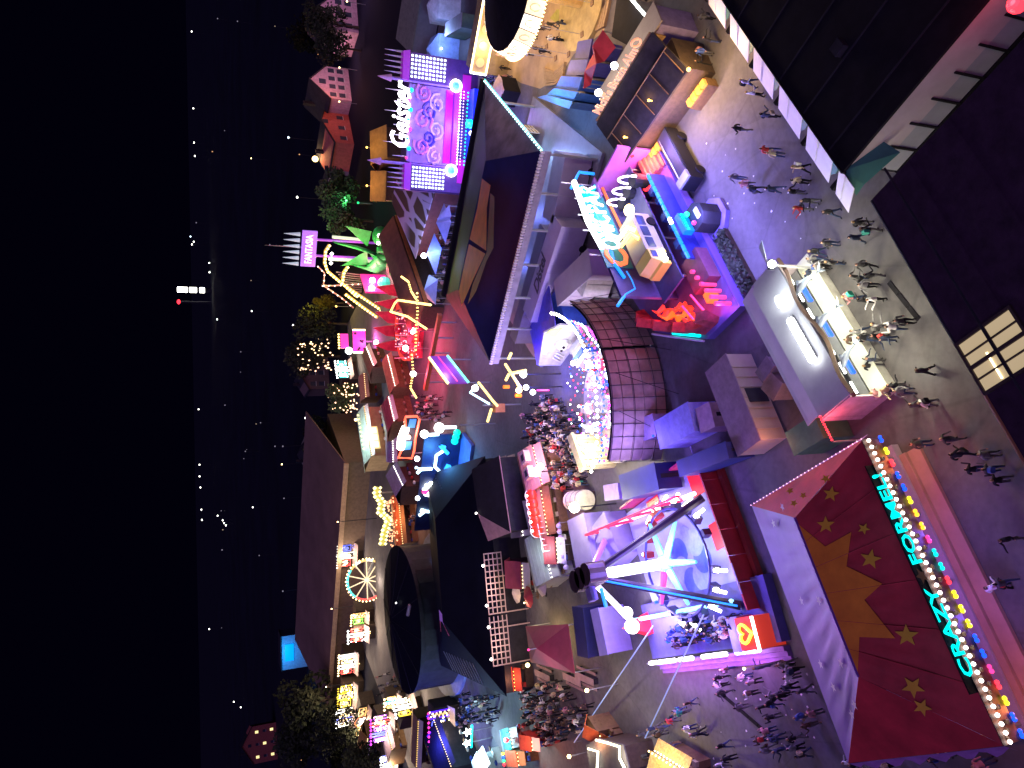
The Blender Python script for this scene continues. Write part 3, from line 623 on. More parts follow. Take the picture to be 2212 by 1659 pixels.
# lit shelves and counters at the street side
for k, (x, w_) in enumerate(((.2, 2.3), (LL - 2.6, 2.4))):
    MB().box(x, x + w_, -4.3, -3.5, 0, 1.0).build('counter', wood, alm)
    for j in range(4): MB().box(x + .1 + j * w_ / 4, x + w_ / 4 + j * w_ / 4, -4.25, -3.7, 1.02, 1.3).build('goods_tray', pe('tray_amber', (1, .42, .08), .9), alm)
    light((x + w_ / 2, -4.7, 2.2), (1, .55, .15), 160, alm, .3)
light((LL / 2 + 1, -5.2, 2.6), (1, .66, .28), 300, alm, .5)
light((LL + 1.8, -4.2, 3.4), (1, .62, .22), 420, alm, .5)
MB().ball((LL + .5, -3.9, 3.1), .16, 8, 6).build('lantern', E_gold, alm)

# bright tube at the entrance of the next stall (top edge)
f1 = Fr(at(Z(2, 0, 60, 240), 0), ang=fr.ang)
st = thing('drinks_stall', 'dark stall with bent white light tube along its roof edge', 'stall', f1)
P = [f1.L(at(q, 3.3)) for q in (Z(1, 0, 1830, -30), Z(1, 0, 1930, 90), Z(1, 0, 2020, 190), Z(1, 0, 1995, 245))]
MB().tube(P, .13, 6).build('tube_light', E_hot, st); 
rp = [f1.L(at(q, 3.1)) for q in (Z(1, 0, 1700, -60), Z(1, 0, 1830, -40), Z(1, 0, 2020, 190), Z(1, 0, 1980, 260), Z(1, 0, 1860, 500), Z(1, 0, 1640, 380))]
MB().slab([tuple(p) for p in rp], .15).build('roof', black, st)
mb = MB(); mb.prism([(p[0] * .92, p[1] * .92) for p in rp], 0, 2.9); mb.build('wall', pm('cream_wall', (.5, .45, .32), .7), st)
light((P[2][0] + .8, P[2][1] - .6, 3.0), (1, .8, .5), 300, st, .3)
cb = Fr(at(Z(2, 0, 200, 330), 0), ang=fr.ang)
pv = thing('counter_awning', 'cream awning over the counter beside the bent light tube', 'awning', cb)
MB().slab([tuple(cb.L(at(q, 2.3))) for q in (Z(2, 0, 100, 120), Z(2, 0, 290, 310), Z(2, 0, 200, 460), Z(2, 0, 90, 290))], .06).build('canopy', pm('cream_canvas', (.6, .55, .4), .8), pv)
for dx, dy in ((-.6, 1.6), (1.0, .4), (.3, -.9)): MB().cyl((dx, dy), .04, 0, 2.25, 6).build('post', steel, pv)
# ================================================================== bumper-car hall with navy star roof
A = at((1060, 785), 6.5); B = at((1172, 325), 6.5); fr = Fr(A, B); L_ = fr.w
hall = thing('bumper_car_hall', 'bumper-car hall with big navy roof and orange zigzag star', 'ride', fr)
D_ = 18.5; ZE, ZR = 6.5, 8.6
P00, P10, P11, P01 = (0, 0), (L_, 0), (L_ + 1.5, D_), (-1.5, D_ - .5)
ra, rb = (4.5, 8.6), (L_ - 4.2, 8.2)
def v3(p, z): return (p[0], p[1], z)
MB().poly([v3(P00, ZE), v3(P10, ZE), v3(rb, ZR), v3(ra, ZR)]).build('near_slope', navy, hall)
purpn = pm('plum_tarp', (.02, .01, .03), .6, .3, .4, bump=.25)
MB().poly([v3(P11, ZE), v3(P01, ZE), v3(ra, ZR), v3(rb, ZR)]).build('far_slope', purpn, hall)
MB().poly([v3(P01, ZE), v3(P00, ZE), v3(ra, ZR)]).build('hip_slope', pm('brown_tarp', (.035, .025, .03), .6, .6, .8), hall)
MB().poly([v3(P10, ZE), v3(P11, ZE), v3(rb, ZR)]).build('hip_slope', pm('grey_violet_tarp', (.13, .11, .2), .55, .5, .6, bump=.6), hall)
rust2 = pm('rust_print', (.85, .17, .02), .65, .2, .5)
def hx(q, d=.03):                                     # pixel onto the two long slopes
    best = None
    for (pa, pb, pc) in ((v3(P00, ZE), v3(P10, ZE), v3(rb, ZR)), (v3(P11, ZE), v3(P01, ZE), v3(ra, ZR))):
        a, b, c = [fr.W(*p) for p in (pa, pb, pc)]; n_ = (b - a).cross(c - a).normalized()
        r = ray(q); t = (a - CAMP).dot(n_) / r.dot(n_); l = fr.L(CAMP + r * t); best = best or []; best.append((l[0], l[1], l[2] + d))
    return best
zig = [Z(1, 1, 300, 330), Z(1, 1, 390, 400), Z(1, 1, 350, 640), Z(1, 1, 345, 1080), Z(1, 1, 170, 960), Z(1, 1, 250, 640)]
zig2 = [Z(1, 1, 165, 1010), Z(1, 1, 335, 1110), Z(1, 1, 200, 1400), Z(1, 1, 90, 1655), Z(1, 1, 60, 1500), Z(1, 1, 110, 1250)]
for zg in (zig, zig2): MB().poly([hx(q)[1] for q in zg]).build('star_point', rust2, hall)
MB().poly([hx(q)[1] for q in (Z(1, 1, 385, 480), Z(1, 1, 430, 520), Z(1, 1, 420, 1050), Z(1, 1, 350, 1180), Z(1, 1, 240, 1500), Z(1, 1, 150, 1640), Z(1, 1, 205, 1420), Z(1, 1, 350, 1090))]).build('star_shade', pm('dark_red_print', (.2, .008, .02), .65, .2, .5), hall)
mb = MB().tube([v3(P01, ZE), v3(P11, ZE)], .5, 6); mb.build('far_beam', black, hall)
bulbs([v3(P10, ZE + .15), v3(lerp(P10, P11, .98), ZE + .2)], .62, .14, pe('edge_mint', (.55, 1, .95), 4), hall)
MB().tube([v3(P10, ZE), v3(P11, ZE)], .1, 6).build('edge_strip', pe('edge_teal', (.1, .75, .8), .9), hall)
# scalloped trim of rounded shells along the near edge
mb = MB(); nS = 78
shell = pm('cream_shell', (.46, .42, .46), .5, .15, 2)
for k in range(nS): mb.ball((.12 + k * (L_ - .25) / (nS - 1), -.16, ZE + .06), .17, 8, 5, 1.5)
mb.build('shell_trim', shell, hall, 'stuff')
MB().box(0, L_, -.12, .0, ZE - .9, ZE - .2).build('fascia', pm('fascia_grey', (.2, .18, .24), .6), hall)
for k in range(7): MB().cyl((.4 + k * (L_ - .8) / 6, .4), .14, 0, ZE - .1, 8).build('post', steel, hall)
for k in range(7): MB().cyl((.4 + k * (L_ - .8) / 6, D_ - 1.0), .14, 0, ZE - .1, 8).build('post', steel, hall)
MB().box(-.5, L_ + .5, -.2, D_, .02, .35).build('floor', pm('steel_floor', (.2, .2, .24), .35, .2, 1), hall)
light((3, D_ + 1.0, 4.5), (.12, .16, 1), 650, hall, .5); light((10, D_ + 1, 4.5), (.15, .2, 1), 650, hall, .5); light((18, D_ + 1, 4.5), (.25, .25, 1), 650, hall, .5)
bulbs([(.2, D_ + .2, ZE - .25), (L_, D_ + .5, ZE - .25)], .8, .13, E_blue, hall)
light((L_ + 2.2, 6, 5), (.15, .4, 1), 420, hall, .5)
light((-.8, 1.2, 5.2), (1, .75, .5), 90, hall, .2); MB().ball((-.3, .8, 5.6), .2, 8, 6).build('corner_lamp', E_white, hall)

# ================================================================== trailers parked behind it
def trailer(q0, q1, wd, h, mat, label, z=None, cat='trailer', name='box_trailer', lift=.55, group=None, script=None):
    """box body between two pixels of its near roof edge, width towards the camera's far side"""
    f = Fr(at(q0, h), at(q1, h)); t = thing(name, label, cat, f, group)
    MB().box(0, f.w, 0, wd, lift, h - .06).build('body', mat, t)
    MB().box(-.05, f.w + .05, -.05, wd + .05, h - .06, h).build('roof', mat, t)
    MB().box(.1, f.w - .1, .1, wd - .1, lift - .15, lift).build('chassis', black, t)
    for x in (f.w * .18, f.w * .8):
        for y in (-.02, wd - .2):
            n = 12; MB().vprism([(x + .42 * math.cos(2 * math.pi * k / n), .44 + .42 * math.sin(2 * math.pi * k / n)) for k in range(n)], y, y + .22).build('wheel', black, t)
    for k in range(1, int(f.w / 1.2)): MB().box(k * 1.2 - .03, k * 1.2 + .03, -.025, 0, lift + .05, h - .1).build('rib', mat, t)
    MB().box(-.03, -.005, wd * .5 - .03, wd * .5 + .03, lift + .1, h - .2).build('door_bar', steel, t)
    return t, f
lav = pm('lavender_box', (.40, .34, .52), .6, .12, .5); lav2 = pm('grey_lilac_box', (.30, .26, .36), .65, .15, .5)
t, f = trailer(Z(1, 1, 1030, 790), Z(1, 1, 1160, 90), 2.5, 3.6, lav2, 'grey-lilac box trailer right behind the bumper-car hall')
t, f = trailer(Z(1, 2, 800, 300), Z(1, 1, 1120, 830), 2.4, 3.6, lav, 'lavender box trailer with dark script lettering on its roof edge')
M_ = Matrix.Translation((f.w * .45, 1.15, 3.66)) @ Matrix.Rotation(R_(8), 4, 'Z')
text('Distel', 1.9, M_, pm('script_dark', (.05, .03, .07), .6), t, 'lettering', .015, .35, .9)
trailer(Z(1, 2, 640, 520), Z(1, 1, 960, 880), 1.7, 3.2, pm('slate_box', (.16, .14, .24), .65, .2, .6), 'slate-grey trailer squeezed beside the lavender script trailer')
trailer(Z(1, 2, 1080, 130), Z(1, 1, 1440, 1330), 2.6, 3.4, lav2, 'dull lilac trailer with cream flap near the skull gable')
trailer(Z(1, 1, 1420, 1300), Z(1, 1, 1320, 1180), 2.6, 3.3, pm('pale_grey_box', (.42, .40, .42), .65), 'short pale grey trailer beside the neon letter C')
# grille boxes on the dark side (tarped machine)
f = Fr(at(Z(1, 1, 1180, 1130), 0), ang=SA)

# ================================================================== haunted castle ride
A = at((1012, 425)); B = at((1030, 135)); fr = Fr(A, B); L_ = fr.w
castle = thing('haunted_castle_ride', 'purple haunted-castle ride with white script sign and two lamp towers', 'ride', fr)
Y = lambda c, r, x, y: fr.yy(Z(c, r, x, y), 0)
stone = pm('violet_stone', (.30, .20, .52), .55, .35, .8, bump=.5)
dkpurple = pm('deep_purple', (.10, .04, .2), .6, .3, 1)
MB().box(.2, L_ - .2, .2, 6, 0, 8.6).build('building', dkpurple, castle)
def led_tower(cx, wd, zb, zt, top):
    MB().box(cx - wd / 2 - .15, cx + wd / 2 + .15, -.9, .3, 0, zt + .2).build('tower', dkpurple, castle)
    MB().vprism([(cx - wd / 2 - .35, zt + .1), (cx + wd / 2 + .35, zt + .1), (cx + wd / 2 + .15, zt + 1.0), (cx - wd / 2 - .15, zt + 1.0)], -1.0, .3).build('tower_crown', pe('crown_magenta', (.5, .03, .75), .32), castle)
    m = MB(); nx, nz = 6, 10
    for i in range(nx):
        for j in range(nz):
            x = cx - wd / 2 + wd * (i + .5) / nx; z = zb + (zt - zb) * (j + .5) / nz; m.box(x - .13, x + .13, -1.0, -.91, z - .13, z + .13)
    m.build('lamp_matrix', pe('matrix_ice', (.75, .92, 1), 3.2), castle, 'stuff')
    for i in range(6):
        x = cx - wd / 2 - .1 + (wd + .2) * i / 5; MB().cyl((x, -.4), .16, zt + 1., zt + 1.0 + top, 6, r1=.01).build('spike', pm('pale_spike', (.5, .48, .62), .5), castle)
    light((cx, -2.2, (zb + zt) / 2), (.5, .5, 1), 60, castle, .6)
zt = 9.6
led_tower(L_ - 1.9, 3.1, 4.6, zt, 2.4); led_tower(2.0, 3.0, 4.0, 8.8, 2.2)
# swirl-painted front
MB().box(3.9, L_ - 4.0, -.35, .2, 3.2, 9.0).build('front_wall', stone, castle)
mag = pe('band_magenta', (.6, .0, .8), .55, True)
MB().box(4.2, L_ - 4.2, -.6, -.36, 3.3, 4.3).build('light_band', mag, castle)
MB().box(4.2, L_ - 4.2, -1.1, -.6, 2.4, 3.2).build('light_band', pe('band_violet', (.45, .04, .85), .8), castle)
swm = [pm('swirl_lilac', (.55, .42, .75), .5), pm('swirl_pink', (.6, .22, .5), .5), pm('swirl_indigo', (.05, .04, .3), .5)]
for i in range(8):
    cx_ = 5.0 + 1.15 * i; cz = 5.5 + 1.9 * ((i * 5) % 3) / 2; R0 = rnd.uniform(1.1, 1.6)
    pth = [(cx_ + (R0 * (1 - t / 16)) * math.cos(.75 * t + i), -.42, cz + (R0 * (1 - t / 16)) * .9 * math.sin(.75 * t + i)) for t in range(15)]
    MB().tube(pth, .2, 5).build('swirl', swm[i % 3], castle)
# curved gable line above the sign, poles and lances
crest = pm('crest_violet', (.34, .22, .55), .5)
MB().box(4, L_ - 4, -.3, .1, 9.0, 9.4).build('cornice', crest, castle)
for i, x in enumerate((4.6, 6.3, 7.3, 8.6, 10.3, 11.6, 13.0)):
    h = 12.6 if i in (1, 4, 6) else 11.3
    MB().cyl((x, .1), .13, 9.3, h, 6, r1=.02).build('lance', MATS['pale_spike'], castle)
for x, h, r_ in ((3.6, 13.4, .2), (L_ - 3.7, 12.4, .2)):
    MB().cyl((x, -.5), r_, 0, h, 8).build('pillar', crest, castle)
    MB().cyl((x, -.5), .5, h - .4, h + 1.4, 8, r1=.04).build('pillar_tip', pm('tip_pinkish', (.6, .35, .6), .5), castle)
M_ = front((L_ + 1.2) / 2, -.5, 10.4, rz=0)
text('Geister', 3.6, M_, pe('script_white', (1, .92, 1), 6), castle, 'lettering', .08, .3, width=8.6)
light((L_ / 2, -2, 10.6), (.7, .6, 1), 90, castle, .8)
m = MB().cyl((0, 0), .1, 0, .1, 4)
for i in range(8):
    x = 4.4 + i * 1.25; MB().ball((x, -.55, 9.2 if i % 2 else 9.5), .3 if i % 2 else .2, 8, 6).build('globe_lamp', E_cyan if i % 3 else E_pink, castle)
for r_ in range(2): bulbs([(4.2, -1.2, 2.0 + .45 * r_), (L_ - 4.2, -1.2, 2.0 + .45 * r_)], .4, .1, E_white if r_ else pe('bulb_lilac', (.8, .5, 1), 4), castle)
bulbs([(4.2, -1.5, 1.5), (L_ - 4.2, -1.5, 1.5)], .5, .15, E_cyan, castle)
MB().box(3.8, L_ - 3.9, -3.2, -1.3, 0, 1.25).build('stage', pe('stage_blue', (.01, .03, 1), .75, True), castle)
MB().box(3.2, L_ - 3.3, -4.6, -3.2, 0, .45).build('ramp', pm('ramp_blue', (.12, .2, .5), .5), castle)
for x in (3.3, L_ - 3.6):
    MB().tube([(x + .75 * math.cos(a), -1.15, 3.2 + .75 * math.sin(a)) for a in [2 * math.pi * k / 16 for k in range(16)]], .13, 6, closed=True).build('ring_light', E_hot, castle)
    MB().ball((x, -1.05, 3.2), .55, 8, 6).build('porthole', pe('port_sky', (.15, .6, 1), 1.), castle)
    MB().box(x - 1.6, x + 1.6, -1.0, -.9, 1.0, 2.2).build('side_sign', pe('side_magenta', (.7, .02, .6), .35), castle)
light((6, -4, 5), (.42, .12, 1), 420, castle, .6); light((11.5, -4, 5), (.36, .18, 1), 420, castle, .6); light((8.7, -5.5, 2.6), (.1, .15, 1), 500, castle, .5)
MB().ball((9.5, -3.5, 1.7), .6, 10, 8).build('figure_lamp', E_cyan, castle); MB().ball((8.3, -3.6, 1.4), .35, 8, 6).build('figure_lamp', E_white, castle)
light((9.5, -4.2, 2.4), (.1, .9, .8), 120, castle, .3)
MB().box(6.5, 11.5, -5.0, -4.85, 1.0, 1.18).build('led_ticker', pe('ticker_ice', (.7, .9, 1), 2), castle)

# ================================================================== patterned hall, tent roofs, blue-lit alley left of the castle
A = at(Z(0, 1, 1560, 970), 4.5); B = at(Z(0, 1, 1720, 440), 4.5); fr = Fr(A, B)
pat = bpy.data.materials.new('blotch_wall'); pat.use_nodes = True; t = pat.node_tree; b = t.nodes['Principled BSDF']; b.inputs['Roughness'].default_value = .7
tc = t.nodes.new('ShaderNodeTexCoord'); vo = t.nodes.new('ShaderNodeTexVoronoi'); vo.feature = 'DISTANCE_TO_EDGE'; vo.inputs['Scale'].default_value = .38
mp = t.nodes.new('ShaderNodeMapping'); mp.inputs['Scale'].default_value = (1, .45, 1); cr = t.nodes.new('ShaderNodeValToRGB')
cr.color_ramp.elements[0].position = .09; cr.color_ramp.elements[0].color = (.5, .42, .55, 1); cr.color_ramp.elements[1].position = .13; cr.color_ramp.elements[1].color = (.10, .055, .035, 1)
t.links.new(tc.outputs['Object'], mp.inputs['Vector']); t.links.new(mp.outputs[0], vo.inputs['Vector']); t.links.new(vo.outputs['Distance'], cr.inputs[0]); t.links.new(cr.outputs[0], b.inputs['Base Color'])
gir = thing('patterned_hall', 'long hall with blotchy brown and lilac painted roof beside the castle', 'building', fr)
MB().slab([(-4, 0, 3.9), (fr.w + .5, 0, 4.2), (fr.w - .5, 9.5, 7.0), (-1, 9.5, 6.8)], .15).build('roof', pat, gir)
MB().box(-3.5, fr.w, .3, 8.6, 0, 3.8).build('wall', pm('maroon_wall', (.16, .05, .05), .7), gir)
f2 = Fr(at(Z(0, 1, 1620, 1640), 3.5), at(Z(0, 1, 1310, 720), 3.5))
br = thing('brown_shed', 'long brown shed with maroon roof behind the blue-lit alley', 'shed', f2)
MB().slab([(-.5, 0, 3.5), (f2.w, 0, 3.5), (f2.w + 1, 5, 5.2), (-1, 5, 5.0)], .15).build('roof', pm('maroon_roof', (.2, .06, .05), .7, .3, .8), br); MB().box(-.3, f2.w, .2, 4.6, 0, 3.4).build('wall', darkwood, br)
MB().box(-.4, f2.w, -.3, -.1, 2.6, 3.2).build('gutter_board', pm('orange_board', (.45, .14, .05), .6), br)
# blue canopies of the alley
bc = pm('blue_white_canopy', (.34, .40, .66), .7, .15, 1)
for i, (qa, qb) in enumerate((((0, 1, 1900, 720), (0, 1, 1880, 600)), ((0, 1, 1840, 1000), (0, 1, 1900, 780)), ((0, 1, 1740, 1330), (0, 1, 1800, 1060)), ((0, 1, 1740, 1640), (0, 1, 1760, 1380)))):
    f = Fr(at(Z(*qa), 3.2), at(Z(*qb), 3.2)); t = thing('alley_canopy', 'blue-lit white canopy number %s along the alley behind the bumper-car roof' % ('one', 'two', 'three', 'four')[i], 'canopy', f)
    t['label'] = ('blue-lit white canopy nearest the castle behind the bumper-car roof', 'blue-lit white canopy second from the castle in the alley', 'blue-lit white canopy third from the castle, wide and pale', 'blue-lit white canopy farthest left at the end of the alley')[i]; t['group'] = 'white canopies of the blue alley'
    w_ = f.w; MB().add([(0, 0, 3.0), (w_, 0, 3.0), (w_, 4.5, 3.0), (0, 4.5, 3.0), (w_ * .5, 2.2, 4.3)], [(0, 1, 4), (1, 2, 4), (2, 3, 4), (3, 0, 4)]).build('canopy', bc, t)
    for x in (.15, w_ - .15):
        for y in (.15, 4.35): MB().cyl((x, y), .05, 0, 3.0, 6).build('post', steel, t)
f = Fr(at(Z(0, 1, 1630, 1130), 4.5), ang=0)
t = thing('ball_lamp', 'single white ball lamp above the blue-lit alley', 'lamp', f); MB().cyl((0, 0), .06, 0, 4.3, 6).build('mast', steel, t); MB().ball((0, 0, 4.5), .42, 10, 8).build('globe', E_hot, t); light((0, 0, 5.2), (.7, .85, 1), 260, t, .3)
light((0, -3, 4.9), (.08, .15, 1), 420, t, .3)
# amber wooden halls behind the castle
amb = pm('amber_boards', (.42, .24, .07), .7, .25, 1)
for i, (qa, qb, w_, h, lab) in enumerate((((0, 1, 1230, 570), (0, 1, 1240, 250), 7, 4.5, 'amber-lit wooden hall roof left of the castle tower'), ((0, 0, 1250, 1640), (0, 0, 1240, 1290), 8, 5, 'amber-lit wooden hall roof directly behind the castle ride'))):
    f = Fr(at(Z(*qa), h), at(Z(*qb), h)); t = thing('wooden_hall', lab, 'building', f)
    MB().slab([(0, 0, h), (f.w, 0, h), (f.w, w_ * .5, h + 2), (0, w_ * .5, h + 2)], .12).build('roof', amb, t); MB().slab([(0, w_ * .5, h + 2), (f.w, w_ * .5, h + 2), (f.w, w_, h), (0, w_, h)], .12).build('roof', amb, t)
    MB().box(.3, f.w - .3, .3, w_ - .3, 0, h - .1).build('wall', wood, t); light((f.w * .5, 1.0, h + 5), (1, .6, .15), 160, t, .4); MB().ball((f.w * .5, w_ * .5, h + 2.6), .18, 8, 6).build('roof_lamp', E_gold, t); MB().cyl((f.w * .5, w_ * .5), .04, h + 1.9, h + 2.6, 6).build('lamp_post', steel, t)
# ================================================================== carousel canopy, sand court, kiosks (top)
sand = pm('sand_paving', (.42, .30, .17), .9, .25, .5)
cq = [at(q, .006) for q in (Z(1, 0, 480, 640), Z(1, 0, 1000, 0), Z(1, 0, 1400, -60), Z(1, 0, 1640, -60), Z(1, 0, 1560, 330), Z(1, 0, 1250, 560), Z(1, 0, 1100, 800), Z(1, 0, 900, 920), Z(1, 0, 700, 860), Z(1, 0, 520, 740))]
cq += [at(q, .006) for q in ((1050, 60), (1060, -60), (1150, -60))]
struct('sand_court', MB().poly([tuple(p) for p in cq[:10]]), sand)
# swing carousel: circle through three canopy points
zc = 8.5
pa, pb, pc = [at(q, zc) for q in (Z(1, 0, 325, 180), Z(1, 0, 470, 535), Z(1, 0, 700, 240))]
def circ(a, b, c):
    d = 2 * (a.x * (b.y - c.y) + b.x * (c.y - a.y) + c.x * (a.y - b.y)); A2, B2, C2 = [p.x ** 2 + p.y ** 2 for p in (a, b, c)]
    return ((A2 * (b.y - c.y) + B2 * (c.y - a.y) + C2 * (a.y - b.y)) / d, (A2 * (c.x - b.x) + B2 * (a.x - c.x) + C2 * (b.x - a.x)) / d)
cc = circ(pa, pb, pc); rc = (Vector(cc) - Vector((pa.x, pa.y))).length
fr = Fr(cc, ang=0)
car = thing('swing_carousel', 'round carousel with black canopy top and glowing cream rim panels', 'carousel', fr)
MB().cyl((0, 0), rc, zc, zc + 1.2, 28, r1=.6).build('canopy', black, car)
MB().cyl((0, 0), .7, 0, zc, 12).build('mast', pm('gilt_mast', (.5, .32, .1), .4), car)
MB().cyl((0, 0), rc * .8, .02, .5, 24).build('platform', pm('ochre_floor', (.4, .3, .12), .6), car)
pan = [pe('rim_cream', (1, .80, .48), 1.25), pe('rim_white', (1, .94, .8), 2.2), pe('rim_rose', (1, .35, .2), 1.1)]
n = 26
for k in range(n):
    a0, a1 = 2 * math.pi * k / n, 2 * math.pi * (k + .92) / n
    P = [(rr * math.cos(a), rr * math.sin(a), z) for (rr, z) in ((rc + .05, zc), (rc + .55, zc - 1.5)) for a in (a0, a1)]
    MB().slab([P[0], P[1], P[3], P[2]], .08).build('rim_panel', pan[k % 2], car)
    am = (a0 + a1) / 2; m = MB(); m.tube([((rc + .36) * math.cos(am) + .34 * math.cos(b) * -math.sin(am), (rc + .36) * math.sin(am) + .34 * math.cos(b) * math.cos(am), zc - .75 + .5 * math.sin(b)) for b in [2 * math.pi * j / 8 for j in range(8)]], .06, 4, closed=True); m.build('mirror_frame', pan[2], car)
bulbs([((rc + .62) * math.cos(2 * math.pi * k / 60), (rc + .62) * math.sin(2 * math.pi * k / 60), zc - 1.6) for k in range(61)], .35, .1, E_warm, car)
for k in range(12):
    a = 2 * math.pi * k / 12; MB().tube([((rc - .3) * math.cos(a), (rc - .3) * math.sin(a), zc - .1), ((rc - .3) * math.cos(a), (rc - .3) * math.sin(a), 2.2)], .025, 4).build('chain', steel, car); MB().box(-.25, .25, -.25, .25, 1.9, 2.0).build('seat', wood, car).location = ((rc - .3) * math.cos(a), (rc - .3) * math.sin(a), 0)
for k in range(5):
    a = 2 * math.pi * k / 5 - .9; light(((rc + 1.6) * math.cos(a), (rc + 1.6) * math.sin(a), zc - 2.6), (1, .62, .32), 480, car, .5)
# gold fascia stall beside it
A = at(Z(1, 0, 200, 745), 4.5); B = at(Z(1, 0, 340, -20), 4.5); fr = Fr(A, B)
gs = thing('gold_fascia_stall', 'stall with tall gold-framed sign board beside the carousel', 'stall', fr)
MB().box(0, fr.w, 0, 3.5, 0, 4.3).build('wall', pm('ochre_wall', (.3, .22, .1), .7), gs)
MB().box(0, fr.w, -.5, -.3, 3.0, 4.9).build('sign_board', pm('ochre_sign', (.45, .32, .14), .5, .2, 1), gs)
MB().tube([(0, -.55, 4.95), (fr.w, -.55, 4.95)], .11, 6).build('light_tube', E_warm, gs); MB().tube([(0, -.55, 2.95), (fr.w * .42, -.55, 2.95)], .11, 6).build('light_tube', E_warm, gs); MB().tube([(0, -.55, 2.95), (0, -.55, 4.95)], .11, 6).build('light_tube', E_hot, gs)
for k in range(5): MB().cyl((0, 0), .55, 0, .06, 14).build('oval_panel', pe('oval_cream', (1, .7, .3), .5), gs).matrix_local = Matrix.Translation((1.3 + k * 1.9, -.52, 3.95)) @ Matrix.Rotation(R_(90), 4, 'X')
light((fr.w * .4, -1.5, 4), (1, .7, .3), 160, gs, .4)
# curved board decks
deck = pm('deck_board', (.36, .25, .13), .7, .2, 2)
def planks(qs0, qs1, n, label, z=.3):
    f = Fr(at(qs0[0], 0), ang=0); t = thing('plank_deck', label, 'deck', f)
    for k in range(n):
        u0, u1 = k / n, (k + .8) / n; P = []
        for q0, q1 in zip(qs0, qs1):
            P.append((lerp(q0, q1, u0), lerp(q0, q1, u1)))
        L0 = [f.L(at(a, z)) for a, b in P]; L1 = [f.L(at(b, z)) for a, b in P]
        m = MB()
        for i in range(len(P) - 1): m.slab([tuple(L0[i]), tuple(L0[i + 1]), tuple(L1[i + 1]), tuple(L1[i])], z - .02)
        m.build('plank', deck, t)
planks([Z(1, 0, 1375, 370), Z(1, 0, 1400, 200), Z(1, 0, 1425, 0)], [Z(1, 0, 1560, 270), Z(1, 0, 1590, 150), Z(1, 0, 1620, 0)], 8, 'striped board terrace at the right of the sand court')
planks([Z(1, 0, 930, 700), Z(1, 0, 1040, 740), Z(1, 0, 1150, 640)], [Z(1, 0, 950, 900), Z(1, 0, 1060, 880), Z(1, 0, 1130, 800)], 6, 'curved board benches at the near end of the sand court')
# olive mat
struct('olive_mat', MB().poly([tuple(at(q, .012)) for q in (Z(1, 0, 1000, 190), Z(1, 0, 1080, 90), Z(1, 0, 1160, 140), Z(1, 0, 1130, 215), Z(1, 0, 1060, 230))]), pm('olive_cloth', (.34, .32, .08), .8))
# row of blue stall roofs
bl = [pm('indigo_roof', (.07, .06, .26), .6), pm('violet_roof', (.08, .07, .3), .6), pm('cobalt_roof', (.05, .14, .5), .6), pm('azure_roof', (.06, .2, .55), .6), pm('steelblue_roof', (.07, .16, .3), .6)]
rows = (((1260, 600), (1290, 430), (1440, 400), (1400, 610)), ((1165, 780), (1215, 625), (1395, 615), (1360, 780)), ((1060, 905), (1120, 790), (1335, 800), (1290, 945)), ((960, 985), (1050, 915), (1290, 955), (1240, 1045)), ((870, 1010), (950, 985), (1235, 1050), (1200, 1130)))
nm = ('indigo stall roof nearest the sand court corner', 'violet stall roof second in the stepped row', 'cobalt-blue stall roof in the middle of the stepped row', 'azure stall roof fourth in the stepped row', 'steel-blue stall roof at the near end of the stepped row')
for i, rw in enumerate(rows):
    f = Fr(at(Z(1, 0, *rw[0]), 0), ang=SA); t = thing('row_stall', nm[i], 'stall', f, 'stepped row of blue stalls')
    P = [f.L(at(Z(1, 0, *q), 3.0 + (.35 if j in (1, 2) else 0))) for j, q in enumerate(rw)]
    MB().slab([tuple(p) for p in P], .14).build('roof', bl[i], t)
    cx_ = sum(p[0] for p in P) / 4; cy_ = sum(p[1] for p in P) / 4
    MB().prism([(cx_ + (p[0] - cx_) * .88, cy_ + (p[1] - cy_) * .88) for p in P], 0, 2.75).build('wall', bl[i], t)
# red canopy
f = Fr(at(Z(1, 0, 1500, 600), 0), ang=SA); t = thing('red_canopy', 'twisted red canopy between blue stalls and timber hall', 'canopy', f)
rp = [f.L(at(Z(1, 0, *q), z)) for q, z in (((1350, 920), 3.2), ((1360, 740), 3.6), ((1450, 560), 3.2), ((1440, 480), 3.8), ((1550, 310), 3.4), ((1680, 490), 2.6), ((1560, 640), 2.8), ((1480, 660), 3.9), ((1420, 880), 2.7))]
redc = pm('red_canvas', (.5, .03, .05), .7, .2, 1)
m = MB().slab([tuple(rp[i]) for i in (4, 5, 6, 3)], .05); m.build('canopy', redc, t); MB().slab([tuple(rp[i]) for i in (3, 6, 7, 2)], .05).build('canopy', redc, t); MB().slab([tuple(rp[i]) for i in (2, 7, 8, 0, 1)], .05).build('canopy', redc, t)
for i in (0, 4, 5, 8): MB().cyl((rp[i][0] * .96, rp[i][1] * .96), .05, 0, rp[i][2], 6).build('post', steel, t)
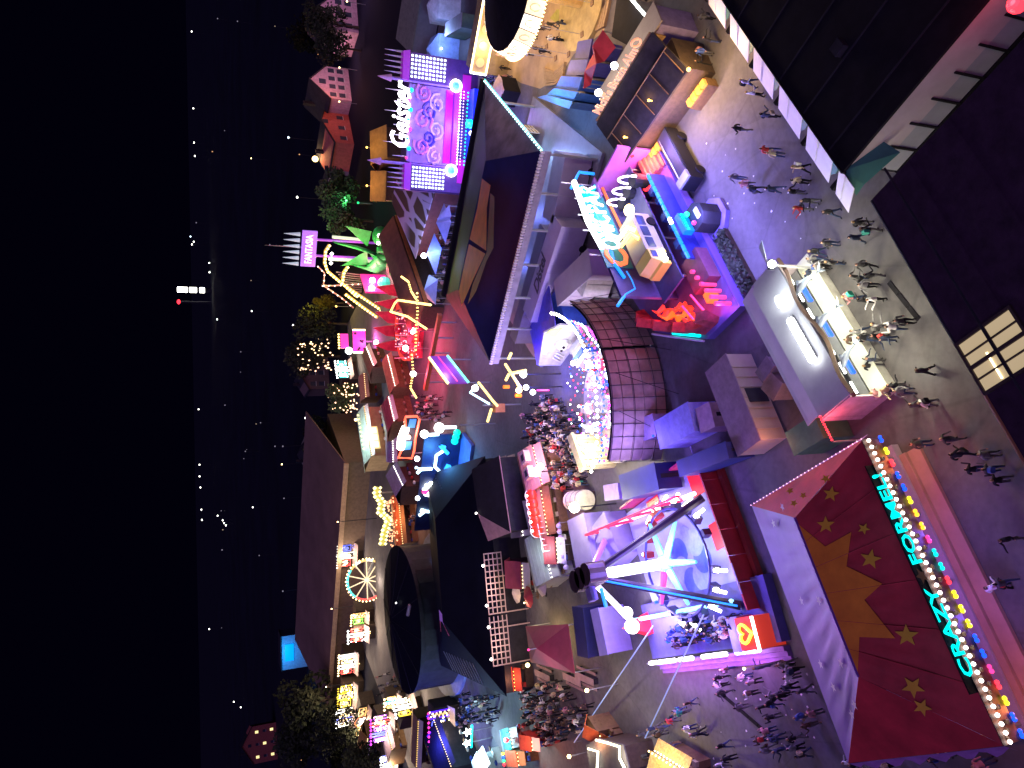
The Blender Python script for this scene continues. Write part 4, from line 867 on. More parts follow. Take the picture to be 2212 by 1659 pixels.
# white-and-blue house kiosk
A = at(Z(1, 0, 870, 1430), .0); B = at(Z(1, 0, 1090, 1270), 0)
fr = Fr(at(Z(1, 0, 600, 1260), 0), at(Z(1, 0, 650, 1060), 0)); fr = Fr(at(Z(1, 0, 860, 1400), 0), ang=R_(-36))
hk = thing('house_kiosk', 'small white and blue house-shaped kiosk with peach roof strip', 'kiosk', fr)
MB().box(-3.6, 0, 0, 3.6, 0, 3.0).build('wall', pm('pale_blue_wall', (.55, .62, .78), .6), hk)
MB().slab([(-3.7, 1.6, 3.4), (.1, 1.6, 3.4), (.1, 3.2, 3.0), (-3.7, 3.2, 3.0)], .1).build('roof', pm('peach_roof', (.6, .34, .2), .6), hk)
MB().slab([(-3.7, -.1, 3.0), (.1, -.1, 3.0), (.1, 1.58, 3.4), (-3.7, 1.58, 3.4)], .1).build('roof', pm('white_roof', (.65, .65, .7), .6), hk)
MB().slab([(-4.6, -2.4, 1.9), (.0, -2.4, 1.9), (-.2, -.1, 2.7), (-4, -.1, 2.7)], .08).build('awning', pm('sky_awning', (.03, .28, .75), .6), hk)
for k in range(2): MB().box(-3 + k * 1.5, -2.3 + k * 1.5, -.05, 0, 1.2, 2.4).build('window', MATS['dark_glass'], hk)
for k in range(2): 
    s_ = MB().box(.6, .7, -1.6 + k * 1.4, -.4 + k * 1.4, .3, 1.9).build('menu_board', white, hk)
    for j in range(3): MB().box(.71, .72, -1.5 + k * 1.4, -.5 + k * 1.4, .6 + j * .4, .7 + j * .4).build('menu_line', dark, s_)
light((-2, -1.6, 4.4), (.35, .6, 1), 520, hk, .4); MB().ball((-2, -1.3, 2.5), .14, 8, 6).build('awning_lamp', E_hot, hk)
# pink mushroom parasol and black stage box
f = Fr(at(Z(1, 0, 640, 960), 0), ang=0); t = thing('pink_parasol', 'pale pink round parasol beside the black stage box', 'parasol', f)
MB().cyl((0, 0), 1.6, 2.3, 3.0, 16, r1=.15).build('canopy', pm('pale_pink', (.55, .4, .48), .7), t); MB().cyl((0, 0), .05, 0, 2.4, 6).build('pole', steel, t)
f = Fr(at(Z(1, 0, 700, 960), 0), ang=SA); t = thing('stage_box', 'black equipment box with tiny lamps next to the pink parasol', 'box', f)
MB().box(0, 2.6, 0, 2.2, 0, 2.2).build('body', black, t); MB().box(-.1, 2.7, -.1, .5, 2.2, 2.3).build('lid', pm('blush_lid', (.5, .3, .32), .6), t)
for k in range(4): MB().ball((.4 + k * .6, .8 + .5 * (k % 2), 2.25), .08, 6, 4).build('spot', E_white, t)
# plain white tanks and tents at the top left
for i, (q, s, col, lab) in enumerate((((0, 0, 1950, 560), (4.2, 4.2, 3.2), (.3, .42, .75), 'blue-lit square white tent left of the gold sign'), ((0, 0, 1970, 110), (4, 4, 3.4), (.5, .5, .6), 'pale square tent at the upper frame edge'), ((0, 0, 2150, 300), (1.8, 7, 3), (.10, .2, .12), 'green and grey container behind the gold sign'))):
    f = Fr(at(Z(*q), 0), ang=R_(-14)); t = thing('square_tent' if i < 2 else 'storage_container', lab, 'tent' if i < 2 else 'container', f)
    mt = pm('tent_cloth_%s' % ('azure', 'pale', 'green')[i], col, .7); a, b_, h = s
    if i < 2:
        MB().add([(-a / 2, -b_ / 2, h), (a / 2, -b_ / 2, h), (a / 2, b_ / 2, h), (-a / 2, b_ / 2, h), (0, 0, h + 1.2)], [(0, 1, 4), (1, 2, 4), (2, 3, 4), (3, 0, 4)]).build('canopy', mt, t); MB().box(-a / 2 + .05, a / 2 - .05, -b_ / 2 + .05, b_ / 2 - .05, .02, h - .05).build('wall', mt, t)
    else:
        MB().box(-a / 2, a / 2, -b_ / 2, b_ / 2, .15, h).build('body', mt, t); MB().box(-a / 2 - .03, a / 2 + .03, -b_ / 2 - .03, b_ / 2 + .03, h, h + .1).build('roof', grey, t)
    if i == 0: light((1, -5, 4.4), (.3, .45, 1), 420, t, .4); MB().ball((0, -b_ / 2 - .15, 2.8), .14, 8, 6).build('lamp', E_hot, t)
# corrugated shed at the upper edge
f = Fr(at(Z(0, 0, 1500, 540), 3.5), at(Z(0, 0, 1560, 190), 3.5)); t = thing('grey_shed', 'long dim grey shed between the castle tower and frame edge', 'shed', f)
MB().slab([(-.3, 0, 3.5), (f.w + 3, 0, 3.5), (f.w + 3, 6, 4.8), (-.3, 6, 4.8)], .12).build('roof', pm('grey_roof', (.2, .2, .17), .7), t); MB().box(0, f.w + 2.8, .2, 5.8, 0, 3.4).build('wall', grey, t)
# ================================================================== containers and trucks between the rides
def roofbox(q, h, mat, label, name='storage_container', cat='container', lift=.1, ribs=True, roofmat=None):
    """box from the four pixels of its roof (near-left, near-right, far-right, far-left)"""
    f = Fr(at(q[0], h), at(q[1], h)); d = f.zz(q[3], h)[1]; d2 = f.zz(q[2], h)[1]; D = (d + d2) / 2
    t = thing(name, label, cat, f)
    MB().box(0, f.w, 0, D, lift, h - .08).build('body', mat, t); MB().box(-.04, f.w + .04, -.04, D + .04, h - .08, h).build('roof', roofmat or mat, t)
    if ribs:
        for k in range(1, max(2, int(f.w / .8))): MB().box(k * .8 - .05, k * .8 + .05, -.035, 0, lift + .1, h - .12).build('rib', mat, t)
        MB().box(f.w * .42, f.w * .58, -.06, -.03, lift + .2, lift + 1.9).build('door', dark, t)
    return t, f, D
bx = pm('cream_box', (.42, .33, .26), .65, .12, .5); 
t, f, D = roofbox([Z(2, 2, 1245, 1515), Z(2, 2, 885, 630), Z(2, 2, 670, 770), Z(2, 2, 985, 1645)], 2.7, bx, 'long cream box trailer behind the fish booth', 'box_trailer', 'trailer', .4, roofmat=pm('mauve_top', (.27, .19, .23), .65))
light((-.9, -.9, 2.9), (1, .35, .2), 60, t, .3)
roofbox([Z(2, 2, 625, 1395), Z(2, 2, 560, 1140), Z(2, 2, 430, 1150), Z(2, 2, 480, 1400)][:0] or [Z(2, 2, 775, 1380), Z(2, 2, 715, 1130), Z(2, 2, 555, 1140), Z(2, 2, 625, 1395)], 2.4, pm('dusty_pink_box', (.44, .31, .36), .65), 'small dusty-pink container between blue and cream boxes')
t, f, D = roofbox([Z(2, 2, 565, 1430), Z(2, 2, 490, 1130), Z(2, 2, 100, 1190), Z(2, 2, 215, 1560)], 2.7, pm('periwinkle_box', (.26, .26, .62), .6), 'wide periwinkle-blue container beside the brown curved wall')
light((1.2, D + 1.2, 4.0), (.25, .2, 1), 120, t, .3); MB().ball((1.2, D + .3, 2.9), .12, 6, 4).build('lamp', E_blue, t)
roofbox([Z(2, 2, 1380, 1110), Z(2, 2, 1470, 935), Z(2, 2, 1270, 925), Z(2, 2, 1240, 1060)], 1.8, pm('taupe_box', (.33, .26, .24), .7), 'low taupe box by the back of the fish booth', ribs=False)
roofbox([Z(2, 2, 1270, 920), Z(2, 2, 1385, 755), Z(2, 2, 1240, 750), Z(2, 2, 1170, 870)], 2.0, pm('greige_box', (.24, .2, .23), .7), 'dull grey box behind the low taupe box', ribs=False)
trk = pm('navy_truck_tarp', (.02, .03, .17), .5, .25, .6)
t, f, D = roofbox([Z(2, 3, 920, 190), Z(2, 3, 880, 20), Z(2, 3, 370, 130), Z(2, 3, 400, 370)], 3.2, trk, 'navy tarpaulin truck body beside the swing ride, near one', 'truck_body', 'truck', .9)
t, f, D = roofbox([Z(1, 3, 2130, 510), Z(1, 3, 2080, 240), Z(1, 3, 1730, 420), Z(1, 3, 1750, 600)], 3.2, trk, 'navy tarpaulin truck body farther back near the white tank', 'truck_body', 'truck', .9)
roofbox([Z(2, 3, 1600, 160), Z(2, 2, 1900, 1500), Z(2, 2, 1840, 1270), Z(2, 2, 1520, 1410)], 2.6, pm('green_tarp', (.08, .24, .11), .7, .3, 1), 'green tarpaulin roof tucked beside the star roof corner', 'tarp_store', 'store', ribs=False)
roofbox([Z(1, 3, 1720, 610), Z(1, 3, 1700, 450), Z(1, 3, 1570, 470), Z(1, 3, 1560, 650)], 2.6, pm('violet_box', (.2, .13, .42), .6), 'violet cube container beside the white tank', ribs=False)
roofbox([Z(1, 2, 2100, 1480), Z(1, 2, 2060, 1250), Z(1, 2, 1930, 1200), Z(1, 2, 1950, 1420)], 2.2, pm('mauve_box', (.3, .22, .33), .65), 'mauve container at the foot of the brown curved wall', ribs=False)
# white lit tank
f = Fr(at(Z(1, 3, 1490, 610), 0), ang=R_(10)); t = thing('white_tank', 'round white tank with hoops lit warm yellow', 'tank', f)
m = MB(); n = 16; m.vprism([(1.0 * math.cos(2 * math.pi * k / n), 1.2 + 1.0 * math.sin(2 * math.pi * k / n)) for k in range(n)], 0, 3.2); m.build('barrel', pm('ivory', (.68, .66, .5), .5), t)
for y in (.6, 1.6, 2.6): MB().tube([(1.03 * math.cos(2 * math.pi * k / n), y, 1.2 + 1.03 * math.sin(2 * math.pi * k / n)) for k in range(n)], .04, 4, closed=True).build('hoop', steel, t)
MB().box(-.8, .8, .3, 2.9, 0, .3).build('cradle', darkwood, t)
# lilac floor patches
struct('lilac_floor_patch', MB().poly([tuple(at(q, .008)) for q in (Z(1, 2, 1640, 1230), Z(1, 2, 1900, 1200), Z(1, 2, 2040, 1500), Z(1, 2, 1880, 1650), Z(1, 2, 1700, 1640))]), pm('lilac_ground', (.2, .09, .24), .8))

# ================================================================== whirl ride behind a curved brown scaffold wall
CX, CY, RW = -2.6, 63.3, 10.6
fr = Fr((CX, CY), ang=0)
wh = thing('whirl_ride', 'round whirling ride with curved brown back wall and dense coloured bulbs', 'ride', fr)
brk = pm('terracotta_panel', (.40, .28, .22), .75, .25, 1.2, bump=.2)
a0, a1, HW = -20, -112, 5.2
nA = 16
for k in range(nA):
    b0, b1 = R_(a0 + (a1 - a0) * k / nA), R_(a0 + (a1 - a0) * (k + .975) / nA)
    if k == 6: b1 = R_(a0 + (a1 - a0) * (k + .7) / nA)
    for j in range(5):
        z0, z1 = .15 + j * 1.0, 1.125 + j * 1.0; ro = RW + .5 * (5 - j) / 5
        P = [((ro) * math.cos(b), ro * math.sin(b), z) for z in (z0, z1) for b in (b0, b1)]; P2 = [((ro - .1) * math.cos(b), (ro - .1) * math.sin(b), z) for z in (z0, z1) for b in (b0, b1)]
        MB().add(P + P2, [(0, 1, 3, 2), (4, 6, 7, 5), (0, 4, 5, 1), (2, 3, 7, 6), (0, 2, 6, 4), (1, 5, 7, 3)]).build('wall_panel', brk, wh)
bk = MB()
for k in range(30):
    b0, b1 = R_(a0 + (a1 - a0) * k / 30), R_(a0 + (a1 - a0) * (k + 1) / 30); bk.add([((RW - .15) * math.cos(b), (RW - .15) * math.sin(b), z) for z in (.05, HW) for b in (b0, b1)], [(0, 1, 3, 2)])
bk.build('gap_light_block', black, wh)  # added black sheet, blocks light leaking between the panels
for k in range(nA + 1):
    b = R_(a0 + (a1 - a0) * k / nA); MB().tube([((RW + .65) * math.cos(b), (RW + .65) * math.sin(b), 0), ((RW + .1) * math.cos(b), (RW + .1) * math.sin(b), HW + .1)], .028, 5).build('scaffold_post', dark, wh)
for z in (1.1, 3.1, 5.1): MB().tube([((RW + .62 - .09 * z) * math.cos(R_(a0 + (a1 - a0) * k / 30)), (RW + .62 - .09 * z) * math.sin(R_(a0 + (a1 - a0) * k / 30)), z) for k in range(31)], .025, 5).build('scaffold_rail', dark, wh)
for k in range(0, nA - 1, 3):
    b = R_(a0 + (a1 - a0) * k / nA); c_ = R_(a0 + (a1 - a0) * (k + 2) / nA); MB().tube([((RW + 2.2) * math.cos(c_), (RW + 2.2) * math.sin(c_), 0), ((RW + .2) * math.cos(b), (RW + .2) * math.sin(b), 4.6)], .025, 5).build('stay', dark, wh)
MB().cyl((.6, -3.4), 5.6, .02, .7, 32).build('platform', pm('mosaic_floor', (.3, .26, .32), .4, .4, 1.5), wh)
MB().cyl((.6, -3.4), .9, .7, 2.4, 12).build('hub', steel, wh)
arcb = [(9.6 * math.cos(R_(b)) - .3, 9.6 * math.sin(R_(b)) + .6, 5.6) for b in range(-8, -128, -6)]
bulbs(arcb, .55, .18, E_white, wh)
for rr, z, st, mt in ((9.3, 4.9, .5, E_blue), (9.1, 4.3, .6, E_pink), (8.9, 3.6, .45, pe('bulb_ice', (.6, .85, 1), 6)), (8.6, 2.9, .5, E_mag)):
    bulbs([(rr * math.cos(R_(b)) - .3, rr * math.sin(R_(b)) + .6, z + .25 * math.sin(b)) for b in range(-12, -124, -8)], st, .15, mt, wh)
hood = pm('silver_hood', (.55, .55, .6), .3, .2, 2, .3)
MB().cyl((-.3, .4), 9.3, 4.9, 5.5, 24, r1=8.9, cap=False).build('rim', pe('rim_glow', (.8, .85, 1), .35), wh) if False else None
gm_ = [pm('gondola_red', (.5, .03, .06), .3), pm('gondola_silver', (.5, .5, .55), .25), pm('gondola_blue', (.05, .12, .5), .3)]
cols = [E_white, E_red, E_blue, E_mag, E_hot]
for g in range(4):
    ga = g * math.pi / 2 + .5; gx, gy = .6 + 3.0 * math.cos(ga), -3.4 + 3.0 * math.sin(ga)
    MB().tube([(.6, -3.4, 1.6), (gx, gy, 1.3)], .18, 6).build('arm', steel, wh)
    for k in range(4):
        a = ga + k * math.pi / 2 + .4; x, y = gx + 1.35 * math.cos(a), gy + 1.35 * math.sin(a)
        m = MB(); m.ball((x, y, 1.35), .6, 10, 6, .75); m.build('gondola', gm_[(g + k) % 3], wh, smooth=True)
        MB().box(x - .4, x + .4, y - .4, y + .4, 1.75, 1.9).build('gondola_top', hood, wh)
        for j in range(3): MB().ball((x + .5 * math.cos(2.1 * j + g), y + .5 * math.sin(2.1 * j + g), 2.1), .13, 6, 4).build('gondola_lamp', cols[(g * 2 + k + j) % 5], wh)
for ci, mt in enumerate((E_white, E_blue, E_red, E_mag, MATS['bulb_ice'])):
    m = MB()
    for k in range(44):
        a = rnd.uniform(0, 6.28); r_ = 5.6 * math.sqrt(rnd.random()); m.gem((.6 + r_ * math.cos(a), -3.4 + r_ * math.sin(a), rnd.uniform(1.5, 3.2)), rnd.uniform(.06, .13))
    m.build('show_lamps', mt, wh, 'stuff')
for k in range(5):
    a = R_(-25 - 24 * k); light((7.6 * math.cos(a) - .3, 7.6 * math.sin(a) + .4, 4.6), ((1, .9, 1), (.4, .4, 1), (1, .5, .9), (.6, .7, 1), (1, .85, .6))[k], 330, wh, .5)
light((-6.5, 5.5, 5.2), (.55, .2, 1), 700, wh, .4); light((-9, -2.5, 5), (1, .9, .55), 1300, wh, .4)
for x, y, z, mt, r_ in ((-6.5, 5.5, 4.6, E_lav, .5), (-5.9, 4.9, 4.4, E_lav, .4), (-9, -2.5, 4.5, pe('lamp_butter', (1, .95, .7), 12), .5), (3.6, 8.4, 4.5, E_hot, .38), (2.2, 8.2, 4.3, E_hot, .3)):
    MB().cyl((x, y), .06, 0, z, 6).build('added_mast', dark, wh); MB().ball((x, y, z), r_, 10, 8).build('flood_lamp', mt, wh)
light((3, 7.4, 5), (.05, .05, 1), 1100, wh, .4)
# cream facade end panel
f = Fr(at(Z(1, 3, 1690, 260), 0), at(Z(1, 2, 1560, 1450), 0)); t = thing('cream_facade', 'cream lit facade panel with round window at the crowd edge', 'facade', f)
MB().box(0, f.w, 0, .5, 0, 3.4).build('wall', pm('cream_lit', (.62, .55, .3), .6), t)
for k in range(5): MB().box(k * f.w / 5 + .1, k * f.w / 5 + .35, -.15, 0, 0, 3.2).build('column', MATS['cream_lit'], t)
MB().box(-.1, f.w + .1, -.25, .7, 3.4, 3.7).build('cornice', MATS['cream_lit'], t); MB().cyl((0, 0), .45, 0, .1, 14).build('round_window', dark, t).matrix_local = Matrix.Translation((f.w * .8, .72, 2.3)) @ Matrix.Rotation(R_(90), 4, 'X')
light((f.w * .4, -1.2, 3.0), (1, .85, .4), 160, t, .4); MB().ball((f.w * .4, -.4, 3.0), .16, 8, 6).build('lamp', E_warm, t)

# skull booth
f = Fr(at(Z(1, 2, 1110, 750)), at(Z(1, 2, 1410, 350))); t = thing('skull_booth', 'booth with grey skull-painted front and lit yellow gable tip', 'booth', f)
bone = pm('bone_grey', (.46, .47, .52), .6, .3, 1.2, bump=.3)
MB().vprism([(0, 0), (f.w, 0), (f.w + .3, 3.4), (f.w - 1.2, 4.6), (0, 2.6)], .0, .2).build('front', bone, t)
MB().slab([(-.2, .2, 2.7), (f.w, .2, 3.8), (f.w, 5, 3.3), (-.2, 5, 2.4)], .12).build('roof', pm('royal_roof', (.06, .05, .45), .6), t); MB().box(0, f.w - .2, .3, 4.8, 0, 2.4).build('wall', blue, t)
MB().vprism([(f.w - 1.9, 3.1), (f.w - .2, 3.0), (f.w - .5, 4.2), (f.w - 1.3, 4.4)], -.1, 0).build('gable_light', pe('gable_yellow', (.8, .85, .3), .8), t)
sk = MB(); sk.ball((f.w * .62, -.15, 1.9), .75, 12, 8); sk.box(f.w * .62 - .4, f.w * .62 + .4, -.5, 0, 1.0, 1.5); sk.build('skull', pm('skull_white', (.65, .65, .66), .6), t)
for s_ in (-1, 1): MB().ball((f.w * .62 + .28 * s_, -.8, 2.0), .17, 8, 6).build('eye_socket', black, t)
for k in range(3): MB().tube([(1 + k * .5, -.1, .5), (1.8 + k * .5, -.15, 1.7)], .1, 6).build('bone', MATS['skull_white'], t)
light((f.w * .6, -2.5, 4.5), (.8, .85, 1), 50, t, .4); MB().ball((f.w * .45, -.4, 3.4), .2, 8, 6).build('spot', E_hot, t)
f = Fr(at(Z(1, 2, 1520, 650), 0), ang=SA); t = thing('crate_stack', 'stack of pale crates and boards with a lamp by the curved wall', 'crates', f)
for k in range(4): MB().box(k * .55, k * .55 + .5, 0, 2.2, 0, 1.6 + .2 * (k % 2)).build('board', (white, blue, tan, steel)[k], t)
MB().ball((.2, 1.6, 2.2), .26, 8, 6).build('lamp', E_white, t); MB().cyl((.2, 1.6), .05, 1.4, 2.1, 6).build('lamp_stem', steel, t); light((.2, 1.6, 2.9), (1, .9, .75), 180, t, .2)

# gold neon boom figures
def neon_mast(q, h, label, segs, mat, name='neon_mast'):
    f = Fr(at(q, 0), ang=0); t = thing(name, label, 'light mast', f)
    MB().cyl((0, 0), .1, 0, h, 8).build('mast', steel, t)
    for sg in segs:
        P = [f.L(at(p, h)) for p in sg]; P = [(p[0], p[1], h + .0) for p in P]; MB().tube(P, .16, 6).build('neon_tube', mat, t)
    return t, f
t, f = neon_mast(Z(1, 2, 700, 1150), 5.0, 'gold neon branching boom beside the blue floodlight', [[Z(1, 2, 600, 620), Z(1, 2, 572, 680)], [Z(1, 2, 540, 735), Z(1, 2, 600, 830), Z(1, 2, 700, 985)], [Z(1, 2, 600, 830), Z(1, 2, 750, 800)], [Z(1, 2, 575, 840), Z(1, 2, 545, 900)]], pe('neon_straw', (1, .75, .25), 2.2))
for p in (Z(1, 2, 545, 970), Z(1, 2, 670, 1060)):
    l = f.L(at(p, 4.6)); MB().cyl((l[0], l[1]), .2, 4.2, 4.9, 8).build('orange_lantern', E_or, t)
l = f.L(at(Z(1, 2, 680, 1005), 4.8)); MB().ball((l[0], l[1], 4.8), .35, 8, 6).build('lamp', E_warm, t); light((l[0], l[1] - .5, 5.4), (1, .7, .3), 260, t, .3)
l = f.L(at(Z(1, 2, 825, 1025), 4.2)); MB().ball((l[0], l[1], 4.2), .3, 8, 6).build('lamp', E_hot, t)
a_, b_ = f.L(at(Z(1, 2, 870, 1005), 3)), f.L(at(Z(1, 2, 990, 1005), 3)); MB().tube([a_, b_], .09, 6).build('red_tube', E_pink, t)
t, f = neon_mast(Z(1, 2, 440, 1350), 5.0, 'angled gold and ice-blue light tubes beside the marquee sign', [[Z(1, 2, 262, 925), Z(1, 2, 410, 1115), Z(1, 2, 455, 1165)], [Z(1, 2, 395, 1200), Z(1, 2, 355, 1330)]], MATS['neon_straw'])
P = [f.L(at(q, 5)) for q in (Z(1, 2, 240, 950), Z(1, 2, 175, 1030), Z(1, 2, 370, 1145))]; MB().tube(P, .14, 6).build('ice_tube', pe('tube_ice', (.5, .8, 1), 3.5), t); MB().ball(f.L(at(Z(1, 2, 225, 985), 5.2)), .42, 10, 8).build('lamp', E_hot, t)
l = f.L(at(Z(1, 2, 430, 1190), 4.5)); MB().box(l[0] - .5, l[0] + .5, l[1] - .5, l[1] + .5, 3.4, 4.6).build('gondola', pm('copper', (.4, .16, .08), .4), t)
# marquee sign with bulb border
f = Fr(at(Z(0, 2, 2080, 925), 3.5), at(Z(0, 2, 1865, 650), 3.5)); t = thing('marquee_sign', 'slanted purple marquee sign with yellow and mint bulb borders', 'sign', f)
MB().box(0, f.w, 0, .2, 3.4, 6.2).build('panel', pe('panel_purple', (.3, .06, .55), .55), t)
bulbs([(0, -.1, 3.4), (f.w, -.1, 3.4)], .5, .2, pe('bulb_mint', (.15, 1, .7), 3), t); bulbs([(-.2, -.1, 6.3), (f.w - .6, -.1, 6.3)], .5, .24, pe('bulb_lemon', (1, .8, .25), 3.5), t)
MB().tube([(.3, -.1, 4.8), (f.w - .5, -.1, 4.9)], .08, 6).build('pink_line', E_pink, t)
for x in (.6, f.w - .6): MB().cyl((x, .3), .1, 0, 3.6, 8).build('post', steel, t)
light((f.w / 2, -1.5, 5), (.6, .3, 1), 160, t, .4)
# ================================================================== pendulum swing ride
fr = Fr(at((1600, 1308), 1.0), ang=R_(29))
sw = thing('pendulum_ride', 'giant pendulum swing with lit white arm and blue-white floor', 'ride', fr)
F_ = {k: fr.L(at(q, 1.0)) for k, q in dict(a=(1518, 1075), b=(1600, 1308), c=(1375, 1352), d=(1312, 1157)).items()}
pv = fr.L(at((1271, 1246), 9.4))
fx1 = max(F_['a'][0], F_['d'][0]); fy1 = (F_['c'][1] + F_['d'][1]) / 2
floorm = pm('pale_blue_floor', (.32, .34, .66), .4, .15, .8)
MB().box(-.8, fx1 + .8, -.8, fy1 * .78, .02, .6).build('platform', floorm, sw)
for (x, y) in ((fx1 - .8, .2), (-.2, .4), (fx1 * .5, -.3), (fx1 - .6, fy1 * .45)): MB().box(x - .9, x + 1.1, y - .6, y + 1.3, .6, .66).build('floor_tile', pe('tile_red', (1, .03, .05), .55, False, (.5, .02, .03)), sw)
for k in range(7): MB().cyl((fx1 * .45 + 1.7 * math.cos(k * .9), 4.5 + 1.5 * math.sin(k * .9)), 1.1, .6, .63 + .003 * k, 18).build('floor_disc', pm('floor_disc_blue', (.1, .16, .6), .4) if k % 2 else pm('floor_disc_pale', (.3, .36, .75), .4), sw)
legm = pm('leg_steel', (.05, .04, .06), .4, .2, 1, .3)
for k in 'ab':
    MB().tube([F_[k], pv], .34, 8, r2=.26).build('leg', legm, sw)
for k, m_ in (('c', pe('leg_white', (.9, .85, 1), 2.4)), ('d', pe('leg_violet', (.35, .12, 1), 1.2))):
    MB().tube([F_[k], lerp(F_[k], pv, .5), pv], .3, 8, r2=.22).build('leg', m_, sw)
for a, b, m_ in (('a', 'd', pe('rail_pinkwhite', (1, .6, .9), 3.2)), ('b', 'c', pe('rail_ice', (.3, .7, 1), 2.2))):
    A_, B_ = F_[a], F_[b]; MB().tube([(A_[0] + .4, A_[1], 1.6), (B_[0] + .5, B_[1], 1.6)], .17, 6).build('light_rail', m_, sw)
MB().tube([lerp(F_['b'], pv, .05), lerp(F_['b'], pv, .95)], .08, 6).build('leg_light', E_sky, sw).location = (-.25, -.45, 0)
MB().box(pv[0] - .75, pv[0] + .75, pv[1] - 1.5, pv[1] + 1.5, pv[2] - .8, pv[2] + .7).build('pivot_head', pm('brown_machinery', (.16, .09, .07), .5, .3, 2), sw)
for dy in (-1.0, 0, 1.0): MB().cyl((pv[0], pv[1] + dy), .85, pv[2] - .6, pv[2] + .78, 14).build('motor_ring', pm('dark_machinery', (.09, .06, .06), .5), sw)
MB().box(pv[0] - 1.8, pv[0] - .8, pv[1] - .3, pv[1] + .5, pv[2] - .2, pv[2] + .3).build('motor_box', pm('lilac_motor', (.35, .3, .6), .5), sw)
MB().box(pv[0] - 2.6, pv[0] - 1.2, pv[1] - 1.2, pv[1] - 1.0, pv[2] - .3, pv[2] - .1).build('head_light', E_sky, sw)
hub = fr.L(at((1437, 1217), 3.2))
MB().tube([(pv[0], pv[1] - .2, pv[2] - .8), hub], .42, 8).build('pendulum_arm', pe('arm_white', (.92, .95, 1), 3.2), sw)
MB().ball(hub, .7, 10, 8).build('hub', pm('hub_teal', (.2, .5, .55), .3), sw)
teal_e = pe('blade_teal', (.15, .75, .85), .8, False, (.2, .6, .65))
ga = []
for k in range(6):
    a = k * math.pi / 3 + .25; e = (hub[0] + 3.6 * math.cos(a), hub[1] + 3.6 * math.sin(a), hub[2] - .3)
    MB().tube([hub, lerp(hub, e, .6), e], .3, 6, r2=.14).build('blade', teal_e if k != 2 else pe('blade_pink', (1, .1, .35), .9), sw)
    if k in (0, 2, 4): ga.append((a, e))
seatr = pm('seat_red', (.4, .03, .03), .4)
for i in range(20):
    a = .2 + i * 2 * math.pi / 20
    if i in (4, 5, 14): continue
    x, y = hub[0] + 4.3 * math.cos(a), hub[1] + 4.3 * math.sin(a)
    s_ = MB().box(-.3, .3, -.25, .25, 1.2, 1.9); s_ = s_.build('seat', seatr if 0 <= i < 6 else pm('seat_dark', (.05, .05, .12), .4), sw); s_.location = (x, y, .3); s_.rotation_euler = (0, 0, a)
    if i in (0, 1, 2, 3, 8, 9, 11, 12, 13, 16, 17, 18, 19): MB().ball((x + .45 * math.cos(a), y + .45 * math.sin(a), 1.95), .2, 8, 6).build('seat_lamp', pe('seat_glow', (1, .93, .85), 9), sw); MB().tube([(x + .3 * math.cos(a), y + .3 * math.sin(a), 2.2), (x + 1.0 * math.cos(a), y + 1.0 * math.sin(a), 1.5)], .13, 6).build('seat_light_bar', MATS['seat_glow'], sw)
MB().tube([(hub[0] + 4.2 * math.cos(2 * math.pi * k / 24), hub[1] + 4.2 * math.sin(2 * math.pi * k / 24), 2.2) for k in range(24)], .1, 6, closed=True).build('gondola_ring', pm('ring_indigo', (.06, .06, .25), .4), sw)
for x, y, z, c_, p_ in ((2, 1, 7.4, (.26, .16, 1), 700), (fx1 - 1, 2, 7.2, (.3, .16, 1), 700), (4.5, fy1 * .6, 7.5, (.25, .13, 1), 900), (hub[0], hub[1] - 1.5, 4.6, (.75, .78, 1), 420)): light((x, y, z), c_, p_, sw, .5)
# red fence, dark walkway on the near side
redf = pm('red_fence_panel', (.42, .03, .05), .5, .25, 1)
for k in range(6): MB().box(-.6 + k * (fx1 + 1.2) / 6, -.65 + (k + 1) * (fx1 + 1.2) / 6, -1.7, -1.55, .1, 1.9).build('fence_panel', redf, sw)
MB().box(-.7, fx1 + .7, -2.3, -1.9, .02, .5).build('fence_step', pm('dark_red_step', (.25, .03, .04), .5), sw)
for x in (.5, fx1 - .8): MB().tube([(x, -1.75, 1.95), (x + 2.2, -1.75, 1.95)], .06, 5).build('hand_rail', pm('lilac_rail', (.5, .45, .75), .4), sw)
MB().box(fx1 + .9, fx1 + 1.05, 0, fy1 * .7, .1, 1.9).build('side_fence', pm('side_fence_red', (.45, .03, .12), .5), sw)
# far panels: lilac boards on frames behind the ride
lp_ = pm('lilac_board', (.30, .26, .55), .6, .15, .7)
# bright control lamp with red cone
f = Fr(at((1415, 1345), 0), ang=R_(29)); t = thing('control_tower', 'red control post with dazzling white lamps by the pendulum ride', 'control post', f)
MB().add([(-1.2, -.8, 0), (1.2, -.8, 0), (1.2, .8, 0), (-1.2, .8, 0), (0, 0, 3.4)], [(0, 1, 4), (1, 2, 4), (2, 3, 4), (3, 0, 4), (3, 2, 1, 0)]).build('cone', pe('cone_red', (1, .02, .08), .7, False, (.5, .02, .05)), t)
MB().ball((-.1, -.9, 2.9), .62, 12, 8).build('flood_lamp', E_white, t); MB().ball((1.1, -.7, 2.9), .5, 12, 8).build('flood_lamp', E_white, t)
light((0, -1.8, 3.6), (.9, .75, 1), 600, t, .4)
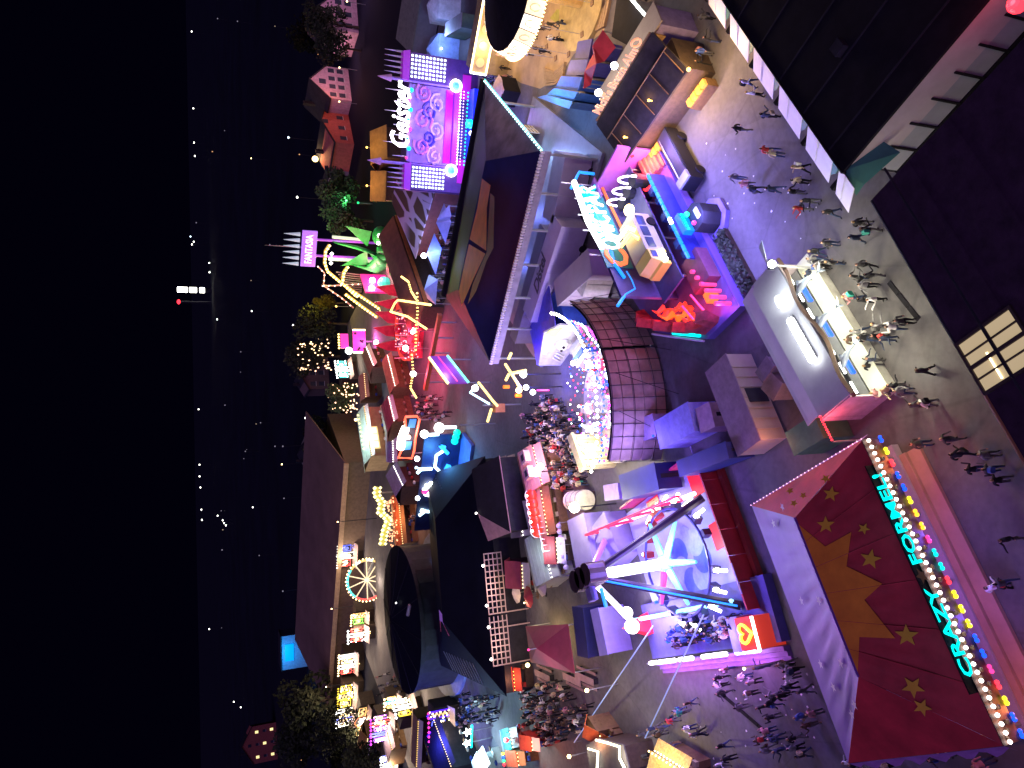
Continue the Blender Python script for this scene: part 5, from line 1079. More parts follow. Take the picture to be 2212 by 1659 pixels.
# waiting area: stairs with white tubes, magenta floor
A = at(Z(2, 4, 120, 570), 1.0); B = at(Z(2, 4, 1260, 430), 1.0); f = Fr(A, B); w_ = f.w
t = thing('ride_entrance', 'ride entrance stairs edged with dazzling white tubes and magenta glow', 'stairs', f)
MB().box(0, w_ + 2, .3, 4.8, .02, .8).build('deck', pm('indigo_deck', (.08, .07, .3), .5), t)
for k in range(3): MB().box(.2, w_ + 1.8, -.3 - .35 * k, .02 - .35 * k, .02, .62 - .2 * k).build('stair_tread', pm('violet_tread', (.2, .1, .35), .5), t)
for k, (a_, b_) in enumerate(((.0, .08), (.1, .27), (.31, .44), (.53, .6), (.62, .74), (.82, .89), (.9, 1.0))): MB().tube([(w_ * a_, 0, 1.15), (w_ * b_, 0, 1.15)], .17, 6).build('tube_light', pe('tube_violetwhite', (.95, .85, 1), 6), t)
for k in range(9): MB().cyl((w_ * k / 8, 0), .04, .6, 1.5, 6).build('rail_post', steel, t)
MB().tube([(w_, 0, 1.2), (w_ + .3, 1.3, 1.5)], .12, 6).build('tube_light', MATS['tube_violetwhite'], t)
for k in range(5): light((w_ * (k + .5) / 5, -.9, 1.7), (.75, .2, 1), 75, t, .3)
light((w_ * .4, 2.2, 3.4), (.12, .06, 1), 420, t, .4); MB().ball((w_ * .4, 4.6, 2.9), .16, 8, 6).build('lamp', E_blue, t); MB().cyl((w_ * .4, 4.6), .04, .8, 2.9, 6).build('lamp_post', steel, t)
# red ticket booth with heart-shaped loop
A = at(Z(2, 4, 1560, 370), 0); B = at(Z(2, 4, 1470, 30), 0); f = Fr(A, B); t = thing('red_ticket_booth', 'red ticket booth with yellow neon heart loop and white edge tube', 'booth', f)
MB().box(0, f.w, .4, 2.2, 0, 2.4).build('cabin', pe('booth_red', (1, .06, .03), .4, False, (.5, .04, .03)), t); MB().box(-.1, f.w + .1, 2.2, 3.4, 0, 2.2).build('annex', pm('pale_violet_wall', (.4, .38, .65), .6), t)
MB().tube([(0, .2, 2.5), (f.w, .2, 2.5)], .1, 6).build('edge_tube', E_hot, t)
hp = [(f.w * .5 + .62 * (16 * math.sin(a) ** 3) / 16, 1.3 + .75 * (13 * math.cos(a) - 5 * math.cos(2 * a) - 2 * math.cos(3 * a) - math.cos(4 * a)) / 16, 2.5) for a in [2 * math.pi * k / 20 for k in range(20)]]
MB().tube(hp, .12, 6, closed=True).build('heart_loop', pe('loop_yellow', (1, .65, .05), 2.2), t); light((f.w * .5, .6, 3.4), (1, .25, .1), 50, t, .3)
light((f.w * .5, 3.5, 3.4), (.4, .35, 1), 60, t, .3)
# laser-like light beams in the air, built as two thin glowing rods
for q0, q1, lab in ((Z(2, 4, 140, 180), (1255, 1600), 'long pale light beam, built as a rod, from control post down to the crowd'), (Z(2, 4, 660, 70), (1410, 1590), 'pale light beam, built as a rod, over the entrance stairs to the crowd')):
    f = Fr(at(q1, 0), ang=0); t = thing('light_beam_rod', lab, 'light beam', f)
    a_ = f.L(at(q0, 3.0)); MB().tube([a_, (0, 0, .8)], .06, 6).build('light beam', pe('beam_pale', (.35, .48, 1), .4), t); MB().cyl((0, 0), .05, 0, .85, 6).build('beam_rod_foot', steel, t)

for k in range(8):
    A_, B_ = F_['a'], F_['d']; p0 = lerp(A_, B_, k / 8); p1 = lerp(A_, B_, (k + 1) / 8)
    MB().tube([(p0[0] + .3, p0[1], 1.5 if k % 2 else 3.2), (p1[0] + .3, p1[1], 3.2 if k % 2 else 1.5)], .12, 6).build('red_brace', pe('brace_red', (1, .03, .12), .8), sw)
MB().tube([(F_['a'][0] + .3, F_['a'][1], 3.3), (F_['d'][0] + .3, F_['d'][1], 3.3)], .1, 6).build('upper_rail', MATS['brace_red'], sw)
# ================================================================== black beer hall and neighbours (bottom middle)
EH = 3.6
fr = Fr(at((1095, 1505), EH), at((1048, 985), EH)); w_ = fr.w; D_ = 26.5
bh = thing('black_hall', 'huge black hip-roofed festival hall in the middle left', 'building', fr)
inky = pm('inky_tarp', (.005, .006, .016), .8, .3, .35, bump=.3)
RH = EH + 3.4; ra, rb = (8, 12), (w_ - 7, 12)
for nm_, P in (('near_slope', [(0, 0, EH), (w_, 0, EH), (*rb, RH), (*ra, RH)]), ('far_slope', [(w_, D_, EH), (0, D_, EH), (*ra, RH), (*rb, RH)]), ('hip_slope', [(0, D_, EH), (0, 0, EH), (*ra, RH)]), ('hip_slope', [(w_, 0, EH), (w_, D_, EH), (*rb, RH)])): MB().poly(P).build(nm_, inky, bh)
MB().box(.3, w_ - .3, .3, D_ - .3, 0, EH - .1).build('wall', dark, bh)
rib = pm('seam_metal', (.10, .11, .15), .35, .3, 1, .6)
def slopez(x, y): return EH + 3.4 * min(y / 12, (D_ - y) / (D_ - 12), x / 8, (w_ - x) / 7, 1)
for k in range(11):
    y = 7.5 + k * 1.2; MB().tube([(.25, y, slopez(.25, y) + .03), (3.0, y, slopez(3.0, y) + .03)], .09, 6).build('roof_seam', rib, bh)
c0 = fr.zz((965, 1345), 5.6)
for k in range(6):
    x0 = c0[0] - 1.4 + k * .5; mt = pe('pane_plum', (.35, .05, .16), .35) if k < 3 else pe('pane_violet', (.3, .12, .6), .45)
    y0, y1 = c0[1] - 2.6, c0[1] + 2.6; MB().slab([(x0, y0, slopez(x0, y0) + .06), (x0 + .42, y0, slopez(x0 + .42, y0) + .06), (x0 + .42, y1, slopez(x0 + .42, y1) + .06), (x0, y1, slopez(x0, y1) + .06)], .04).build('roof_light', mt, bh)
text('FESTHALLE', .8, Matrix.Translation((w_ - 2.6, 14, 5.2)) @ Matrix.Rotation(R_(-26), 4, 'Y'), pm('faint_print', (.06, .07, .1), .6), bh, 'lettering', .01, width=4)
# small black tent with pink ridge
f = Fr(at(Z(1, 3, 600, 960), 4), at(Z(1, 3, 480, 160), 4)); t = thing('black_tent', 'black tent roof with pink-lit ridge beside the big hall', 'tent', f)
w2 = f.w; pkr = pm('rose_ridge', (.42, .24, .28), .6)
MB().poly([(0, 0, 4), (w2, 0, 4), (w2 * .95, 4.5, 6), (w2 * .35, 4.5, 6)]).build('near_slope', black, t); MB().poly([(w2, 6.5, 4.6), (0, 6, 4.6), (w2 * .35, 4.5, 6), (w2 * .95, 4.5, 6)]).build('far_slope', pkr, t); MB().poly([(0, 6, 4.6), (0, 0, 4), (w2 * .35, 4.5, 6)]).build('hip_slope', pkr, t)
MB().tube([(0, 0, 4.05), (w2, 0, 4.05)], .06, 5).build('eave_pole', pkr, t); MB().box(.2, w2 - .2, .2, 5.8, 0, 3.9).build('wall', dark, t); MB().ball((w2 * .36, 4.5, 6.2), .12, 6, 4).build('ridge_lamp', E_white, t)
# white lattice screen along the hall
lat = pm('blush_lattice', (.50, .36, .33), .6, .15, 2)
xs = [fr.yy(q, -.6)[0] for q in ((1085, 1436), (1040, 1330), (1048, 1195))]
for i, (xa, xb, lab) in enumerate(((xs[1], xs[2], 'pale lattice screen on the black hall front, upper run'), (xs[0], xs[1] - .3, 'pale lattice screen on the black hall front, lower run'))):
    f = Fr(fr.W(xa, -.6), ang=fr.ang); t = thing('lattice_screen', lab, 'screen', f); L2 = xb - xa; zb_, zt_ = 2.9, 5.2
    for k in range(int(L2 / .7) + 1): MB().box(k * .7 - .07, k * .7 + .07, 0, .08, 0 if k % 6 == 0 else zb_, zt_).build('upright', lat, t)
    for j in range(5): MB().box(0, L2, -.06, 0, zb_ + j * .55, zb_ + .12 + j * .55).build('slat', lat, t)
    MB().ball((L2 * .15, -.1, zt_ + .2), .16, 6, 4).build('lamp', E_white, t); MB().ball((L2 * .8, -.1, zt_ + .2), .16, 6, 4).build('lamp', E_white, t); light((L2 * .4, -1.6, 5.0), (1, .75, .65), 60, t, .3)

# ================================================================== stall row in the middle
def stall(q0, q1, dep, h, roofm_, wallm_, label, ridge=.8, name='market_stall', cat='stall', extra=None, awn=None):
    f = Fr(at(q0, h), at(q1, h)); t = thing(name, label, cat, f); w = f.w
    MB().slab([(-.1, -.1, h), (w + .1, -.1, h), (w + .1, dep / 2, h + ridge), (-.1, dep / 2, h + ridge)], .08).build('roof', roofm_, t)
    MB().slab([(-.1, dep / 2, h + ridge), (w + .1, dep / 2, h + ridge), (w + .1, dep + .1, h), (-.1, dep + .1, h)], .08).build('roof', roofm_, t)
    MB().box(.1, w - .1, .2, dep, .02, h - .05).build('wall', wallm_, t)
    MB().box(.2, w - .2, -.5, .1, 0, 1.05).build('counter', wallm_, t)
    bulbs([(.1, -.2, h - .16), (w - .1, -.2, h - .16)], .42, .065, rnd.choice((E_warm, E_warm, E_white, E_gold)), t)
    for k_ in range(1, 4): MB().tube([(-.1, dep / 2 * k_ / 4, h + ridge * k_ / 4 + .03), (w + .1, dep / 2 * k_ / 4, h + ridge * k_ / 4 + .03)], .03, 4).build('roof_batten', roofm_, t)
    for k_ in range(max(2, int(w / 1.5))): xx_ = .3 + k_ * (w - .6) / max(1, int(w / 1.5)); MB().box(xx_, xx_ + .5, -.48, -.05, 1.06, 1.2 + .25 * rnd.random()).build('goods_crate', rnd.choice((tan, red, wood, white, blue)), t)
    MB().slab([(0, -1.0, h - .75), (w, -1.0, h - .75), (w, -.12, h - .2), (0, -.12, h - .2)], .04).build('shutter_flap', rnd.choice((wallm_, roofm_, canvas)), t)
    if awn: MB().slab([(0, -1.3, h - .7), (w, -1.3, h - .7), (w, -.12, h - .1), (0, -.12, h - .1)], .05).build('awning', awn, t)
    return t, f
ros = pm('rose_roof', (.42, .20, .19), .65, .2, 1); sage = pm('sage_roof', (.26, .30, .30), .7, .15, 1); marn = pm('claret_roof', (.25, .035, .05), .65, .2, 1)
t, f = stall(Z(1, 3, 600, 560), Z(1, 3, 540, 170), 2.6, 2.6, pm('buff_roof', (.42, .33, .3), .7), wood, 'narrow buff-roofed stall in front of the black tent')
t, f = stall(Z(1, 3, 900, 470), Z(1, 3, 800, 60), 4.0, 2.9, ros, wood, 'rose-roofed stall with two square dormer hatches')
for x in (f.w * .25, f.w * .65):
    d_ = MB().box(x, x + 1.3, .3, 1.5, 2.9, 3.75).build('dormer', pm('cream_dormer', (.5, .38, .32), .6), t); MB().box(x + .3, x + 1.0, .6, 1.25, 3.75, 3.78).build('hatch', dark, d_)
light((f.w * .5, -2.2, 3.6), (1, .6, .5), 260, t, .4)
t, f = stall(Z(1, 3, 960, 990), Z(1, 3, 880, 490), 3.0, 2.7, pm('brownpink_roof', (.3, .17, .15), .7), wood, 'stall with a row of red barrel-shaped roof lanterns')
rl = pe('lantern_red', (1, .04, .02), .5, False, (.5, .03, .02))
for k in range(5):
    x = .7 + k * (f.w - 1.4) / 4; m = MB(); m.ball((x, .7, 3.3), .75, 12, 8, .7); m.build('red_lantern', rl, t, smooth=True); MB().ball((x, .7, 3.85), .13, 6, 4).build('lantern_tip', E_white, t)
    MB().tube([(x + .75 * math.cos(a), .7 + .3, 3.2 + .75 * math.sin(a)) for a in [math.pi * j / 8 for j in range(9)]], .05, 5).build('lantern_rim', white, t)
light((f.w * .5, -.9, 3.6), (1, .15, .1), 160, t, .4)
t, f = stall(Z(1, 3, 1000, 1440), Z(1, 3, 880, 960), 4.2, 2.8, sage, grey, 'long sage-grey roofed stall left of the red lanterns'); light((f.w * .5, -1.5, 3.8), (.8, .9, .9), 120, t, .3)
t, f = stall(Z(1, 3, 1060, 1280), Z(1, 3, 1040, 1010), 2.2, 2.3, marn, darkwood, 'small claret-roofed stall in front of the sage roof')
t, f = stall(Z(1, 3, 700, 1540), Z(1, 3, 690, 1270), 3.0, 2.6, marn, darkwood, 'dark claret twin tent beside the lattice screen', 1.3)
t, f = stall(Z(1, 3, 700, 1000), Z(1, 3, 660, 640), 2.2, 2.4, pm('ash_roof', (.2, .19, .18), .7), darkwood, 'ash-grey stall roof under the black tent')
t, f = stall(Z(1, 4, 620, 860), Z(1, 4, 600, 620), 2.4, 2.6, pm('scarlet_roof', (.4, .05, .03), .65), darkwood, 'scarlet-roofed stall at the lattice end', .9); light((f.w * .5, -.8, 3.2), (1, .35, .15), 60, t, .3)
# wide maroon canopy with fold lines
q = [Z(1, 4, 1260, 680), Z(1, 4, 1190, 170), Z(1, 4, 750, 190), Z(1, 4, 800, 560)]
f = Fr(at(q[0], 3), at(q[1], 3)); P = [f.L(at(a, 3)) for a in q]; c_ = f.L(at(Z(1, 4, 1010, 560), 3.9))
t = thing('maroon_canopy', 'wide maroon canopy with radiating folds over tables', 'canopy', f); mc = pm('maroon_cloth', (.24, .035, .06), .75, .15, 1)
c_ = (sum(p[0] for p in P) / 4, sum(p[1] for p in P) / 4, 4.4)
for i in range(4): MB().slab([tuple(P[i]), tuple(P[(i + 1) % 4]), c_], .04).build('canopy', mc, t)
for p in P: MB().cyl((p[0] * .97 + c_[0] * .03, p[1] * .97 + c_[1] * .03), .06, 0, 3, 6).build('post', steel, t)
light((c_[0] + .5, c_[1] + 3.2, 2.4), (1, .75, .3), 200, t, .3); MB().ball((P[3][0] - .3, P[3][1] + .2, 3.3), .25, 8, 6).build('lamp', E_warm, t); light((c_[0] - 3, c_[1] - 1.0, 5.5), (.8, .3, .5), 120, t, .3); MB().cyl((c_[0], c_[1]), .04, 4.3, 5.2, 6).build('finial', steel, t); MB().ball((c_[0], c_[1], 5.3), .14, 6, 4).build('finial_lamp', E_pink, t)
# slatted beer tables below it
slt = pm('pale_slat', (.35, .24, .22), .7)
for i, (q, lab) in enumerate(((Z(1, 4, 980, 690), 'beer table set with pale slats, nearest the maroon canopy'), (Z(1, 4, 1290, 730), 'beer table set with pale slats, middle of three'), (Z(1, 4, 1420, 720), 'beer table set with pale slats, by the blue trestle'))):
    f = Fr(at(q, 0), ang=R_(8)); t = thing('beer_table', lab, 'table', f, 'beer table sets under the maroon canopy')
    MB().box(-.35, .35, -2, 2, .72, .76).build('table_top', slt, t)
    for s_ in (-1, 1): MB().box(s_ * .75 - .13, s_ * .75 + .13, -2, 2, .42, .46).build('bench', slt, t)
    for y in (-1.6, 1.6):
        MB().box(-.3, .3, y - .04, y + .04, 0, .72).build('leg', dark, t)
        for s_ in (-1, 1): MB().box(s_ * .75 - .1, s_ * .75 + .1, y - .03, y + .03, 0, .42).build('bench_leg', dark, t)
# lilac stage boards behind the pendulum
roofbox([Z(1, 3, 1450, 1270), Z(1, 3, 1350, 760), Z(1, 3, 1200, 760), Z(1, 3, 1240, 1330)], 3.0, lp_, 'lilac boarded stage back right behind the pendulum pivot', 'stage_cabin', 'stage', ribs=False)
roofbox([Z(1, 3, 1720, 1180), Z(1, 3, 1560, 750), Z(1, 3, 1370, 760), Z(1, 3, 1460, 1280)], 2.4, lp_, 'lilac flat-roofed cabin between stage back and violet cube', 'flat_cabin', 'cabin', ribs=False)
roofbox([Z(1, 4, 1400, 520), Z(1, 4, 1340, 0), Z(1, 4, 1215, 0), Z(1, 4, 1310, 520)], 2.8, navy, 'navy flat-roofed cabin left of the pendulum', 'flat_cabin', 'cabin', ribs=False)
roofbox([Z(1, 4, 1600, 480), Z(1, 4, 1500, 0), Z(1, 4, 1415, 0), Z(1, 4, 1520, 500)], 2.8, lp_, 'long narrow lilac cabin roof left of the pendulum', 'flat_cabin', 'cabin', ribs=False)
f = Fr(at(Z(1, 3, 1230, 1120), 0), at(Z(1, 3, 1150, 760), 0)); t = thing('truss_frame', 'white lattice truss standing behind the pendulum ride', 'truss', f)
for z in (2.2, 3.4): MB().tube([(0, 0, z), (f.w, 0, z)], .06, 5).build('chord', white, t)
for k in range(7): MB().tube([(f.w * k / 6, 0, 0 if k in (0, 3, 6) else 2.2), (f.w * k / 6, 0, 3.4)], .045, 5).build('strut', white, t)
for i, (a_, b_) in enumerate(((Z(1, 3, 1130, 1100), Z(1, 3, 1090, 850)), (Z(1, 3, 1180, 1350), Z(1, 3, 1130, 1160)))):
    f = Fr(at(a_, 1.6), at(b_, 1.6)); t = thing('bead_railing', ('upper lilac beaded railing behind the pendulum ride', 'lower lilac beaded railing behind the pendulum ride')[i], 'railing', f)
    MB().tube([(0, 0, 1.5), (f.w, 0, 1.5)], .08, 6).build('rail', lp_, t)
    for k in range(int(f.w / .6)): MB().ball((.3 + k * .6, 0, 1.65), .28, 8, 6).build('bead', pm('lilac_bead', (.45, .4, .75), .5), t)
    for x in (.1, f.w - .1): MB().cyl((x, 0), .05, 0, 1.5, 6).build('post', steel, t)

# ================================================================== round black carousel tent
zc = 7.; ce = at((866, 1335), zc); fr = Fr(ce, ang=0)
rt = thing('round_tent', 'large round black tent roof with faint ribs', 'tent', fr); r_ = 11.4
MB().cyl((0, 0), r_, zc, zc + 1.6, 36, r1=.8).build('canopy', inky, rt); MB().cyl((0, 0), r_ - .1, zc - .6, zc, 36, cap=False).build('valance', dark, rt); MB().cyl((0, 0), r_ * .97, 0, zc - .7, 30).build('wall', dark, rt)
for k in range(12): a = math.pi * k / 6; MB().tube([(r_ * math.cos(a), r_ * math.sin(a), zc + .04), (.8 * math.cos(a), .8 * math.sin(a), zc + 1.64)], .05, 5).build('rib', dark, rt)
MB().tube([(2.5, -7, zc + .75), (4.2, -7.6, zc + .55)], .3, 6).build('roof_vent', pm('grey_vent', (.3, .3, .35), .5), rt); MB().ball((3.4, -3, zc + 1.5), .12, 6, 4).build('lamp', E_hot, rt)
MB().cyl((0, 0), r_ + 1.6, .02, .5, 30).build('plinth', pm('steel_blue_plinth', (.16, .24, .42), .6), rt); light((9, -10.5, 4), (.15, .3, 1), 500, rt, .4); MB().ball((9, -9.8, 3), .2, 6, 4).build('lamp', E_sky, rt); MB().cyl((9, -9.8), .05, .5, 3, 6).build('lamp_post', steel, rt)

# ================================================================== guitar ride with blue neon figures
A = at(Z(0, 3, 1940, 900), 0); B = at(Z(0, 2, 2060, 1480), 0); fr = Fr(A, B)
gr = thing('rock_ride', 'blue-glowing ride front covered in white-hot neon tools and guitar shapes', 'ride', fr)
MB().box(-.2, fr.w + .3, .2, .5, 0, 6.2).build('front', pm('royal_front', (.008, .016, .07), .5, .5, .8), gr)
hotb = pe('neon_iceblue', (.6, .88, 1), 5.5); midb = pe('neon_azure', (.03, .35, 1), 2.0)
def nl(mat, *qs, r=.22): MB().tube(wpath(fr, qs, 0.), r, 6).build('neon_tube', mat, gr)
nl(hotb, Z(0, 3, 1830, 115), Z(0, 3, 1760, 160), Z(0, 3, 1745, 280), Z(0, 3, 1850, 380)); nl(hotb, Z(0, 3, 1715, 298), Z(0, 3, 1600, 305), Z(0, 3, 1545, 285)); nl(hotb, Z(0, 3, 1600, 305), Z(0, 3, 1560, 345))
nl(hotb, Z(0, 3, 1870, 585), Z(0, 3, 1815, 660), Z(0, 3, 1840, 720), Z(0, 3, 1885, 780)); nl(hotb, Z(0, 3, 1835, 585), Z(0, 3, 1740, 650), Z(0, 3, 1730, 735), Z(0, 3, 1810, 775)); nl(hotb, Z(0, 3, 1730, 745), Z(0, 3, 1640, 740), Z(0, 3, 1580, 785)); nl(hotb, Z(0, 3, 1640, 740), Z(0, 3, 1600, 730), r=.3)
nl(hotb, Z(0, 2, 1965, 1388), Z(0, 2, 1800, 1390)); nl(hotb, Z(0, 2, 1785, 1462), Z(0, 2, 1640, 1470)); nl(midb, Z(0, 3, 1890, 260), Z(0, 3, 1860, 320), r=.4)
nl(midb, Z(0, 3, 1790, 440), Z(0, 3, 1800, 560), Z(0, 3, 1700, 620)); nl(midb, Z(0, 3, 1880, 140), Z(0, 3, 1800, 60), Z(0, 2, 1850, 1600), r=.3)
for q, r0, mt in ((Z(0, 2, 1790, 1395), .75, E_hot), (Z(0, 2, 1635, 1460), .6, E_hot), (Z(0, 3, 1560, 195), .4, E_hot), (Z(0, 3, 1565, 605), .35, E_hot), (Z(0, 3, 1860, 430), .6, E_hot), (Z(0, 3, 1790, 1050), .35, E_hot)):
    x, z = fr.yy(q, -.2); MB().ball((x, -.2, z), r0, 10, 8).build('ball_lamp', mt, gr)
x, z = fr.yy(Z(0, 3, 1700, 510), 0)
for k in range(8): a = k * math.pi / 4; MB().ball((x + .9 * math.cos(a), -.1, z + .9 * math.sin(a)), .42, 8, 6).build('gear_tooth', E_hot, gr)
MB().ball((x - .2, -.2, z + .9), .5, 8, 6).build('gear_pink', E_pink, gr)
x, z = fr.yy(Z(0, 2, 1950, 1490), 0); 
for k in range(3): MB().ball((x - .6 + .7 * k, -.2, z - .1 * k), .55, 8, 6).build('teal_figure', pe('figure_teal', (.0, .75, .5), 1.2), gr)
x, z = fr.yy(Z(0, 3, 1750, 1175), -2); MB().tube([(x - 1, -2, z), (x + .9, -2, z - .2)], .5, 8).build('teal_guitar', MATS['figure_teal'], gr)
MB().cyl((x, -2), .1, 0, z, 6).build('guitar_post', steel, gr)
for k in range(4): light((fr.w * (k + .3) / 4, -2.5, 3.5 + (k % 2)), (.1, .4, 1), 650, gr, .6)
MB().box(-1, fr.w + .5, -4, .2, .02, .5).build('stage', pm('blue_stage', (.08, .16, .45), .5), gr)
# hexagon neon sign on stilts
f = Fr(at(Z(0, 3, 1500, 200), 3), at(Z(0, 2, 1600, 1280), 3)); fr2 = f
t = thing('hexagon_sign', 'tall sign with orange-red neon frame and blue picture panels', 'sign', f)
qs = [Z(0, 2, 1440, 1280), Z(0, 2, 1560, 1275), Z(0, 2, 1585, 1310), Z(0, 2, 1545, 1500), Z(0, 3, 1530, 110), Z(0, 3, 1505, 190), Z(0, 3, 1365, 185), Z(0, 3, 1400, 100), Z(0, 2, 1440, 1420), Z(0, 2, 1435, 1310)]
pp = wpath(f, qs, 0); MB().tube(pp, .2, 6, closed=True).build('neon_frame', pe('neon_vermilion', (1, .12, .06), 2.6), t)
MB().vprism([(p[0], p[2]) for p in pp], .15, .3).build('board', dark, t)
pp = wpath(f, [Z(0, 2, 1440, 1400), Z(0, 2, 1400, 1500), Z(0, 2, 1390, 1600)], -.1); MB().tube(pp, .7, 8).build('white_glow', E_white, t)
for q in (Z(0, 2, 1510, 1350), Z(0, 2, 1465, 1580)):
    x, z = f.yy(q, 0); MB().box(x - .9, x + .9, -.05, .1, z - .55, z + .55).build('picture', pe('picture_azure', (.08, .3, .85), 1.), t)
x, z = f.yy(Z(0, 2, 1470, 1490), 0); MB().ball((x, 0, z), .45, 8, 6).build('emblem', pe('emblem_cream', (1, .7, .6), 1.6), t)
for x in (1, f.w - 1): MB().cyl((x, .4), .12, 0, 3.5, 8).build('post', steel, t)
light((f.w * .5, -1.5, 5), (1, .7, .7), 500, t, .5)

# little parasols and tables before the black hall
pr = pm('parasol_red', (.42, .04, .05), .7, .2, 2); pc = pm('parasol_cream', (.5, .42, .36), .7, .2, 2)
for i, (c, r, x, y) in enumerate(((1, 3, 560, 1330), (1, 3, 640, 1500), (1, 3, 830, 1560), (1, 4, 640, 80), (1, 4, 560, 280), (1, 4, 700, 330), (1, 4, 620, 480), (1, 4, 700, 700), (1, 3, 1100, 1480), (1, 3, 960, 1600))):
    f = Fr(at(Z(c, r, x, y), 0), ang=.4 * i); rd = i % 3 != 2
    t = thing('small_parasol', 'small %s parasol over a bar table in front of the black hall' % ('red' if rd else 'cream'), 'parasol', f, 'small parasols in front of the black hall')
    MB().cyl((0, 0), 1.25, 2.2, 2.75, 8, r1=.08).build('canopy', pr if rd else pc, t); MB().cyl((0, 0), .035, 0, 2.3, 6).build('pole', steel, t); MB().cyl((0, 0), .4, 1.05, 1.1, 12).build('table_top', wood, t); MB().cyl((0, 0), .3, 0, .05, 10).build('base', dark, t)
    if i % 3 == 0: MB().ball((.5, -.6, 2.6), .1, 6, 4).build('lamp', E_warm, t); light((.6, -1.2, 2.7), (1, .7, .4), 60, t, .2)
# ================================================================== red ride, pink sign, coaster, dragon (far middle)
A = at(Z(0, 2, 1660, 700), 0); B = at(Z(0, 1, 1690, 1620), 0); fr = Fr(A, B)
rr = thing('red_carousel_ride', 'round ride bathed in red light with strings of gold bulbs', 'ride', fr); w_ = fr.w
crim = pm('crimson_set', (.5, .03, .08), .55, .4, .8, bump=.4)
MB().box(0, w_, 2.5, 9, .02, .9).build('platform', crim, rr)
cx_, cy_ = fr.zz(Z(0, 2, 1480, 330), 1)
MB().cyl((cx_, cy_), 6.2, .9, 1.4, 28).build('turntable', pm('rose_table', (.45, .10, .2), .5), rr); MB().cyl((cx_, cy_), 6.4, 1.0, 2.0, 28, cap=False).build('rim', pe('rim_red', (1, .08, .06), .7), rr)
for k in range(10): a = k * .63; MB().ball((cx_ + 4.6 * math.cos(a), cy_ + 4.6 * math.sin(a), 1.9), .8, 8, 6, .8).build('car', crim if k % 2 else pm('car_plum', (.2, .03, .12), .4), rr)
for (c, r, x, y) in ((0, 2, 1515, 390), (0, 2, 1440, 570), (0, 2, 1520, 835), (0, 2, 1135, 510)):
    l = fr.L(at(Z(c, r, x, y), 4)); MB().ball(l, .5, 8, 6).build('ball_lamp', E_white, rr); MB().cyl((l[0], l[1]), .05, 0, 3.6, 6).build('lamp_post', steel, rr); light((l[0], l[1] - .4, 5.2), (1, .06, .18), 1100, rr, .4)
gb = pe('bulb_amber', (1, .68, .2), 5)
for qs in ([Z(0, 1, 1400, 1350), Z(0, 1, 1470, 1400), Z(0, 1, 1500, 1500), Z(0, 1, 1550, 1580)], [Z(0, 2, 1560, 0), Z(0, 2, 1565, 200), Z(0, 2, 1550, 350), Z(0, 2, 1545, 590)], [Z(0, 2, 1285, 190), Z(0, 2, 1330, 100), Z(0, 2, 1360, 70), Z(0, 2, 1700, 120)], [Z(0, 2, 1300, 195), Z(0, 2, 1460, 240), Z(0, 2, 1660, 370)], [Z(0, 2, 1505, 640), Z(0, 2, 1520, 820), Z(0, 2, 1490, 980), Z(0, 2, 1550, 1080)]):
    bulbs([fr.L(at(q, 5)) for q in qs], .55, .2, gb, rr); MB().tube([fr.L(at(q, 5.1)) for q in qs], .05, 5).build('lamp_wire', dark, rr)
for k in range(6): MB().cyl((w_ * k / 5, 2.6), .08, 0, 5, 6).build('mast', steel, rr)
m = MB()
for k in range(120): m.gem((rnd.uniform(0, w_), rnd.uniform(0, 10), rnd.uniform(1.2, 3.5)), .13)
m.build('tiny_lamps', pe('bulb_rose', (1, .35, .4), 3), rr, 'stuff')
for k in range(14): x, y = rnd.uniform(0, w_), rnd.uniform(.5, 9); MB().box(x - .7, x + .7, y - .5, y + .5, .9, rnd.uniform(1.5, 3)).build('kiosk_box', pm('rosy_box', (.45, .12, .18), .6) if k % 2 else crim, rr)
for k in range(5):
    x, y = cx_ - 5 + 2.6 * k, cy_ + 7.5 + (k % 2); MB().vprism([(x - 1.3, 0), (x + 1.3, 0), (x + .5 * (k % 3), 5.5), (x - 1.0, 3)], y, y + .4).build('set_piece', crim, rr)
f = Fr(at(Z(0, 2, 1640, 1010), 3), at(Z(0, 2, 1790, 230), 3)); t = thing('orange_beam_gantry', 'long orange-painted gantry beam beside the red ride', 'gantry', f)
MB().box(0, f.w, 0, .7, 2.5, 3.1).build('beam', pm('orange_beam', (.45, .10, .03), .6), t)
for k in range(5): MB().cyl((f.w * (k + .5) / 5, .35), .12, 0, 2.5, 6).build('post', steel, t)
# pink sign on a mast
f = Fr(at(Z(0, 2, 1100, 600), 0), ang=R_(5)); d0 = f
x0, z0 = f.yy(Z(0, 2, 1030, 615)); x1, z1 = f.yy(Z(0, 2, 890, 380))
t = thing('pink_sign', 'square hot-pink sign with dark dots and gold edge', 'sign', f); pk = pe('sign_hotpink', (1, .06, .5), .75, True)
MB().box(x0, x1, -.1, .1, z0, z1).build('panel', pk, t); MB().cyl(((x0 + x1) / 2, .3), .2, 0, z1, 8).build('mast', steel, t)
for i in range(7): MB().ball((x0 + (x1 - x0) * rnd.uniform(.1, .9), -.15, z0 + (z1 - z0) * rnd.uniform(.1, .9)), .28, 6, 4).build('dot', dark, t)
for x in (x0, x1): MB().tube([(x, -.1, z0), (x, -.1, z1)], .18, 6).build('gold_edge', E_warm, t)
xa, za = f.yy(Z(0, 2, 850, 570)); xb, zb = f.yy(Z(0, 2, 820, 420)); MB().box(xa, xb, -.1, .1, za, zb + 1.2).build('upper_panel', pk, t); bulbs([(xa, -.3, zb + 1.6), (xb, -.3, zb + 1.6)], .6, .25, gb, t)
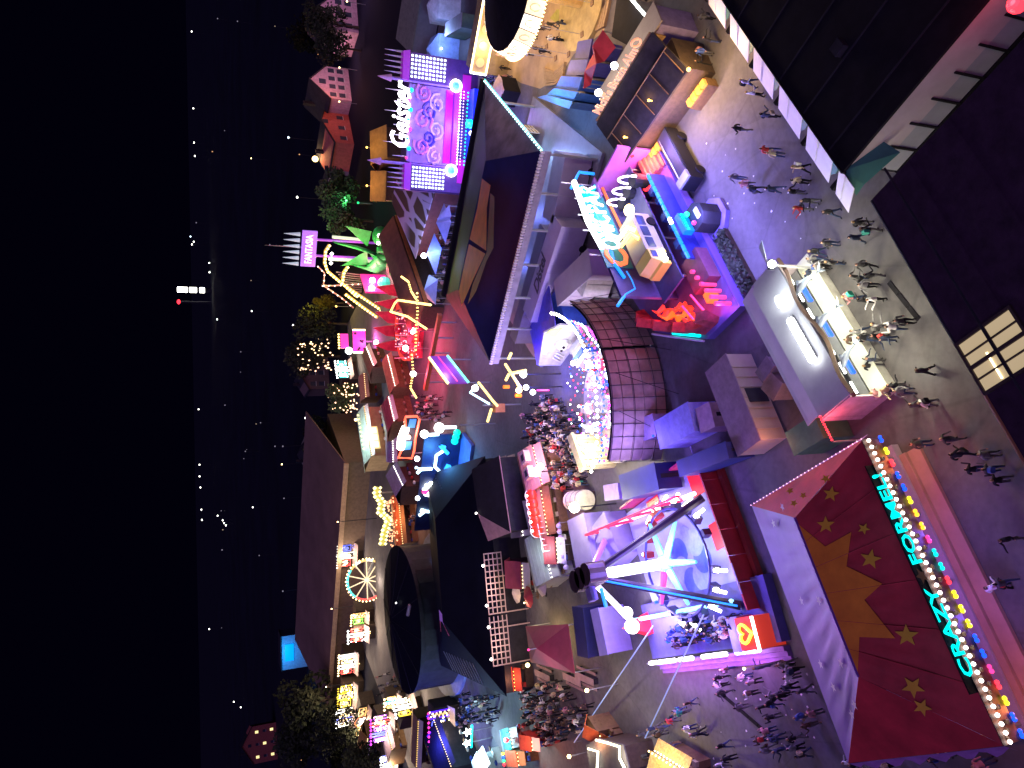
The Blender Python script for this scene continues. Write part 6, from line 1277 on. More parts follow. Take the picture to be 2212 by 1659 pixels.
MB().ball((xa - .6, -.3, za), .8, 8, 6).build('lamp', E_hot, t); light(((x0 + x1) / 2, -3, z0), (1, .15, .6), 700, t, .5)

# wooden coaster front with gold beams
fr = Fr(at(Z(0, 1, 1180, 1640), 0), at(Z(0, 1, 1280, 860), 0))
co = thing('coaster_ride', 'dark coaster frontage outlined in gold bulb beams with spiked purple sign', 'ride', fr)
beams = [[(0, 1, 650, 1020), (0, 1, 610, 1080), (0, 1, 600, 1200), (0, 1, 630, 1290), (0, 1, 760, 1400), (0, 1, 870, 1480), (0, 1, 1140, 1659), (0, 2, 1225, 200)], [(0, 1, 840, 1245), (0, 1, 800, 1300), (0, 1, 785, 1400)], [(0, 1, 820, 1530), (0, 1, 980, 1650), (0, 2, 1150, 250)], [(0, 1, 780, 1410), (0, 1, 930, 1550), (0, 2, 940, 20)]]
for bq in beams:
    P = wpath(fr, [Z(*a) for a in bq], 0.); MB().tube(P, .32, 6).build('beam', pe('beam_gold', (1, .62, .12), .55, False, (.5, .3, .08)), co); bulbs([(p[0], p[1] - .4, p[2]) for p in P], .75, .3, pe('bulb_butter', (1, .8, .3), 4), co)
for bq in ([(0, 1, 530, 1240), (0, 1, 600, 1310), (0, 1, 590, 1440), (0, 1, 780, 1570), (0, 2, 900, 150)], [(0, 1, 580, 1440), (0, 1, 690, 1440), (0, 1, 980, 1420)]):
    P = wpath(fr, [Z(*a) for a in bq], 1.); MB().tube(P, .16, 5).build('thin_rail', pm('rose_rail', (.5, .33, .3), .5), co); bulbs([(p[0], p[1] - .2, p[2]) for p in P], 1.2, .18, pe('bulb_peach', (1, .72, .55), 4), co)
for k in range(9):
    P = wpath(fr, [Z(0, 1, 720 + 20 * k, 1300 + 25 * k), Z(0, 1, 985, 1330 + 22 * k)], 2.); MB().tube(P, .14, 5).build('brace', pm('dim_rail', (.25, .2, .18), .6), co)
light((4, -5, 12), (1, .65, .25), 900, co, .5); light((14, -6, 8), (1, .65, .3), 600, co, .5)
# purple spiked sign
x0, z0 = fr.yy(Z(0, 1, 500, 1240)); x1, z1 = fr.yy(Z(0, 1, 430, 870))
MB().box(x0, x1, -.3, .1, z0, z0 + 2.8).build('sign_board', pe('board_violet', (.45, .18, 1), .8), co); 
text('FANTASIA', 1.9, front((x0 + x1) / 2, -.45, z0 + 1.4), pe('text_blush', (1, .75, .85), 1.5), co, 'lettering', .05, width=(x1 - x0) * .8)
for k in range(6): xx_ = x0 + (x1 - x0) * (k + .3) / 6; MB().cyl((xx_, 0), .42, z0 + 3.2, z0 + 6.2, 6, r1=.03).build('spike', pe('spike_pale', (.6, .72, .9), .5), co)
MB().cyl(((x0 + x1) / 2, .5), .2, z0 + 2.5, z0 + 9.5, 6, r1=.03).build('mast', pm('dim_mast', (.3, .28, .3), .5), co)
for x in (x0 + 2, x1 - 2): MB().cyl((x, .6), .25, 0, z0 + 1, 6).build('sign_post', pe('post_violet', (.5, .1, .9), .5), co)
bulbs([(x0 + 1, -.4, z0 - 3), (x1 - 4, -.4, z0 - 3)], 1.0, .38, E_white, co)
for q0, q1 in (((0, 1, 680, 935), (0, 1, 1060, 970)), ((0, 1, 640, 1165), (0, 1, 1140, 1190))):
    MB().tube(wpath(fr, [Z(*q0), Z(*q1)], .5), .3, 6).build('white_post', pe('post_ivory', (.9, 1, .75), .7), co)
# green dragon figure
P = wpath(fr, [Z(0, 1, 700, 985), Z(0, 1, 850, 1020), Z(0, 1, 1000, 1060), Z(0, 1, 1130, 1110), Z(0, 1, 1180, 1200), Z(0, 1, 1080, 1270), Z(0, 1, 900, 1220)], -1.)
gf = Fr(fr.W(P[3][0], -4), ang=fr.ang)
dg = thing('green_dragon', 'bright green dragon figure winding up the coaster front', 'figure', gf)
gm1 = pm('dragon_green', (.02, .3, .07), .5, .35, 1); o_ = P[3][0]
bodyp = [(p[0] - o_, 2.6, max(.8, p[2])) for p in P]; 
mb = MB(); rad = (.5, .9, 1.4, 1.9, 1.7, 1.2, .5)
m_ = MB(); vs = []; n = 10
for i, p in enumerate(bodyp): vs += [(p[0] + rad[i] * math.cos(2 * math.pi * k / n) * .5, p[1] + rad[i] * .6 * math.sin(2 * math.pi * k / n), p[2] + rad[i] * math.cos(2 * math.pi * k / n)) for k in range(n)]
fs = [(i * n + k, i * n + (k + 1) % n, i * n + n + (k + 1) % n, i * n + n + k) for i in range(6) for k in range(n)]
m_.add(vs, fs).build('body', gm1, dg, smooth=True)
hx_, hz_ = fr.yy(Z(0, 1, 1180, 920), -1.); m_ = MB(); m_.ball((hx_ - o_, 2.6, hz_), 2.0, 12, 8, .85); m_.build('head', gm1, dg, smooth=True); m_ = MB().cyl((hx_ - o_ + .2, 1.2), .9, hz_ - .7, hz_ + .3, 8, r1=.5); m_.build('snout', gm1, dg)
for s_ in (-1, 1): MB().slab([(s_ * .5 + 1, 3, 4.5), (s_ * 4.2 + 1, 3.6, 9), (s_ * 3.6 + 1, 3.2, 4)], .2).build('wing', gm1, dg); MB().ball((hx_ - o_ + .8 * s_, .9, hz_ + .8), .35, 6, 4).build('eye', E_white, dg)
for k in range(4): MB().cyl((-2 + 1.6 * k, 2.2), .5, 0, 2.6, 8, r1=.7).build('leg', gm1, dg)
light((0, -1.5, 8), (.05, 1, .25), 420, dg, .6); light((-3, -1.5, 4), (.1, 1, .3), 160, dg, .5)
# brown ramp
f = Fr(at(Z(0, 1, 1650, 1640), 2), at(Z(0, 1, 1260, 1090), 2)); t = thing('wooden_ramp', 'brown planked ramp running below the green dragon', 'ramp', f)
for k in range(12): MB().box(f.w * k / 12, f.w * (k + .93) / 12, 0, 3.6, .6 + .12 * k, .8 + .12 * k).build('plank', wood, t)
MB().box(0, f.w, .1, .3, 0, .6).build('frame', darkwood, t); MB().box(0, f.w, 3.3, 3.5, 0, .6).build('frame', darkwood, t)
light((f.w * .6, -1, 4), (1, .6, .3), 300, t, .4); MB().cyl((f.w * .6, -.6), .06, 0, 3.4, 6).build('lamp_post', steel, t); MB().ball((f.w * .6, -.6, 3.5), .2, 6, 4).build('lamp', E_warm, t)
# pink chest stall below the coaster
f = Fr(at(Z(0, 1, 1290, 1510), 0), at(Z(0, 1, 1230, 1330), 0)); t = thing('pink_facade', 'hot-pink facade with two white lamps and teal figure', 'facade', f)
z1 = f.yy(Z(0, 1, 1000, 1420))[1]; MB().box(0, f.w, 0, .4, 0, z1).build('wall', pe('wall_hotpink', (1, .03, .35), .6), t)
for q in (Z(0, 1, 1095, 1395), Z(0, 1, 1090, 1475)): x, z = f.yy(q); MB().ball((x, -.2, z), .6, 8, 6).build('lamp', E_white, t)
x, z = f.yy(Z(0, 1, 1220, 1430)); MB().ball((x, -.3, z), 1.4, 8, 6).build('teal_figure', pe('figure_mint', (.05, .8, .6), .7), t)
light((f.w / 2, -3, 3), (1, .1, .3), 900, t, .5)

# ================================================================== mid-left stalls: mint roof, claret roofs
t, f = stall(Z(0, 3, 1080, 170), Z(0, 2, 1000, 1170), 7, 4.5, pm('mint_roof', (.42, .56, .50), .6), tan, 'big mint-green roofed stall with glowing yellow price panels', .8)
MB().box(1.5, 6.5, -.5, -.3, 2.4, 4.2).build('price_panel', pe('panel_yellow', (1, .85, .4), .9, True), t)
for k in range(3): MB().box(1.7 + k * 1.6, 3 + k * 1.6, -.56, -.5, 2.7, 3.9).build('price_card', pe('card_cream', (1, .95, .7), 1.6), t)
light((f.w * .4, -2, 7.5), (.75, 1, .9), 900, t, .5); MB().ball((f.w * .9, 3.5, 5.6), .3, 8, 6).build('roof_lamp', E_warm, t)
bulbs([(f.w * .25, 2.2, 5.15), (f.w, 2.4, 5.3)], 1., .2, gb, t)
stall(Z(0, 2, 1310, 1330), Z(0, 2, 1250, 1070), 6, 4, pm('plum_roof', (.32, .09, .12), .65, .2, .6), wood, 'large plum-coloured stall roof beside the mint roof', .6)
stall(Z(0, 3, 1300, 230), Z(0, 2, 1290, 1390), 4.5, 3.2, pm('lilac_awn', (.3, .18, .4), .65), wood, 'lilac-roofed stall between plum roof and hexagon sign', .4)
stall(Z(0, 2, 1320, 970), Z(0, 2, 1240, 640), 3.5, 3.4, pm('apricot_roof', (.5, .26, .15), .65), wood, 'apricot-lit narrow stall roof left of the red ride', .5)
stall(Z(0, 2, 1020, 1080), Z(0, 2, 1000, 830), 5, 3.6, pm('terracotta_roof', (.34, .15, .12), .7), wood, 'terracotta stall roof beside the dark green tree', .5)
stall(Z(0, 2, 1100, 760), Z(0, 2, 1020, 560), 4, 3.4, pm('umber_roof', (.14, .09, .07), .7), darkwood, 'umber stall roof under the pink sign', .5)
t, f = stall(Z(0, 3, 1400, 480), Z(0, 3, 1300, 270), 4, 3.6, pm('blue_grey_roof', (.16, .15, .3), .65), darkwood, 'blue-grey pavilion roof with long window slot', 1.0)
t, f = stall(Z(0, 3, 1400, 1080), Z(0, 3, 1350, 560), 5, 3.0, pm('rust_roof', (.42, .13, .05), .7, .4, 1.5), wood, 'rust-orange stall strewn with tiny bulbs', .4)
m = MB()
for k in range(60): m.gem((rnd.uniform(0, f.w), rnd.uniform(-1, 5), 3.6 + rnd.uniform(0, .4)), .17)
m.build('bulb_string', pe('bulb_coral', (1, .4, .2), 2.5), t, 'stuff'); light((f.w * .5, -2, 5), (1, .4, .15), 500, t, .4)
# yellow arrow sign
f = Fr(at(Z(0, 3, 1240, 1090), 2), at(Z(0, 3, 1250, 480), 2)); t = thing('yellow_bulb_sign', 'bent yellow bulb-edged sign board, bone shaped', 'sign', f)
yg = pe('sign_straw', (1, .88, .42), 2.2); yo = pe('sign_olive', (.6, .55, .1), .8)
P = wpath(f, [Z(0, 3, 1140, 490), Z(0, 3, 1130, 560), Z(0, 3, 1190, 640), Z(0, 3, 1170, 740), Z(0, 3, 1260, 820), Z(0, 3, 1220, 930), Z(0, 3, 1190, 1090)], 0); MB().tube(P, .55, 6).build('board', yo, t); bulbs([(p[0], -.6, p[2] + .5) for p in P], .9, .42, yg, t); bulbs([(p[0], -.6, p[2] - .6) for p in P], .8, .36, yg, t)
for p in (P[1], P[5]): MB().cyl((p[0], .4), .15, 0, max(1, p[2]), 6).build('post', steel, t)
light((f.w * .5, -2, 6), (1, .85, .4), 500, t, .5)
# mixed glowing frontages along the far row: (pixels base-left, base-right), height, colours
fA_ = pe('tile_amber', (1, .6, .25), 1.6)
def front_row(qa, qb, h, cols, label, name='lit_frontage', bulbm=None):
    f = Fr(at(qa, 0), at(qb, 0)); t = thing(name, label, 'stall', f)
    MB().box(0, f.w, .3, 4, 0, h * .8).build('building', darkwood, t)
    n = len(cols)
    for k, c_ in enumerate(cols):
        xa, xb = f.w * k / n + .1, f.w * (k + 1) / n - .1; za, zb = h * (.35 if k % 2 else .5), h * (1 if k % 2 else .93)
        sp_ = MB().box(xa, xb, 0, .25, za, zb).build('sign_panel', dark, t); y_ = -.15; mx, mz = (xa + xb) / 2, (za + zb) / 2
        MB().tube([(xa + .15, y_, za + .1), (xb - .15, y_, za + .1), (xb - .15, y_, zb - .1), (mx, y_, zb + .4 * (k % 2)), (xa + .15, y_, zb - .1)], .13, 5, closed=True).build('neon_outline', c_, sp_)
        nz_ = 7; kind_ = rnd.randrange(3)
        if kind_ == 0: P_ = [(xa + (xb - xa) * (.25 + .5 * (a_ % 2)), y_, za + (zb - za) * (.15 + .7 * a_ / nz_)) for a_ in range(nz_ + 1)]
        elif kind_ == 1: P_ = [(mx + (xb - xa) * .3 * math.cos(.9 * a_) * (1 - a_ / 16), y_, mz + (zb - za) * .35 * math.sin(.9 * a_) * (1 - a_ / 16)) for a_ in range(13)]
        else: P_ = [(xa + (xb - xa) * (.15 + .7 * a_ / 8), y_, mz + (zb - za) * .22 * math.sin(a_ * 1.3 + k)) for a_ in range(9)]
        MB().tube(P_, .16, 5).build('neon_squiggle', rnd.choice((c_, fA_, E_white, E_warm)), sp_)
        m_ = MB()
        for a_ in range(14): m_.gem((rnd.uniform(xa, xb), -.3, rnd.uniform(za * .6, zb)), .13)
        m_.build('bulb_scatter', rnd.choice((c_, E_warm, E_white)), sp_, 'stuff')
    if bulbm: bulbs([(0, -.3, h + .2), (f.w, -.3, h + .2)], .7, .25, bulbm, t)
    MB().slab([(-.2, -1.5, h * .3), (f.w + .2, -1.5, h * .3), (f.w + .2, .25, h * .42), (-.2, .25, h * .42)], .1).build('awning', pm('stripe_cloth', (.4, .3, .3), .7), t)
    light((f.w / 2, -2.5, h * .8), (1, .75, .5), 500, t, .5); return t, f
fA = pe('front_amber', (1, .6, .2), 1.1); fR = pe('front_red', (1, .08, .08), 1.2); fW = pe('front_white', (1, .95, .85), 2.); fB = pe('front_blue', (.15, .2, 1), 1.3); fP = pe('front_purple', (.5, .15, 1), 1.2); fC = pe('front_cyan', (.1, .9, .8), 1.3); fY = pe('front_yellow', (1, .75, .05), 1.4)
front_row(Z(0, 4, 1010, 650), Z(0, 4, 1020, 440), 6, [fR, fW, fA, fW], 'red and white striped frontage with gold frame in far row', bulbm=E_warm)
front_row(Z(0, 4, 1130, 320), Z(0, 4, 1130, 170), 6, [fR, fW, fR], 'rounded red and white frontage touching the round black tent', bulbm=E_hot)
front_row(Z(0, 4, 1110, 140), Z(0, 4, 1120, 20), 5, [pe('front_lime', (.2, 1, .1), 1.4), fA], 'lime-green and amber frontage beside the little wheel', bulbm=E_warm)
front_row(Z(0, 4, 1000, 990), Z(0, 4, 1010, 760), 6, [fY, fY, fY], 'solid yellow curved frontage in the far row', bulbm=fY)
front_row(Z(0, 4, 980, 1190), Z(0, 4, 990, 1000), 6, [fW, fB, fW, fW], 'white and blue frontage left of the yellow one', bulbm=E_hot)
front_row(Z(0, 4, 1090, 1290), Z(0, 4, 1130, 1000), 4, [fA, MATS['rust_roof'], fA], 'amber-tubed frontage behind the long lilac tent')
front_row(Z(0, 3, 1000, 1290), Z(0, 3, 1010, 1060), 6, [fR, fW, fB], 'red, white and blue frontage right of the little wheel', bulbm=fW)
front_row(Z(0, 4, 1400, 1340), Z(0, 4, 1400, 1060), 6, [fP, fB, fP, fR, fP], 'purple and blue glittering frontage at the lower left', bulbm=E_mag)
front_row(Z(0, 4, 1400, 1640), Z(0, 4, 1400, 1480), 4, [fW, fB], 'white bead-lit frontage at the bottom edge of the far row', bulbm=E_hot)
front_row(Z(0, 4, 1640, 1090), Z(0, 4, 1590, 900), 5, [fY, fW, fW], 'cream and white dazzling frontage before the blue crowd', bulbm=E_hot)
front_row(Z(0, 4, 1440, 1010), Z(0, 4, 1440, 880), 4, [fA, fC, fA], 'small frontage with a green lamp near the round tent', bulbm=E_warm)
front_row(Z(0, 2, 960, 880), Z(0, 2, 930, 700), 5, [fC, fW, fC], 'teal and white frontage below the bulb-strung tree', bulbm=E_hot)
# indigo glowing stall
t, f = front_row(Z(0, 4, 2020, 1400), Z(0, 4, 2010, 1000), 5, [fB, pe('front_indigo', (.1, .02, 1), 1.4), fB, MATS['front_indigo']], 'indigo glowing stall beside the blue-lit crowd', bulbm=E_pink)
light((f.w / 2, -4, 6), (.1, .1, 1), 1200, t, .5)
# little wheel
wc = fr = Fr(at(Z(0, 3, 1130, 1450), 0), ang=R_(4)); t = thing('small_ferris_wheel', 'small lit wheel with cyan, red and cream segments', 'ferris wheel', fr)
x, z = fr.yy(Z(0, 3, 1040, 1450)); R0 = 4.3
for k in range(20):
    a0_, a1_ = 2 * math.pi * k / 20, 2 * math.pi * (k + .9) / 20; MB().tube([(x + R0 * math.cos(a), 0, z + R0 * math.sin(a)) for a in (a0_, (a0_ + a1_) / 2, a1_)], .25, 6).build('rim_segment', (fC if 3 <= k < 8 else fR if 8 <= k < 12 else fW if k % 2 else fA), t)
for k in range(10): a = math.pi * k / 5; MB().tube([(x, 0, z), (x + R0 * math.cos(a), 0, z + R0 * math.sin(a))], .14, 5).build('spoke', pe('spoke_cream', (1, .8, .5), 1.), t)
for s_ in (-1, 1): MB().tube([(x + 4 * s_, 1, 0), (x, .5, z)], .3, 6).build('leg', steel, t)
light((x, -4, z), (1, .8, .6), 300, t, .6)
bulbs([(x + 4.7 * math.cos(2 * math.pi * k / 24), -.2, z + 4.7 * math.sin(2 * math.pi * k / 24)) for k in range(25)], .8, .2, E_warm, t)
# blue-lit box
f = Fr(at(Z(0, 4, 430, 430), 0), ang=0); t = thing('blue_lit_cabin', 'lone cabin glowing bright blue in the dark', 'cabin', f)
MB().box(-6, 6, 0, 8, 0, 9).build('wall', pm('cabin_grey', (.3, .35, .45), .7), t); MB().box(-3, 3, -.3, 0, 5, 8).build('light_panel', pe('panel_azure', (.0, .35, 1), 1.0, True), t); MB().box(-6.2, 6.2, -.2, 8.2, 9, 9.4).build('roof', dark, t); light((0, -6, 9), (.02, .4, 1), 1300, t, .6)
# long brown exhibition hall on the far left
f = Fr(at((708, 1515), 6), at((745, 1000), 6)); w_ = f.w
t = thing('exhibition_hall', 'very long dim brown hall with pale eave strip', 'building', f)
MB().slab([(-2, 0, 6), (w_, 0, 6), (w_, 26, 11), (-2, 26, 11)], .3).build('roof', pm('umber_sheet', (.16, .10, .085), .75, .25, .15), t); MB().box(-1.6, w_ - .4, .5, 25, 0, 5.8).build('wall', pm('umber_wall', (.16, .11, .08), .8), t); MB().box(-2, w_, -.6, -.1, 5.2, 6.3).build('eave_strip', pm('sand_strip', (.4, .29, .18), .7), t)
for k in range(3): light((w_ * (k + .6) / 3, -9, 9), (1, .6, .35), 240, t, .6); MB().tube([(w_ * (k + .6) / 3, -8.6, 0), (w_ * (k + .6) / 3, -8.6, 8.4)], .08, 6).build('added_mast', dark, t); MB().ball((w_ * (k + .6) / 3, -8.6, 8.5), .16, 6, 4).build('added_lamp', E_warm, t)  # masts and lamps added to light the hall front
# long lilac tent and dark sheds bottom
t, f = stall(Z(0, 4, 1290, 1480), Z(0, 4, 1170, 1000), 5, 3.2, pm('dusk_lilac', (.30, .22, .27), .7), wood, 'long dusky lilac tent roof in the lower left', .4)
stall(Z(0, 4, 1540, 1640), Z(0, 4, 1560, 1150), 3, 3.2, pm('ochre_edge_roof', (.34, .22, .12), .7), darkwood, 'narrow ochre-edged shed beside the black shed', .3)
stall(Z(0, 4, 1900, 1659), Z(0, 4, 1720, 1170), 7, 4.5, inky, dark, 'black gabled shed at the bottom edge', 1.0)
stall(Z(0, 4, 1010, 1500), Z(0, 4, 1040, 1340), 4, 3.6, pm('gold_gable', (.5, .28, .06), .7), wood, 'gold-lit gabled hut between dark trees', 1.2)
# ================================================================== stalls along the bottom edge
f = Fr(at((1330, 1670), 0), at((1345, 1590), 0)); t = thing('neon_roof_stall', 'dark stall with two zigzag cream neon lines on its roof', 'stall', f)
MB().slab([tuple(f.L(at(q, 3.2))) for q in (Z(1, 4, 1380, 1420), Z(1, 4, 1500, 1350), Z(1, 4, 1760, 1420), Z(1, 4, 1830, 1700), Z(1, 4, 1420, 1700))], .15).build('roof', pm('slate_roof', (.09, .08, .1), .6), t)
for qs in ([Z(1, 4, 1480, 1370), Z(1, 4, 1600, 1400), Z(1, 4, 1725, 1440), Z(1, 4, 1725, 1560), Z(1, 4, 1790, 1690)], [Z(1, 4, 1400, 1460), Z(1, 4, 1500, 1490), Z(1, 4, 1490, 1690)]): MB().tube([f.L(at(q, 3.45)) for q in qs], .11, 6).build('neon_line', pe('neon_cream', (1, .95, .65), 4), t)
pq = [f.L(at(q, 3.2)) for q in (Z(1, 4, 1400, 1440), Z(1, 4, 1500, 1370), Z(1, 4, 1740, 1440), Z(1, 4, 1800, 1690), Z(1, 4, 1430, 1690))]; MB().prism([(p[0], p[1]) for p in pq], 0, 3.0).build('wall', darkwood, t); light((pq[2][0], pq[2][1] - 1.2, 4.6), (1, .9, .6), 160, t, .3)
t, f = stall(Z(2, 4, 470, 1720), Z(2, 4, 120, 1500), 2.5, 2.6, pm('wicker_gold', (.5, .34, .1), .6, .5, 5), wood, 'gold-lit wicker-roofed stall at the bottom edge', .5); light((f.w * .5, -1, 4.2), (1, .75, .3), 200, t, .3); bulbs([(0, -.2, 2.9), (f.w, -.2, 2.9)], .5, .1, E_warm, t)
t, f = stall(Z(1, 4, 1480, 1400), Z(1, 4, 1500, 1290), 2.2, 2.5, pm('orange_roof', (.5, .12, .03), .65), wood, 'small orange-roofed hut above the zigzag neon stall', .9); light((f.w, -1.4, 3.8), (1, .4, .15), 60, t, .3)
t, f = stall(Z(1, 4, 800, 1480), Z(1, 4, 790, 1340), 2.4, 2.6, pm('coral_roof', (.5, .13, .07), .65), red, 'coral-red stall with hanging red lantern', .8); light((f.w * .5, -1.5, 3.6), (1, .3, .15), 120, t, .3)
l = f.L(at(Z(1, 4, 550, 1370), 3.4)); MB().ball(l, .3, 8, 6).build('red_lantern', E_red, t); MB().cyl((l[0], l[1]), .05, 0, 3.2, 6).build('lantern_post', steel, t)
t, f = stall(Z(1, 4, 660, 1640), Z(1, 4, 640, 1490), 3, 2.7, pm('brick_roof', (.35, .1, .06), .65), wood, 'brick-red stall with coloured star lamps on its ridge', .7)
for k, mt in enumerate((E_red, E_green, E_blue, E_yel)): MB().ball((f.w * (k + .5) / 4, 1.5, 3.7), .2, 8, 6).build('star_lamp', mt, t)
light((f.w * .5, -1.5, 3.6), (1, .45, .25), 200, t, .3)
t, f = stall(Z(1, 4, 320, 1690), Z(1, 4, 240, 1500), 3.4, 3.0, pm('ice_roof', (.4, .45, .5), .6), white, 'pale stall edged with thick white bead lights', .5); bulbs([(0, -.2, 3.2), (f.w, -.2, 3.2)], .5, .2, E_hot, t); bulbs([(0, 3.4, 3.2), (f.w, 3.4, 3.2)], .6, .18, E_hot, t); light((f.w * .5, -1.5, 4), (.8, .95, 1), 260, t, .3)
t, f = stall(Z(1, 4, 600, 1460), Z(1, 4, 560, 1250), 3, 2.6, pm('teal_frame_roof', (.1, .3, .34), .6), steel, 'teal-framed glass stall next to the coral one', .4); bulbs([(0, -.2, 2.8), (f.w, -.2, 2.8)], .6, .12, E_cyan, t); light((f.w * .5, -1.2, 4), (.5, .95, 1), 420, t, .3)
for i, q in enumerate((Z(1, 4, 155, 1285), Z(1, 4, 150, 1400))):
    f = Fr(at(q, 3.6), ang=0); t = thing('star_lamp_mast', ('ice-white star lamp mast beside the blue-lit crowd, upper', 'ice-white star lamp mast beside the blue-lit crowd, lower')[i], 'lamp', f); MB().cyl((0, 0), .06, 0, 3.5, 6).build('mast', steel, t)
    MB().vprism(star_pts(.6, .25), -.08, .08).build('star', E_hot, t).location = (0, 0, 3.7); MB().tube([(-.7, 0, 3.1), (.9, -.2, 3.1)], .14, 6).build('cyan_bar', E_cyan, t); light((0, -.5, 4.6), (.45, .85, 1), 420, t, .3)
# lone festoon lamps of the plaza
for i, q in enumerate((Z(1, 4, 1385, 855), Z(1, 4, 1200, 1540), Z(2, 4, 1080, 630))):
    f = Fr(at(q, 3.4), ang=0); t = thing('plaza_lamp', ('cream double lamp post at the edge of the plaza crowd', 'amber lamp post at the bottom edge of the crowd', 'tiny pinkish lamp on the plaza near the ride stairs')[i], 'lamp', f)
    MB().cyl((0, 0), .06, 0, 3.2, 6).build('post', steel, t); MB().ball((0, 0, 3.4), .2 if i < 2 else .1, 8, 6).build('globe', E_warm, t); light((0, -.3, 3.9), (1, .8, .55) if i < 2 else (.7, .3, 1), 150 if i < 2 else 60, t, .2)

# ================================================================== trees
def crown_mesh(name, seed, n, R0, H0, leaf, mat):
    r = random.Random(seed); m = MB()
    blobs = [(r.uniform(-.55, .55) * R0, r.uniform(-.55, .55) * R0, H0 * r.uniform(.42, .95), R0 * r.uniform(.28, .5)) for _ in range(11)]
    for _ in range(n):
        b = r.choice(blobs); d = Vector((r.gauss(0, 1), r.gauss(0, 1), r.gauss(0, 1))).normalized() * b[3] * r.uniform(.55, 1.08)
        p = Vector((b[0], b[1], b[2])) + d; a = Vector((r.gauss(0, 1), r.gauss(0, 1), r.gauss(0, .7))).normalized() * leaf * r.uniform(.6, 1.3); c = a.orthogonal().normalized() * leaf * .6
        m.add([p - a, p + c, p + a, p - c], [(0, 1, 2, 3)])
    return m.build(name, mat)
leafg = pm('leaf_green', (.05, .085, .03), .8, .5, .8); leafy = pm('leaf_olive', (.09, .08, .02), .8, .5, .8); leafk = pm('leaf_dark', (.03, .038, .025), .85, .5, .8)
bark = pm('bark', (.06, .045, .035), .9)
protos = [crown_mesh('crown', 3, 1500, 4.2, 9.5, .42, leafg), crown_mesh('crown', 5, 1500, 4.6, 10.5, .42, leafk), crown_mesh('crown', 9, 1400, 3.6, 8.5, .4, leafy)]
trk_m = MB(); trk_m.tube([(0, 0, 0), (.1, 0, 2.2), (0, .1, 4.4), (.1, 0, 6.5)], .34, 8, r2=.1)
for k in range(6): a = k * 1.05; trk_m.tube([(0, 0, 3 + .4 * k), (1.2 * math.cos(a), 1.2 * math.sin(a), 4.6 + .4 * k), (2.3 * math.cos(a), 2.3 * math.sin(a), 5.6 + .45 * k)], .13, 5, r2=.03)
trk_o = trk_m.build('trunk', bark)
tl = [((792, 402), 0, 1.0, 'green-lit tree left of the amber halls, nearest the castle'), ((800, 440), 0, 1.1, 'green-lit tree behind the dragon, middle one'), ((806, 478), 0, .9, 'green-lit tree just right of the purple spiked sign'), ((742, 655), 2, .8, 'yellow-lit tree beside the gold coaster beams'), ((752, 700), 1, 1.1, 'grey dark tree below the yellow-lit one'), ((735, 770), 1, 1.2, 'large dark tree left of the pink sign'), ((790, 858), 0, .9, 'dark green tree hung with warm bulbs'),
      ((742, 925), 1, .8, 'thin dark tree by the mint roof corner'), ((730, 90), 1, 1.1, 'dim tree between the two pink houses'), ((775, 60), 1, 1., 'dim tree in front of the upper pink house'), ((780, 110), 1, .9, 'dim tree right of the pink gabled house'), ((805, 1560), 1, 1.1, 'black tree between the far frontages and exhibition hall'), ((770, 1500), 1, 1.5, 'broad black tree hiding the end of the exhibition hall'), ((800, 1610), 1, 1.0, 'grey tree at the lower left with white lamp'), ((820, 1650), 2, .8, 'yellowish tree at the bottom left edge'), ((745, 1580), 1, 1.5, 'tall black tree at the dark lower left'), ((845, 1625), 1, .9, 'dark tree beside the gold-lit hut')]
used = [False] * 3; tused = False
for q, k, s, lab in tl:
    p = at(q, 0); t = bpy.data.objects.new('tree', None); COL.objects.link(t); t.location = p; t.rotation_euler = (0, 0, rnd.uniform(0, 6)); t.scale = (s, s, s * rnd.uniform(.9, 1.1)); tag(t, lab, 'tree', 'trees at the edge of the fairground')
    c = protos[k] if not used[k] else protos[k].copy()
    if used[k]: COL.objects.link(c)
    used[k] = True; c.parent = t
    b_ = trk_o if not tused else trk_o.copy()
    if tused: COL.objects.link(b_)
    tused = True; b_.parent = t
    if 'warm bulbs' in lab or 'large dark' in lab:
        m = MB()
        for _ in range(70): a = rnd.uniform(0, 6.28); m.gem((3.6 * math.cos(a) * rnd.uniform(.6, 1.1), 3.6 * math.sin(a) * rnd.uniform(.6, 1.1), rnd.uniform(2, 9)), .22)
        m.build('bulb_string', pe('bulb_copper', (1, .62, .35), 4), t, 'stuff')
f = Fr(at((800, 445), 0), ang=0); t = thing('green_floodlight', 'green floodlight post aimed at the trees by the dragon', 'lamp', f); MB().cyl((0, -2), .08, 0, 3, 6).build('post', steel, t); MB().ball((0, -2, 3.1), .25, 6, 4).build('lamp', E_green, t); light((0, -3, 6), (.15, 1, .4), 300, t, .4); light((-5, -2, 11), (.5, .9, .4), 90, t, .4)
f = Fr(at((748, 665), 0), ang=0); t = thing('amber_floodlight', 'amber floodlight post at the yellow-lit tree', 'lamp', f); MB().cyl((0, -3), .08, 0, 3, 6).build('post', steel, t); MB().ball((0, -3, 3.1), .25, 6, 4).build('lamp', E_gold, t); light((2, -5, 9), (1, .7, .1), 1300, t, .4)
